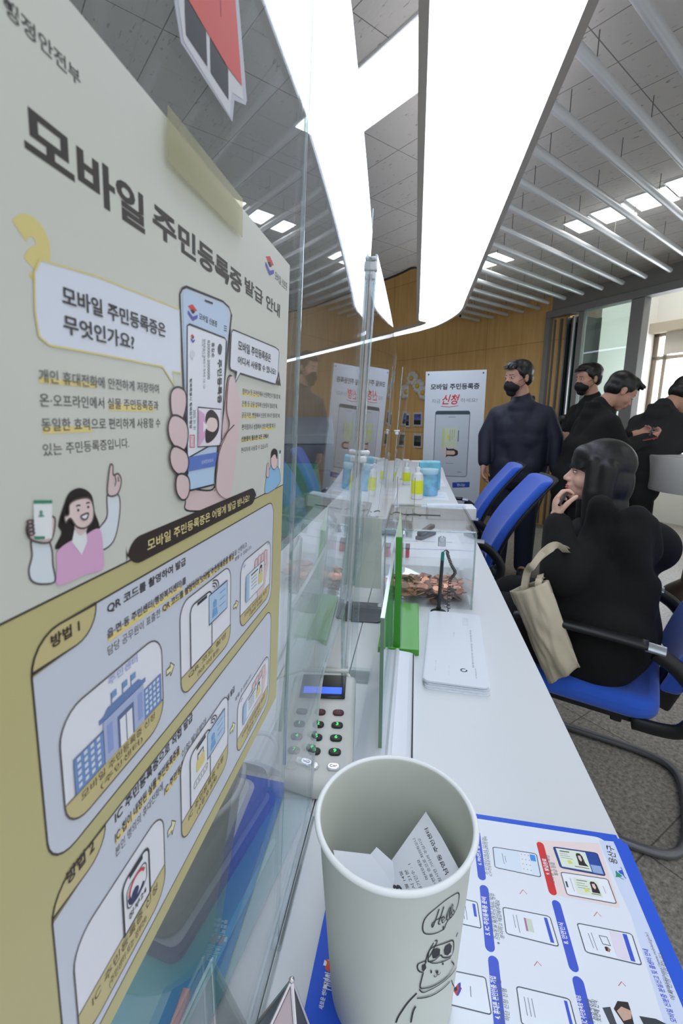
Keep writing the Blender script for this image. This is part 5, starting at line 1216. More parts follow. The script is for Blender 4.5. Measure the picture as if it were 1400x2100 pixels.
# metallic corner of a small stand in the foreground
a_, c1, c2 = WD(598, 2010, 0.29), WD(556, 2108, 0.27), WD(648, 2108, 0.275)
t = empty('tent_sign', (a_.x, a_.y, TZ), 0, 'small clear tent sign, only its top corner showing at the bottom edge', 'sign holder')
dn = Vector((0, 0, -1)); f1 = Vector((c1.x, c1.y, TZ)); f2 = Vector((c2.x, c2.y, TZ)); f3 = Vector((a_.x + 0.0, a_.y - 0.05, TZ))
base3 = [Vector((-0.107, 0.215, TZ)), Vector((-0.05, 0.22, TZ)), Vector((-0.04, 0.15, TZ)), Vector((-0.11, 0.15, TZ))]
for i, (m, nm) in enumerate(((mat('pinkish_card', (196, 180, 184), 0.4), 'front_card'), (mat('smoky_side', (112, 112, 118), 0.2, metal=0.4), 'side_panel'), (MATS['smoky_side'], 'rear_panel'), (MATS['smoky_side'], 'left_panel'))):
    b_ = B(); q0_, q1_ = base3[(i + 2) % 4], base3[(i + 3) % 4]; ctr = Vector((a_.x, 0.18, TZ + 0.01)); th_ = (ctr - (q0_ + q1_) / 2).normalized() * 0.0015
    prism(b_, [a_, q0_, q1_], th_); obj(nm, b_, m, t)
b_ = B(); 
for q_ in base3: cyl(b_, a_, q_, 0.0012, n=6)
ell(b_, a_, 0.002, n=8); obj('metal_edge', b_, mat('bright_trim', (214, 210, 214), 0.15, metal=0.8), t, smooth='auto'); rehome(t)

# ------------------------------------------------------------------ far end of the counter
def paper(c, w_, l_, rz, lab, lines=True, col=(230, 234, 240), z=0.0, yellow=False, grp='loose sheets on the far counter'):
    sf = plane_sheet((c[0], c[1], TZ + 0.0006 + z), (math.cos(rz), math.sin(rz), 0), (-math.sin(rz), math.cos(rz), 0), (0, 0, 1)); Sh = Sheet(sf, 0.00012)
    if yellow: Sh.poly([(-w_ / 2, l_ / 2 - 0.02), (w_ / 2, l_ / 2 - 0.02), (w_ / 2, l_ / 2 - 0.008), (-w_ / 2, l_ / 2 - 0.008)], (232, 222, 150))
    if lines:
        for i in range(3): Sh.text('모바일 주민등록증', (-w_ * .4 + w_ * .28 * i, l_ * .1), (-w_ * .4 + w_ * .28 * i + w_ * .2, l_ * .1), (-w_ * .4 + w_ * .28 * i, l_ * .1 + 0.012), (110, 116, 124))
        Sh.stroke([(-w_ * .45, -l_ * .2), (w_ * .45, -l_ * .2)], 0.005, (96, 122, 190))
    base = slab([sf(u, v, -0.00003) for u, v in ((-w_ / 2, -l_ / 2), (w_ / 2, -l_ / 2), (w_ / 2, l_ / 2), (-w_ / 2, l_ / 2))], (0, 0, -0.0004))
    tag(Sh.build('paper_sheet', PAPER, base=[(base[0], base[1], col)]), lab, 'paper', grp)
paper((0.06, 1.52), 0.21, 0.3, 0.05, 'white sheet with printed lines just behind the coin box')
paper((0.08, 2.55), 0.2, 0.3, 0.0, 'white form with a blue rule beside the pump bottle', yellow=True)
paper((0.09, 3.1), 0.2, 0.4, 0.02, 'white form with a yellow strip behind the wet wipe tub', yellow=True)
paper((-0.17, 1.75), 0.15, 0.3, 0.1, 'sheet lying left of the clear screens near the document tray')
paper((-0.2, 2.6), 0.2, 0.4, 0.0, 'sheet at the left edge of the far counter', yellow=True)
# low tissue carton
t = empty('tissue_carton', (0.155, 1.98, TZ), R(3), 'low white carton on the counter behind the coin box', 'carton')
b_ = B(); box(b_, (0, 0, 0.025), (0.20, 0.11, 0.05)); obj('carton_body', b_, mat('white_carton', (232, 236, 240), 0.5), t, bevel=0.002)
b_ = B(); box(b_, (0, 0, 0.0505), (0.13, 0.04, 0.001)); obj('opening_flap', b_, mat('pale_blue_flap', (206, 218, 232), 0.5), t)
# grey hole punch / stapler inside view behind box
t = empty('stapler', (0.045, 1.62, TZ + 0.0012), R(60), 'small grey stapler lying on the sheet behind the coin box', 'stapler')
b_ = B(); box(b_, (0, 0, 0.006), (0.11, 0.026, 0.012)); obj('base', b_, mat('stapler_grey', (92, 96, 104), 0.5), t, bevel=0.003)
b_ = B(); box(b_, (0.0, 0, 0.026), (0.10, 0.022, 0.016), Euler((0, R(-8), 0)).to_matrix()); obj('arm', b_, mat('stapler_dark', (70, 74, 82), 0.4), t, bevel=0.005)
rb = empty('ink_pad', (-0.03, 1.38, TZ), 0, 'small red ink pad case seen beside the clear donation box', 'ink pad')
b_ = B(); box(b_, (0, 0, 0.014), (0.04, 0.05, 0.028)); obj('case', b_, mat('ink_red', (196, 60, 72), 0.4), rb, bevel=0.004)
b_ = B(); box(b_, (0, 0, 0.030), (0.042, 0.052, 0.006)); obj('lid', b_, mat('ink_lid_dark', (96, 60, 66), 0.4), rb, bevel=0.002)
# clear document tray
t = empty('document_tray', (-0.09, 1.75, TZ), 0, 'clear acrylic document tray between the screens', 'tray')
for (c, s) in (((-0.09, 1.60, TZ + 0.03), (0.17, 0.004, 0.06)), ((-0.175, 1.72, TZ + 0.03), (0.004, 0.24, 0.06)), ((-0.005, 1.72, TZ + 0.03), (0.004, 0.24, 0.06)), ((-0.09, 1.72, TZ + 0.004), (0.166, 0.236, 0.004))):
    b_ = B(); box(b_, c, s); obj('tray_wall', b_, SCR2, t)
for (p0, p1) in (((-0.175, 1.6, TZ + 0.06), (-0.005, 1.6, TZ + 0.06)), ((-0.175, 1.6, TZ + 0.06), (-0.175, 1.84, TZ + 0.06)), ((-0.005, 1.6, TZ + 0.06), (-0.005, 1.84, TZ + 0.06))):
    b_ = B(); tube(b_, [p0, p1], 0.002, 6); obj('glued_edge', b_, EDGE, t)
b_ = B(); box(b_, (-0.09, 1.72, TZ + 0.012), (0.14, 0.2, 0.012)); obj('grey_liner', b_, mat('tray_liner', (150, 156, 166), 0.6), t); rehome(t)
# pump bottle, wet wipe tub, tissue pack
def bottle(x, y, s, lab, cap_only=False):
    t = empty('pump_bottle', (x, y, TZ), 0, lab, 'bottle', 'pump bottles on the far counter')
    b_ = B(); lathe(b_, [(0.028 * s, 0), (0.031 * s, 0.004), (0.031 * s, 0.115 * s), (0.026 * s, 0.135 * s), (0.012 * s, 0.145 * s), (0.012 * s, 0.155 * s)], 28); obj('bottle_body', b_, mat('milky_bottle', (226, 230, 228), 0.3), t, smooth='auto')
    b_ = B(); lathe(b_, [(0.014 * s, 0.155 * s), (0.014 * s, 0.17 * s), (0.005 * s, 0.172 * s), (0.005 * s, 0.195 * s)], 20); box(b_, (-0.008 * s, 0, 0.2 * s), (0.05 * s, 0.016 * s, 0.009 * s)); obj('pump_head', b_, WHITEP, t, bevel=0.001)
    b_ = B(); lathe(b_, [(0.0315 * s, 0.03 * s), (0.0318 * s, 0.031 * s), (0.0318 * s, 0.1 * s), (0.0315 * s, 0.101 * s)], 28); obj('label', b_, mat('yellow_label', (226, 232, 40), 0.5), t, smooth='auto')
bottle(0.012, 2.42, 1.0, 'white pump bottle with a bright yellow label in front of the wet wipe tub')
bottle(-0.055, 2.95, 0.8, 'smaller pump bottle standing behind the farther clear screen')
t = empty('wet_wipe_tub', (0.075, 2.56, TZ), 0, 'pale blue tub of wet wipes standing right of the yellow-labelled bottle', 'tub')
b_ = B(); lathe(b_, [(0.048, 0), (0.051, 0.004), (0.053, 0.12)], 36); obj('tub_body', b_, mat('tub_blue', (130, 190, 222), 0.35, var=0.25, vscale=25), t, smooth='auto')
b_ = B(); lathe(b_, [(0.055, 0.12), (0.056, 0.124), (0.056, 0.14), (0.053, 0.146)], 36); obj('tub_lid', b_, mat('tub_lid', (176, 216, 232), 0.3), t, smooth='auto')
t = empty('tissue_pack', (0.085, 2.80, TZ), 0, 'tall light blue tissue pack behind the wet wipe tub', 'tissue pack')
b_ = B(); box(b_, (0, 0, 0.085), (0.13, 0.08, 0.17)); obj('pack_body', b_, mat('pack_blue', (122, 196, 216), 0.35, var=0.2, vscale=18), t, bevel=0.012, seg=3)
b_ = B(); box(b_, (0, -0.0405, 0.10), (0.08, 0.002, 0.05)); obj('pack_label', b_, mat('pack_label', (226, 236, 240), 0.5), t)
for (x, y, lab) in ((0.0, 1.98, 'thin wire card stand with a dark curved foot right of the screens'), (-0.075, 2.0, 'thin wire card stand with a dark curved foot left of the screens')):
    t = empty('wire_card_stand', (x, y, TZ), 0, lab, 'card stand', 'wire card stands on the counter')
    b_ = B(); tube(b_, spline([(-0.03, 0.0, 0.001), (-0.015, -0.006, 0.008), (0, -0.008, 0.012), (0.015, -0.006, 0.008), (0.03, 0.0, 0.001)]), 0.0028, 8); obj('foot', b_, BLACKP, t, smooth=True)
    b_ = B(); cyl(b_, (0, -0.008, 0.012), (0, -0.004, 0.17), 0.0012, n=6); obj('stem', b_, ALU, t)

# ------------------------------------------------------------------ standing banner at the counter's end
bl, br_ = WD(873, 763, 4.72), WD(998, 757, 4.52)
zt2 = (bl.z + br_.z) / 2; bU = Vector((br_.x - bl.x, br_.y - bl.y, 0)); bw = bU.length; bU.normalize(); bN = Vector((bU.y, -bU.x, 0)); bN = bN if bN.y < 0 else -bN
bo = Vector((bl.x, bl.y, zt2)); BH = 1.62
bsurf = lambda u, v, l: bo + bU * u + Vector((0, 0, 1)) * v + bN * l      # v negative going down
t = empty('banner_stand', ((bl.x + br_.x) / 2, (bl.y + br_.y) / 2, 0), 0, 'white standing banner with a large printed phone at the end of the counter', 'banner')
Sh = Sheet(bsurf, 0.0004)
def b5(x, y):
    px, py = 850 + x / 7.241, 720 + y / 7.241
    r = ray(px, py); tt = (bo - CAM).dot(bN) / r.dot(bN); p = CAM + r * tt; return ((p - bo).dot(bU), p.z - bo.z)
def btext(s, x0, y0, x1, y1, th, col, bold=0.0, shear=0.0):
    a = b5(x0, y0); b_ = b5(x1, y1); c = b5(x0, y0 - th); Sh.text(s, a, (b_[0], a[1]), (a[0], c[1]), col, bold, shear=shear)
btext('모바일 주민등록증', 235, 578, 962, 545, 88, (54, 58, 66), 0.03)
btext('지금', 252, 775, 380, 770, 62, (130, 134, 142), 0.0); btext('하세요!', 680, 762, 928, 750, 62, (130, 134, 142), 0.0)
btext('신청', 405, 795, 665, 785, 150, (222, 60, 66), 0.02, 0.3); Sh.stroke([b5(390, 820), b5(520, 830), b5(650, 812)], 0.006, (222, 60, 66))
phu0, phv1 = b5(312, 892); phu1 = b5(822, 892)[0]; phv0 = b5(800, 1868)[1]
ph = rrect(phu0, phv0, phu1, phv1, 0.022); Sh.poly(ph, (206, 216, 226))
Sh.poly(rrect(phu0, phv1 - 0.035, phu1, phv1, (0, 0, 0.022, 0.022)), (66, 84, 96)); Sh.stroke(ph, 0.006, (80, 92, 102), True)
cw = phu1 - phu0; chh = phv1 - phv0
X = lambda s: phu0 + cw * s; Y = lambda s: phv1 - chh * s
Sh.stroke([(X(.38), Y(.09)), (X(.6), Y(.09))], 0.006, (140, 146, 156))
Sh.poly([(X(.22), Y(.26)), (X(.66), Y(.25)), (X(.66), Y(.55)), (X(.22), Y(.55))], (214, 224, 198)); Sh.poly([(X(.22), Y(.26)), (X(.3), Y(.26)), (X(.3), Y(.55)), (X(.22), Y(.55))], (202, 220, 160))
Sh.poly([(X(.22), Y(.55)), (X(.66), Y(.55)), (X(.66), Y(.70)), (X(.22), Y(.70))], (220, 212, 216))
Sh.poly([(X(.36), Y(.38)), (X(.42), Y(.36)), (X(.46), Y(.40)), (X(.40), Y(.44))], (226, 226, 90))
for i in range(3): Sh.stroke([(X(.46 + .06 * i), Y(.28)), (X(.46 + .06 * i), Y(.46 - .03 * i))], 0.005, (160, 170, 150))
Sh.stroke([(X(.70), Y(.29)), (X(.70), Y(.46))], 0.009, (110, 116, 122))
Sh.poly([(X(.36), Y(.55)), (X(.42), Y(.575)), (X(.58), Y(.57)), (X(.70), Y(.60)), (X(.72), Y(.635)), (X(.70), Y(.67)), (X(.58), Y(.69)), (X(.42), Y(.685)), (X(.36), Y(.71)), (X(.37), Y(.66)), (X(.37), Y(.60))], (56, 50, 52))
Sh.poly([(X(.38), Y(.60)), (X(.60), Y(.60)), (X(.64), Y(.635)), (X(.60), Y(.665)), (X(.38), Y(.665))], (226, 196, 182))
Sh.stroke([(X(.36), Y(.80)), (X(.6), Y(.80))], 0.005, (150, 156, 164)); Sh.stroke([(X(.72), Y(.93)), (X(.84), Y(.93))], 0.006, (130, 136, 144))
Sh.poly([b5(560, 1950), b5(818, 1942), b5(812, 2022), b5(560, 2030)], (58, 92, 186)); btext('받나요?', 630, 2008, 745, 2004, 44, (220, 228, 244), 0.02)
base = slab([bsurf(u, v, 0) for u, v in ((0, -BH), (bw, -BH), (bw, 0), (0, 0))], -bN * 0.001)
Sh.build('banner_sheet', print_mat('banner_print', 0.5), t, base=[(base[0], base[1], (222, 230, 240))])
for u in (0.03, bw - 0.03):
    b_ = B(); p = bsurf(u, -0.03, 0.001); cyl(b_, p, p + bN * 0.004, 0.008, n=12); obj('grommet', b_, mat('grommet_dark', (60, 64, 70), 0.3, metal=0.6), t)
b_ = B(); c_ = bsurf(bw / 2, -0.9, -0.12)
for u in (0.03, bw - 0.03): tube(b_, [c_, bsurf(u, -0.03, -0.006)], 0.004, 6); tube(b_, [c_, bsurf(u, -BH + 0.03, -0.006)], 0.004, 6)
tube(b_, [c_, Vector((c_.x - bN.x * 0.35, c_.y - bN.y * 0.35, 0.012))], 0.006, 6)
for u in (0.03, bw - 0.03): q_ = bsurf(u, -BH + 0.03, -0.006); tube(b_, [q_, Vector((q_.x, q_.y, 0.01))], 0.004, 6)
obj('stand_frame', b_, DARK, t); rehome(t)

# wall decorations on the birch wall
WN = Vector((-SP.y, SP.x, 0)); WN = WN if WN.y < 0 else -WN
def onwall(px, py, off=0.012):
    r = ray(px, py); tt = (CORNER + WN * off - CAM).dot(WN) / r.dot(WN); return CAM + r * tt
RW = Matrix((-SP, WN * 1.0, Vector((0, 0, 1)))).transposed()
for (px, py, lab, ctr) in ((858, 792, 'large white paper flower with yellow centre on the wooden wall left of the banner', 1), (869, 806, 'white paper flower half hidden by the banner\'s left edge', 0), (846, 776, 'white paper flower highest on the wooden wall', 0)):
    c = onwall(px, py, 0.03); t = empty('paper_flower', c, 0, lab, 'wall decoration', 'paper flowers on the wooden wall')
    b_ = B()
    for k in range(7):
        a = 2 * math.pi * k / 7; d_ = SP * math.cos(a) + Vector((0, 0, 1)) * math.sin(a); ell(b_, c + d_ * 0.062, (0.045, 0.045, 0.045), n=10)
    obj('petals', b_, mat('flower_white', (226, 224, 220), 0.7), t, smooth=True)
    b_ = B(); ell(b_, c + WN * 0.03, (0.032, 0.032, 0.032), n=10); obj('flower_centre', b_, mat('flower_yellow', (226, 196, 60), 0.6), t, smooth=True); rehome(t)
for (px, py, lab, cc) in ((858, 860, 'small white-framed photo, upper of the pair left of the banner', (92, 100, 168)), (858, 904, 'small white-framed photo, lower of the pair left of the banner', (76, 84, 78)), (834, 862, 'white-framed photo on the wall seen through the screens', (96, 96, 110))):
    c = onwall(px, py, 0.0); t = empty('photo_frame', c, 0, lab, 'picture frame', 'framed photos on the wooden wall')
    b_ = B(); box(b_, c + WN * 0.016, (0.17, 0.02, 0.21), RW); obj('frame', b_, mat('frame_white', (216, 214, 208), 0.6), t, bevel=0.003)
    b_ = B(); box(b_, c + WN * 0.027, (0.13, 0.003, 0.15), RW); obj('photo', b_, mat('photo_' + str(cc[0]), cc, 0.5, var=0.7, vscale=14), t)
    b_ = B(); box(b_, c + WN * 0.0285 + Vector((0, 0, -0.045)), (0.13, 0.002, 0.06), RW); obj('photo_foreground', b_, mat('photo_dark', (36, 36, 44), 0.5, var=0.5, vscale=30), t); rehome(t)
# ================================================================== CHAIRS
BLUE = mat('royal_blue_fabric', (44, 98, 216), 0.85, bump=0.15, bscale=1200, sheen=0.3)
def chair(label, seatm, m_loc, rz, group='swivel-free visitor chairs beside the counter', arms=True):
    t = empty('visitor_chair', (m_loc[0], m_loc[1], 0), rz, label, 'chair', group)
    b_ = B(); prism(b_, [(x, y, 0.405) for x, y in rrect(-0.22, -0.235, 0.235, 0.235, 0.06)], (0, 0, 0.072)); obj('seat', b_, seatm, t, bevel=0.028, seg=4)
    b_ = B(); prism(b_, [(x, y, 0.385) for x, y in rrect(-0.20, -0.21, 0.20, 0.21, 0.05)], (0, 0, 0.03)); obj('seat_shell', b_, BLACKP, t, bevel=0.006)
    # backrest: a curved slab, blue cushion in front of a black shell
    def slab_back(off, th, w0, zlo, zhi, name, m, bev):
        b2 = B(); nz, ny = 14, 8; G = [[], []]
        for s in (0, 1):
            for i in range(nz + 1):
                v = i / nz; z = zlo + (zhi - zlo) * v
                x0 = -0.235 - 0.05 * math.sin(min(1, v * 1.3) * math.pi / 2) * 0 - 0.25 * v + 0.035 * math.sin(v * math.pi * 1.1)
                row = []
                ww = w0 * (0.86 + 0.16 * math.sin(v * math.pi)) if v < 0.5 else w0 * (1.02 - 0.10 * (v - 0.5) * 2)
                for j in range(ny + 1):
                    u = j / ny * 2 - 1; x = x0 + 0.03 * u * u + off - (th if s else 0)
                    row.append(b2.verts.new((x, u * ww / 2, z)))
                G[s].append(row)
        for s in (0, 1):
            for i in range(nz):
                for j in range(ny): b2.faces.new((G[s][i][j], G[s][i + 1][j], G[s][i + 1][j + 1], G[s][i][j + 1]))
        for i in range(nz):
            for j in (0, ny): b2.faces.new((G[0][i][j], G[0][i + 1][j], G[1][i + 1][j], G[1][i][j]))
        for j in range(ny):
            for i in (0, nz): b2.faces.new((G[0][i][j], G[0][i][j + 1], G[1][i][j + 1], G[1][i][j]))
        return obj(name, b2, m, t, bevel=bev, seg=3)
    slab_back(0.0, 0.055, 0.43, 0.49, 0.95, 'backrest', seatm, 0.018)
    slab_back(-0.058, 0.014, 0.44, 0.51, 0.955, 'back_shell', BLACKP, 0.005)
    b_ = B(); box(b_, (-0.245, 0, 0.44), (0.06, 0.12, 0.14), Euler((0, R(-18), 0)).to_matrix()); obj('back_bracket', b_, BLACKP, t, bevel=0.01)
    if arms:
        for s in (1, -1):
            b_ = B(); tube(b_, spline([(-0.17, s * 0.262, 0.655), (-0.02, s * 0.266, 0.664), (0.12, s * 0.262, 0.665), (0.175, s * 0.256, 0.652)], 6), 0.023, 12, flat=0.55); obj('armrest', b_, BLACKP, t, smooth=True)
            b_ = B(); tube(b_, [(-0.165, s * 0.262, 0.652), (-0.21, s * 0.262, 0.648)], 0.0205, 12, flat=0.6); o_ = obj('armrest_end', b_, mat('silver_end', (176, 182, 188), 0.3, metal=0.6), t, smooth='auto'); o_['label'] = 'silver armrest end'
            b_ = B(); tube(b_, spline([(-0.19, s * 0.262, 0.64), (-0.25, s * 0.262, 0.60), (-0.30, s * 0.25, 0.52), (-0.27, s * 0.235, 0.42), (-0.16, s * 0.22, 0.395)], 6), 0.017, 10, flat=1.3); obj('arm_bracket', b_, BLACKP, t, smooth=True)
    b_ = B()
    path = [(0.16, 0.20, 0.385), (0.25, 0.225, 0.34), (0.255, 0.225, 0.12), (0.20, 0.23, 0.018), (0.02, 0.235, 0.014), (-0.22, 0.235, 0.014), (-0.32, 0.18, 0.014), (-0.34, 0, 0.014), (-0.32, -0.18, 0.014), (-0.22, -0.235, 0.014), (0.02, -0.235, 0.014), (0.20, -0.23, 0.018), (0.255, -0.225, 0.12), (0.25, -0.225, 0.34), (0.16, -0.20, 0.385)]
    tube(b_, spline(path, 6), 0.0135, 12); obj('sled_frame', b_, mat('grey_tube', (112, 114, 118), 0.38, metal=0.5), t, smooth=True)
    b_ = B(); box(b_, (0.16, 0, 0.385), (0.03, 0.42, 0.02)); box(b_, (-0.12, 0, 0.385), (0.03, 0.42, 0.02)); obj('cross_bar', b_, BLACKP, t, bevel=0.004)
    return t
CH_A = R(155); CH_P = (0.585, 1.545)
ch = chair('blue visitor chair in the foreground with the seated woman in black', BLUE, CH_P, CH_A)
def chair_at(px, py, d, rz, label):
    p = WD(px, py, d); F = Vector((math.cos(rz), math.sin(rz), 0)); p = p + F * 0.33
    return dup(ch, (p.x, p.y, 0), (0, 0, rz), label)
c2_ = chair_at(1036, 1040, 2.45, R(176), 'empty blue visitor chair right behind the seated woman, second in the row')
c3_ = chair_at(1000, 985, 3.1, R(174), 'farthest empty blue visitor chair, close to the banner')
gm = mat('green_chair_fabric', (30, 122, 92), 0.85, bump=0.1, bscale=900)
g_ = dup(ch, None, None, 'green chair on the staff side beside the photocopier'); del g_['group']
p = WD(590, 950, 2.9); g_.location = (p.x + 0.33 * math.cos(R(-75)), p.y + 0.33 * math.sin(R(-75)), 0); g_.rotation_euler = (0, 0, R(-75))
for c_ in g_.children:
    if c_.name.startswith(('seat', 'backrest')) and not c_.name.startswith('seat_shell'):
        c_.data = c_.data.copy(); c_.data.materials[0] = gm

b_ = B(); rk = random.Random(9); cc = Vector((c2_.location.x + 0.03, c2_.location.y, 0.515))
for i in range(14):
    q_ = cc + Vector((rk.uniform(-.13, .08), rk.uniform(-.13, .13), rk.uniform(0.0, .09))); ell(b_, q_, (rk.uniform(.06, .1), rk.uniform(.06, .1), rk.uniform(.04, .07)), n=12)
BLOB = b_
# photocopier on the staff side
p = WD(615, 900, 3.75)
t = empty('photocopier', (p.x, p.y, 0), R(12), 'grey topped photocopier standing on the staff side', 'photocopier')
b_ = B(); box(b_, (0, 0, 0.42), (0.5, 0.5, 0.84)); obj('cabinet', b_, mat('copier_dark', (44, 46, 56), 0.5), t, bevel=0.01)
b_ = B(); box(b_, (0, 0, 0.95), (0.54, 0.52, 0.2)); obj('scanner_unit', b_, mat('copier_mid', (74, 78, 90), 0.5), t, bevel=0.012)
b_ = B(); prism(b_, [(-0.27, y, z) for y, z in ((-0.26, 1.055), (0.26, 1.055), (0.26, 1.24), (0.10, 1.26), (-0.26, 1.13))], (0.54, 0, 0)); obj('lid', b_, mat('copier_grey', (150, 154, 160), 0.45), t, bevel=0.01)
for z in (0.2, 0.42, 0.64): b_ = B(); box(b_, (0, -0.252, z), (0.44, 0.008, 0.18)); obj('paper_drawer', b_, MATS['copier_mid'], t, bevel=0.004)

# white round standing table at the right
p = W(1352, 935, 1.0)
tc_ = Vector((p.x + 0.44, p.y + 0.02, 0))
t = empty('round_table', tc_, 0, 'white round standing desk cut by the right edge of the picture', 'table')
b_ = B(); lathe(b_, [(0.40, 0.76), (0.455, 0.765), (0.46, 0.78), (0.46, 0.992), (0.455, 1.0)], 64); obj('tabletop_drum', b_, mat('table_white', (208, 208, 206), 0.35), t, smooth='auto')
b_ = B(); lathe(b_, [(0.26, 0), (0.25, 0.02), (0.16, 0.1), (0.14, 0.5), (0.2, 0.76)], 40); obj('pedestal', b_, mat('dark_wood_base', (66, 52, 42), 0.4), t, smooth='auto')
for (dx, dy, rz, lab) in ((-0.25, -0.05, 0.3, 'white form on the round table under the writing man\'s hand'), (-0.12, -0.22, -0.5, 'second form lying on the round table')):
    sf = plane_sheet((tc_.x + dx, tc_.y + dy, 1.0012), (math.cos(rz), math.sin(rz), 0), (-math.sin(rz), math.cos(rz), 0), (0, 0, 1)); Sh = Sheet(sf, 0.0003)
    for i in range(5): Sh.stroke([(-0.08, -0.09 + 0.04 * i), (0.08, -0.09 + 0.04 * i)], 0.004, (150, 152, 160))
    base = slab([sf(u, v, 0) for u, v in ((-0.105, -0.148), (0.105, -0.148), (0.105, 0.148), (-0.105, 0.148))], (0, 0, -0.001))
    tag(Sh.build('paper_sheet', PAPER, base=[(base[0], base[1], (226, 228, 232))]), lab, 'paper', 'forms on the round table')

# camera tripod by the partition
p = WD(1153, 1000, 4.75)
t = empty('camera_tripod', (p.x, p.y, 0), R(20), 'black tripod with a small camera standing before the folded glass doors', 'tripod')
b_ = B(); cyl(b_, (0, 0, 0.55), (0, 0, 1.16), 0.012, n=10); obj('centre_column', b_, BLACKP, t, smooth='auto')
for k in range(3):
    a = 2 * math.pi * k / 3 + 0.4
    b_ = B(); cyl(b_, (0.02 * math.cos(a), 0.02 * math.sin(a), 0.98), (0.3 * math.cos(a), 0.3 * math.sin(a), 0.012), 0.013, 0.009, 10); obj('leg', b_, mat('tripod_grey', (70, 72, 74), 0.35, metal=0.5), t, smooth='auto')
b_ = B(); box(b_, (0, 0, 1.19), (0.07, 0.05, 0.05)); ell(b_, (0, 0, 1.15), 0.03, n=10); obj('tripod_head', b_, BLACKP, t, bevel=0.004)
b_ = B(); box(b_, (0, 0, 1.25), (0.11, 0.07, 0.08)); cyl(b_, (-0.05, 0, 1.25), (-0.11, 0, 1.25), 0.03, n=14); box(b_, (0, 0, 1.305), (0.05, 0.03, 0.03)); obj('camera_body', b_, BLACKP, t, bevel=0.004)

# ================================================================== PEOPLE
def fuse(bm, voxel, smooth=4, name='m'):
    me = bpy.data.meshes.new(name); bm.to_mesh(me); bm.free(); o = bpy.data.objects.new(name, me); COL.objects.link(o)
    r = o.modifiers.new('r', 'REMESH'); r.mode = 'VOXEL'; r.voxel_size = voxel; r.use_smooth_shade = True
    if smooth: s = o.modifiers.new('s', 'SMOOTH'); s.iterations = smooth; s.factor = 0.5
    bpy.context.view_layer.update(); dg = bpy.context.evaluated_depsgraph_get()
    out = bpy.data.meshes.new_from_object(o.evaluated_get(dg)); bpy.data.objects.remove(o); bpy.data.meshes.remove(me)
    out.polygons.foreach_set('use_smooth', [True] * len(out.polygons)); return out
def mobj(name, me, m, parent):
    me.materials.clear(); me.materials.append(m); o = bpy.data.objects.new(name, me); me.name = name; return link(o, parent)
def basis(F, up=(0, 0, 1)):
    F = Vector(F).normalized(); Lf = Vector(up).cross(F).normalized(); U = F.cross(Lf); return Matrix((F, Lf, U)).transposed()
def rotd(v, a): return Vector((v.x * math.cos(a) - v.y * math.sin(a), v.x * math.sin(a) + v.y * math.cos(a), v.z))
class Head:
    def __init__(s, c, F, pitch=0.0, k=1.0, roll=0.0):
        M = basis(F); s.M = M @ Matrix.Rotation(R(pitch), 3, 'Y') @ Matrix.Rotation(R(roll), 3, 'X'); s.c = Vector(c); s.k = k
    def p(s, x, y, z): return s.c + s.M @ Vector((x, y, z)) * s.k
    def e(s, bm, c, r, n=18): ell(bm, s.p(*c), tuple(v * s.k for v in (r if hasattr(r, '__len__') else (r, r, r))), s.M, n)
    def cp(s, bm, a, b, r0, r1=None): cap(bm, s.p(*a), s.p(*b), r0 * s.k, (r0 if r1 is None else r1) * s.k)
    def skin(s, bm, female=False):
        e, c = s.e, s.cp
        e(bm, (-.012, 0, .030), (.094, .075, .086)); e(bm, (.020, 0, -.020), (.068, .062, .078)); e(bm, (.030, 0, -.062), (.052, .046, .042))
        e(bm, (.058, 0, -.093), (.024, .022, .019)); e(bm, (.040, .034, -.030), (.038, .028, .034)); e(bm, (.040, -.034, -.030), (.038, .028, .034))
        e(bm, (.052, 0, .035), (.038, .052, .036)); c(bm, (.074, .036, .014), (.082, 0, .010), .010); c(bm, (.074, -.036, .014), (.082, 0, .010), .010)
        c(bm, (.086, 0, .002), (.104, 0, -.030), .0065, .0095); e(bm, (.094, .010, -.034), (.010, .007, .007)); e(bm, (.094, -.010, -.034), (.010, .007, .007))
        e(bm, (.082, 0, -.052), (.014, .022, .010)); e(bm, (.084, 0, -.060), (.013, .021, .0065)); e(bm, (.082, 0, -.071), (.013, .018, .007))
        for q in (1, -1): e(bm, (-.008, q * .076, -.010), (.017, .008, .030)); e(bm, (-.012, q * .081, .004), (.012, .006, .014))
        c(bm, (-.022, 0, -.06), (-.045, 0, -.16), .050 if not female else .042, .056 if not female else .046)
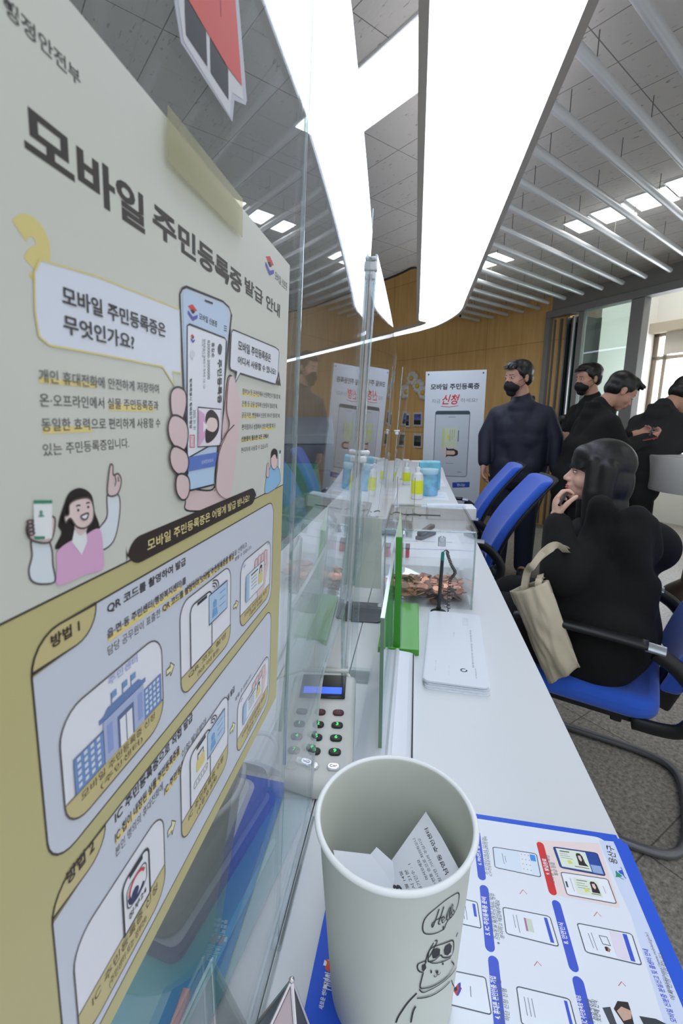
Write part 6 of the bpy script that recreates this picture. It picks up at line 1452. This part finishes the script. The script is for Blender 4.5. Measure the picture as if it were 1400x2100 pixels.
def hand(bm, w_, d, n, side, curl=0.5, k=1.0, thumb=0.5, spread=0.0):
    # w_: wrist, d: pointing direction, n: palm normal (fingers curl towards it), side: +1/-1 for the thumb's side
    d = Vector(d).normalized(); n = Vector(n); n = (n - d * n.dot(d)).normalized(); s = d.cross(n) * side
    P0 = Vector(w_)
    M = Matrix((d, s, n)).transposed()
    ell(bm, P0 + d * 0.048 * k, (0.050 * k, 0.040 * k, 0.017 * k), M, 14); cap(bm, P0 - d * 0.02 * k, P0 + d * 0.02 * k, 0.026 * k, 0.026 * k)
    for i, (off, ln) in enumerate(((0.030, 0.072), (0.010, 0.080), (-0.010, 0.074), (-0.029, 0.058))):
        q = P0 + d * (0.088 - 0.004 * abs(i - 1.2)) * k + s * off * k; a = 0.0; dd = d
        for j, f_ in enumerate((0.45, 0.32, 0.23)):
            a += curl * (0.9 if j else 0.7); dd = (d * math.cos(a) + n * math.sin(a) + s * spread * off * 8).normalized()
            q2 = q + dd * ln * f_ * k; cap(bm, q, q2, (0.0092 - 0.0007 * j) * k, (0.0085 - 0.0008 * j) * k, 10); q = q2
    q = P0 + d * 0.020 * k + s * 0.028 * k
    for j, ln in enumerate((0.036, 0.030, 0.024)):
        dd = (d * (0.75 + 0.1 * j) + s * (0.75 - 0.3 * j) + n * (0.25 + thumb * (0.4 + 0.35 * j))).normalized(); q2 = q + dd * ln * k
        cap(bm, q, q2, (0.0125 - 0.0015 * j) * k, (0.0105 - 0.0012 * j) * k, 10); q = q2
def hair_mat(n='black_hair', c=(14, 13, 15)): return mat(n, c, 0.38, bump=0.25, bscale=260, spec=0.5)
HAIR = hair_mat()
SKM = mat('skin', (196, 150, 128), 0.55, var=0.05, vscale=18); SKF = mat('skin_light', (222, 178, 158), 0.5, var=0.04, vscale=18)
def face_bits(h, t, female=False, skin=None):
    for q in (1, -1):
        b_ = B(); h.e(b_, (.0775, q * .031, .000), (.0085, .0125, .0050), 12); obj('eye', b_, mat('eye_white', (206, 200, 196), 0.25), t, smooth=True)
        b_ = B(); h.e(b_, (.0825, q * .031, .000), (.0045, .0058, .0052), 10); obj('iris', b_, mat('iris_dark', (22, 16, 14), 0.2), t, smooth=True)
        b_ = B(); h.cp(b_, (.088, q * .014, .020), (.078, q * .044, .021), .0028, .0020); obj('eyebrow', b_, HAIR, t, smooth=True)
        if female: b_ = B(); h.cp(b_, (.086, q * .020, .0058), (.077, q * .046, .0062), .0020, .0014); obj('eyelashes', b_, HAIR, t, smooth=True)
    b_ = B(); h.e(b_, (.0885, 0, -.0575), (.0095, .0185, .0048), 14); h.e(b_, (.0890, 0, -.0655), (.0095, .0165, .0052), 14); obj('lips', b_, mat('lips_red' if female else 'lips', (196, 74, 84) if female else (168, 112, 104), 0.4), t, smooth=True)
def short_hair(h, t, spiky=False, longer=0.0):
    b_ = B()
    h.e(b_, (-.022, 0, .046), (.098, .083, .084)); h.e(b_, (-.050, 0, .000), (.062, .074, .066)); h.e(b_, (.022, 0, .092), (.062, .062, .034))
    for q in (1, -1): h.e(b_, (-.004, q * .062, .036), (.050, .022, .036)); h.e(b_, (.010, q * .070, .012), (.010, .010, .026))
    rh = random.Random(int(abs(h.c.x) * 1000))
    for i in range(26):
        a = rh.uniform(-1.2, 1.2); x0, y0 = .035 + .035 * math.cos(a), .055 * math.sin(a)
        h.cp(b_, (x0 - .02, y0 * .8, .10), (x0 + .028 + rh.uniform(0, .012) + longer, y0, .070 + rh.uniform(-.014, .012) + (.02 if spiky else 0)), .010, .004)
    mobj('hair', fuse(b_, 0.006, 3), HAIR, t)
def mask(h, t):
    b_ = B(); h.e(b_, (.052, 0, -.058), (.060, .056, .046)); h.cp(b_, (.098, 0, -.026), (.104, 0, -.050), .012, .016); h.cp(b_, (.07, 0, -.098), (.05, 0, -.104), .026)
    mobj('face_mask', fuse(b_, 0.005, 4), mat('black_mask', (16, 16, 18), 0.7), t)
    b_ = B()
    for q in (1, -1):
        tube(b_, [h.p(.060, q * .052, -.034), h.p(.02, q * .074, -.012), h.p(-.014, q * .086, .012)], 0.0016, 6); tube(b_, [h.p(.050, q * .050, -.078), h.p(.01, q * .070, -.052), h.p(-.016, q * .085, -.022)], 0.0016, 6)
    obj('mask_loops', b_, MATS['black_mask'], t, smooth=True)

def standing(label, headpx, d, bodyF, headF, pitch, topm, legm, arms, k=1.0, lean=0.10, masked=False, spiky=False, headshift=0.0, jacket='jacket', voxel=0.0065, skin=None, extra=None):
    # arms: for side +1 (left) and -1 (right): (elbow forward, elbow out, elbow z, wrist forward, wrist out, wrist z, hand dir (f, l, z), palm (f, l, z), curl)
    hc = WD(headpx[0], headpx[1], d); F = Vector(bodyF).normalized(); Lf = Vector((0, 0, 1)).cross(F); Z = Vector((0, 0, 1))
    h = Head(hc, headF, pitch, k)
    nk = h.p(-.045, 0, -.16)
    sh = nk - Z * 0.045 * k
    foot = Vector((sh.x, sh.y, 0)) - F * lean
    hipz = 0.93 * (sh.z / 1.40)
    hip = foot + Z * hipz
    t = empty('person', (foot.x, foot.y, 0), 0, label, 'person', None)
    S_ = lambda q: sh + Lf * q * 0.168 * k - Z * 0.065
    b_ = B(); h.skin(b_)
    cap(b_, nk + Z * 0.01, sh - Z * 0.04, 0.050 * k, 0.055 * k); cap(b_, S_(1), S_(-1), 0.045 * k); cap(b_, sh - Z * 0.12, hip, 0.095 * k, 0.095 * k); cap(b_, sh + Lf * .08 * k - Z * .1, sh - Lf * .08 * k - Z * .1, 0.075 * k)
    cap(b_, hip + Lf * 0.07, hip - Lf * 0.07, 0.095 * k)
    c_ = B(); cap(c_, sh + Lf * .10 * k - Z * .065, sh - Lf * .10 * k - Z * .065, 0.078 * k); cap(c_, sh + Z * .005, S_(1) + Z * .01, .058 * k, .058 * k); cap(c_, sh + Z * .005, S_(-1) + Z * .01, .058 * k, .058 * k); cap(c_, sh + Lf * .085 * k - Z * .16, sh - Lf * .085 * k - Z * .16, 0.125 * k)
    mid = (sh + hip) / 2; cap(c_, mid + Lf * .075 - Z * .02, mid - Lf * .075 - Z * .02, 0.128 * k); cap(c_, hip + Lf * .085, hip - Lf * .085, 0.130 * k); cap(c_, hip + Lf * .08 - Z * .09, hip - Lf * .08 - Z * .09, 0.132 * k); cap(c_, sh + Lf * .12 * k - Z * .1, hip + Lf * .10, .10 * k, .115 * k); cap(c_, sh - Lf * .12 * k - Z * .1, hip - Lf * .10, .10 * k, .115 * k); cap(c_, sh - Z * .1, hip - Z * .05, .125 * k, .135 * k)
    cap(c_, nk + h.M @ Vector((.0, 0, .012)), sh - Z * .01, 0.066 * k, 0.095 * k); ell(c_, sh - Z * .01, (.11 * k, .11 * k, .085 * k))
    tr = B(); cap(tr, hip + Lf * .06, hip - Lf * .06, 0.122 * k)
    for q in (1, -1):
        fo, out_, ez, wf, wo, wz, hd, pn, curl = arms[0 if q == 1 else 1]
        E_ = hip * 0 + Vector((sh.x, sh.y, 0)) + F * fo + Lf * q * out_ + Z * ez; Wp = Vector((sh.x, sh.y, 0)) + F * wf + Lf * q * wo + Z * wz
        H3 = lambda v: F * v[0] + Lf * v[1] * q + Z * v[2]
        cap(b_, S_(q), E_, 0.046 * k, 0.036 * k); cap(b_, E_, Wp, 0.037 * k, 0.026 * k); hand(b_, Wp, H3(hd), H3(pn), q * 1.0, curl, 0.95 * k)
        cap(c_, S_(q) + Z * .004, E_, 0.066 * k, 0.056 * k); cap(c_, E_, E_ + (Wp - E_) * 0.93, 0.056 * k, 0.044 * k)
        ft = foot + Lf * q * 0.10 + F * 0.02; kn = foot + Lf * q * 0.095 + F * 0.03 + Z * hipz * 0.54; hj = hip + Lf * q * 0.085 - Z * 0.03
        an = ft + Z * 0.09
        cap(b_, hj, kn, 0.075 * k, 0.052 * k); cap(b_, kn, an, 0.055 * k, 0.036 * k); cap(b_, an, ft + F * 0.10 + Z * 0.035, 0.036 * k, 0.028 * k)
        cap(tr, hj, kn, 0.098 * k, 0.078 * k); cap(tr, kn, an - Z * 0.01, 0.078 * k, 0.066 * k)
        sb = B(); cap(sb, ft - F * 0.045 + Z * 0.045, ft + F * 0.15 + Z * 0.038, 0.044, 0.036); cap(sb, ft - F * 0.04 + Z * 0.05, ft - F * 0.03 + Z * 0.09, 0.044, 0.040)
        me = fuse(sb, 0.008, 3); mobj('shoe', me, mat('shoe_dark', (26, 26, 30), 0.5), t)
    mobj('body', fuse(b_, voxel, 3), skin or SKM, t)
    if extra: extra(c_, sh, F, Lf, Z, hip)
    mobj(jacket, fuse(c_, 0.009, 12), topm, t); mobj('trousers', fuse(tr, 0.010, 4), legm, t)
    short_hair(h, t, spiky); face_bits(h, t)
    if masked: mask(h, t)
    rehome(t)
    return t, h, sh, F, Lf
NAVY = mat('navy_windbreaker', (24, 28, 48), 0.65, bump=0.3, bscale=26); JEAN = mat('dark_jeans', (28, 36, 56), 0.85, bump=0.1, bscale=300)
BLK = mat('black_knit', (13, 13, 14), 0.9, bump=0.4, bscale=40); CHAR = mat('charcoal_blazer', (30, 31, 34), 0.85, bump=0.25, bscale=60); BLT = mat('black_trousers', (16, 16, 18), 0.85)
DOWN = (0.02, 0.25, 1.12, 0.06, 0.27, 0.86, (0.1, 0, -1), (0, -1, 0), 0.45)
def collar(c_, sh, F, Lf, Z, hip):
    for a in range(-60, 61, 20):
        v = -F * math.cos(R(a)) * .07 + Lf * math.sin(R(a)) * .085; cap(c_, sh + v + Z * .03, sh + v * 1.05 + Z * .075, .016)
standing('man standing in a navy windbreaker and black face mask, looking left beside the banner', (1062, 775), 3.45, (-0.28, -0.96, 0), (-0.86, -0.5, 0), 3, NAVY, JEAN,
         ((0.02, 0.26, 1.10, 0.06, 0.28, 0.86, (0.1, 0, -1), (0, -1, 0), 0.5), (0.04, 0.25, 1.12, 0.12, 0.24, 0.90, (0.3, 0, -1), (0, -1, 0), 0.5)), 1.06, 0.0, True, extra=collar)
standing('man in a black face mask and dark top, facing left behind the phone user', (1206, 777), 3.85, (-0.9, -0.4, 0), (-0.95, -0.3, 0), 4, BLK, BLT,
         ((0.06, 0.22, 1.12, 0.30, 0.14, 1.10, (1, 0, 0.1), (0, -1, 0), 0.8), (0.06, 0.22, 1.12, 0.30, 0.14, 1.10, (1, 0, 0.1), (0, -1, 0), 0.8)), 1.04, 0.02, True)
tm3, h3_, sh3, F3, L3 = standing('man in a black sweater bending his head over the phone in his hands', (1272, 803), 3.05, (0.97, 0.12, 0), (0.97, 0.05, 0), 36, BLK, BLT,
         ((0.06, 0.20, 1.08, 0.29, 0.10, 1.13, (0.9, -0.2, 0.25), (0, -0.7, 0.7), 0.75), (0.08, 0.19, 1.06, 0.30, 0.09, 1.12, (0.9, -0.3, 0.25), (0, -0.7, 0.7), 0.75)), 1.0, 0.10, spiky=True, extra=collar)
tm4, h4_, sh4, F4, L4 = standing('man in a charcoal blazer leaning over the round desk and writing, at the right edge', (1403, 812), 3.35, (0.90, 0.40, 0), (0.92, 0.2, 0), 44, CHAR, BLT,
         ((0.12, 0.22, 1.06, 0.34, 0.12, 1.04, (0.9, -0.2, -0.1), (0, 0, -1), 0.7), (0.10, 0.22, 1.05, 0.32, 0.14, 1.045, (0.9, -0.2, -0.15), (0, 0, -1), 0.7)), 1.10, 0.22, extra=collar)
# phone and pen held by the men
pp_ = WD(1318, 898, 2.98)
t = empty('mobile_phone', pp_, 0, 'slim phone with a red back held by the man in the black sweater', 'phone')
b_ = B(); box(b_, (0, 0, 0), (0.15, 0.075, 0.009), Euler((R(20), R(-12), R(10))).to_matrix()); obj('phone_body', b_, mat('phone_red', (150, 52, 50), 0.4), t, bevel=0.003)
b_ = B(); box(b_, Euler((R(20), R(-12), R(10))).to_matrix() @ Vector((0, 0, 0.0052)), (0.142, 0.068, 0.001), Euler((R(20), R(-12), R(10))).to_matrix()); obj('screen', b_, mat('phone_glass', (30, 34, 38), 0.1), t)
a_, c_ = WD(1331, 893, 2.98), WD(1338, 880, 2.96)
b_ = B(); cyl(b_, a_, c_ + (c_ - a_) * 0.3, 0.005, n=8); tag(obj('pen', b_, mat('pen_grey', (84, 96, 96), 0.4), smooth='auto'), 'grey pen raised beside the phone in the man\'s hand', 'pen')

o = mobj('folded_coat', fuse(BLOB, 0.009, 6), BLK, None); tag(o, 'black coat heaped on the seat of the empty chair behind the woman', 'coat')
# ------------------------------------------------------------------ seated woman
def woman():
    FW = Vector((-0.93, 0.37, 0)).normalized(); LW = Vector((0, 0, 1)).cross(FW); Z = Vector((0, 0, 1))
    hc = WD(1224, 972, 1.55); k = 0.90
    h = Head(hc, (-0.95, 0.20, 0), -6, k)
    nk = h.p(-.04, 0, -.15); sh = nk + Vector((0.02, 0, -0.055)); hip = Vector((CH_P[0], CH_P[1], 0.545)) - FW * 0.05
    t = empty('person', (hip.x, hip.y, 0), 0, 'seated woman with long black hair and black fleece coat, pen held at her chin', 'person')
    b_ = B(); h.skin(b_, True)
    S_ = lambda q: sh + LW * q * 0.150 - Z * 0.055
    cap(b_, nk, sh - Z * 0.02, 0.045, 0.06); cap(b_, S_(1), S_(-1), 0.045); cap(b_, sh - Z * 0.1, hip + Z * 0.05, 0.09, 0.10); cap(b_, hip + LW * .07, hip - LW * .07, 0.09)
    # near arm raised with a pen, far arm resting on the lap
    EL = WD(1150, 1180, 1.36); WR = WD(1143, 1066, 1.43)
    ER = hip + FW * 0.04 - LW * 0.13 + Z * 0.18; WRr = hip + FW * 0.17 + LW * 0.03 + Z * 0.10
    cap(b_, S_(1), EL, 0.042, 0.034); cap(b_, EL, WR, 0.034, 0.023); cap(b_, S_(-1), ER, 0.042, 0.034); cap(b_, ER, WRr, 0.034, 0.023)
    hand(b_, WR, (WD(1140, 1020, 1.45) - WR), (0.75, 0.1, 0.3), -1, 0.95, 0.80, 0.9); hand(b_, WRr, FW + LW * 0.3, -Z, 1, 0.4, 0.82)
    for q in (1, -1):
        kn = hip + FW * 0.42 + LW * q * 0.09 + Z * -0.02; an = Vector((kn.x, kn.y, 0.09)) - FW * 0.06 + LW * 0
        cap(b_, hip + LW * q * .08, kn, 0.075, 0.055); cap(b_, kn, an, 0.052, 0.034); cap(b_, an, an + FW * 0.12 - Z * 0.05, 0.032, 0.026)
        tb = B(); cap(tb, hip + LW * q * .08, kn, 0.088, 0.066); cap(tb, kn, an, 0.064, 0.050); mobj('trouser_leg', fuse(tb, 0.009, 3), BLT, t)
        sb = B(); cap(sb, an - FW * 0.03 - Z * 0.04, an + FW * 0.14 - Z * 0.052, 0.042, 0.034); cap(sb, an, an - Z * 0.04, 0.040); mobj('shoe', fuse(sb, 0.008, 3), mat('shoe_dark', (26, 26, 30), 0.5), t)
    mobj('body', fuse(b_, 0.0042, 3), SKF, t)
    # coat
    c_ = B(); FL = mat('black_fleece', (9, 9, 10), 0.95, bump=0.8, bscale=320)
    cap(c_, S_(1) - Z * .01, S_(-1) - Z * .01, 0.085); cap(c_, sh + LW * .10 - Z * .14, sh - LW * .10 - Z * .14, 0.125); m_ = (sh + hip) / 2
    cap(c_, m_ + LW * .11 - FW * .01, m_ - LW * .11 - FW * .01, 0.145); cap(c_, hip + LW * .12 + Z * .05, hip - LW * .12 + Z * .05, 0.145); cap(c_, hip + LW * .13, hip + LW * .10 + FW * 0.30 + Z * 0.02, 0.115, 0.10); cap(c_, hip - LW * .11, hip - LW * .10 + FW * 0.30 + Z * 0.02, 0.115, 0.10)
    cap(c_, S_(1), EL, 0.078, 0.064); cap(c_, EL, WR + (EL - WR) * 0.10, 0.064, 0.046); cap(c_, S_(-1), ER, 0.068, 0.06)
    for q in (1, -1):
        cap(c_, S_(q) - LW * q * .01 - Z * .04, hip + LW * q * .12 + Z * .06, .092, .135); cap(c_, S_(q) * .7 + sh * .3 - FW * .03, hip + LW * q * .07 - FW * .03 + Z * .06, .10, .13)
    cap(c_, sh - Z * .08 - FW * .02, hip + Z * .05, .13, .15); cap(c_, (S_(1) + EL) / 2, hip + LW * .1 + FW * .1 + Z * .1, .08, .12); cap(c_, ER, ER + (WRr - ER) * 0.9, 0.068, 0.05); cap(c_, ER - Z * .03, hip + Z * .08, .08, .13); cap(c_, (S_(-1) + ER) / 2, m_ - LW * .05, .07, .12)
    # soft hood and collar rolls
    for a in range(0, 360, 24):
        v = FW * math.cos(R(a)) * .085 + LW * math.sin(R(a)) * .11; ell(c_, sh + v * .9 + Z * (.004 + 0.015 * math.cos(R(a + 180))), .044, n=10)
    ell(c_, sh - FW * .13 - Z * .04, (.10, .10, .09), n=14)
    rw = random.Random(5)
    for i in range(20):
        q_ = m_ + LW * rw.uniform(.04, .15) + FW * rw.uniform(-.1, .08) + Z * rw.uniform(-.2, .2); d_ = Vector((rw.uniform(-.3, .3), rw.uniform(-.3, .3), 1)); cap(c_, q_ + LW * .05, q_ + LW * .05 + d_ * .08, 0.05, 0.04)
    mobj('fleece_coat', fuse(c_, 0.009, 26), FL, t)
    # hair: long, over the shoulders, with a straight fringe
    b_ = B(); h.e(b_, (-.020, 0, .045), (.105, .090, .092)); h.e(b_, (.040, 0, .066), (.056, .070, .044)); h.e(b_, (.070, 0, .042), (.027, .056, .030)); h.e(b_, (-.045, 0, -.03), (.085, .092, .11)); h.e(b_, (-.055, 0, -.13), (.075, .095, .11)); h.e(b_, (-.06, 0, -.20), (.07, .10, .08))
    for q in (1, -1):
        h.cp(b_, (.030, q * .070, .045), (.018, q * .078, -.06), .024, .028); h.cp(b_, (.018, q * .078, -.06), (.008, q * .085, -.19), .030, .022)
        h.cp(b_, (-.02, q * .08, .03), (-.02, q * .092, -.20), .034, .030)
    for i in range(15):
        y = -.058 + i * .0083; h.cp(b_, (.050 - abs(y) * .5, y, .085), (.093 - abs(y) * .42, y * 1.05, .014 + abs(y) * .05), .012, .0075)
    mobj('long_hair', fuse(b_, 0.0055, 3), mat('glossy_black_hair', (8, 8, 9), 0.5, bump=0.2, bscale=300), t)
    face_bits(h, t, True)
    rehome(t)
    # pen in her hand
    a_, c2 = WD(1146, 1036, 1.40), WD(1163, 1010, 1.42)
    b_ = B(); cyl(b_, a_, c2, 0.0045, 0.0035, 10); tag(obj('pen', b_, mat('pen_dark', (16, 20, 30), 0.35), smooth='auto'), 'dark pen in the seated woman\'s raised hand', 'pen')
    return EL, WR, hip, FW, LW
EL, WR, HIPW, FW, LW = woman()

# ------------------------------------------------------------------ cream tote bag hanging from her arm
def tote():
    tl, tr_, br2, bl2 = WD(1045, 1212, 1.38), WD(1124, 1190, 1.31), WD(1188, 1368, 1.315), WD(1125, 1402, 1.39)
    t = empty('tote_bag', ((tl + br2) / 2), 0, 'cream canvas tote bag hanging from the seated woman\'s forearm over the armrest', 'bag')
    n = (tr_ - tl).cross(bl2 - tl).normalized(); n = n if n.dot(CAM - tl) > 0 else -n
    b_ = B(); NU, NV = 22, 30; G = [[], []]
    import mathutils.noise as mn
    for s in (0, 1):
        for i in range(NU + 1):
            u = i / NU; row = []
            for j in range(NV + 1):
                v = j / NV; p = tl * (1 - u) * (1 - v) + tr_ * u * (1 - v) + br2 * u * v + bl2 * (1 - u) * v
                prof = (math.sin(math.pi * min(1, max(0, u))) ** 0.6) * (0.010 + 0.035 * math.sin(math.pi * min(1, v * 0.9 + 0.1)) ** 0.7)
                wv = 0.012 * mn.noise(Vector((u * 4.0, v * 2.2, s * 5))) + 0.006 * mn.noise(Vector((u * 11, v * 5, 3 + s * 5)))
                row.append(b_.verts.new(p + n * ((prof if s else -prof) + wv)))
            G[s].append(row)
    for s in (0, 1):
        for i in range(NU):
            for j in range(NV): b_.faces.new((G[s][i][j], G[s][i + 1][j], G[s][i + 1][j + 1], G[s][i][j + 1]))
    for i in range(NU):
        for j in (NV,): b_.faces.new((G[0][i][j], G[0][i + 1][j], G[1][i + 1][j], G[1][i][j]))
    for j in range(NV):
        for i in (0, NU): b_.faces.new((G[0][i][j], G[0][i][j + 1], G[1][i][j + 1], G[1][i][j]))
    CV = mat('cream_canvas', (206, 196, 172), 0.9, bump=0.3, bscale=500, var=0.06, vscale=12)
    o = obj('bag_body', b_, CV, t, smooth=True); so = o.modifiers.new('s', 'SOLIDIFY'); so.thickness = 0.002
    # two handles looped over the forearm
    top = EL + (WR - EL) * 0.35
    for k, dz in ((0, 0.0), (1, 0.012)):
        side = n * (0.012 if k else -0.012)
        e1 = tl * 0.62 + tr_ * 0.38 + side; e2 = tl * 0.2 + tr_ * 0.8 + side
        loop = spline([e1 - Vector((0, 0, .03)), e1 + Vector((0.006, 0, 0.05)), WD(1092, 1160, 1.30) + side, WD(1112, 1138, 1.285) + Vector((0, 0, dz * .6)), WD(1138, 1122, 1.28) + Vector((0, 0, dz * .6)), WD(1160, 1128, 1.33) + side, WD(1168, 1150, 1.42), WD(1140, 1195, 1.42), e2 + Vector((0.005, 0.02, 0.01)), e2 - Vector((0, 0, .03))], 7)
        b_ = B(); prev = None
        for i, p in enumerate(loop):
            a = loop[max(0, i - 1)]; c = loop[min(len(loop) - 1, i + 1)]; tt = (c - a).normalized(); wv = tt.cross(n).normalized() * 0.009
            q = [b_.verts.new(p + wv + n * 0.001), b_.verts.new(p - wv + n * 0.001), b_.verts.new(p - wv - n * 0.001), b_.verts.new(p + wv - n * 0.001)]
            if prev:
                for x in range(4): b_.faces.new((prev[x], prev[(x + 1) % 4], q[(x + 1) % 4], q[x]))
            prev = q
        obj('handle', b_, CV, t)
    rehome(t)
tote()
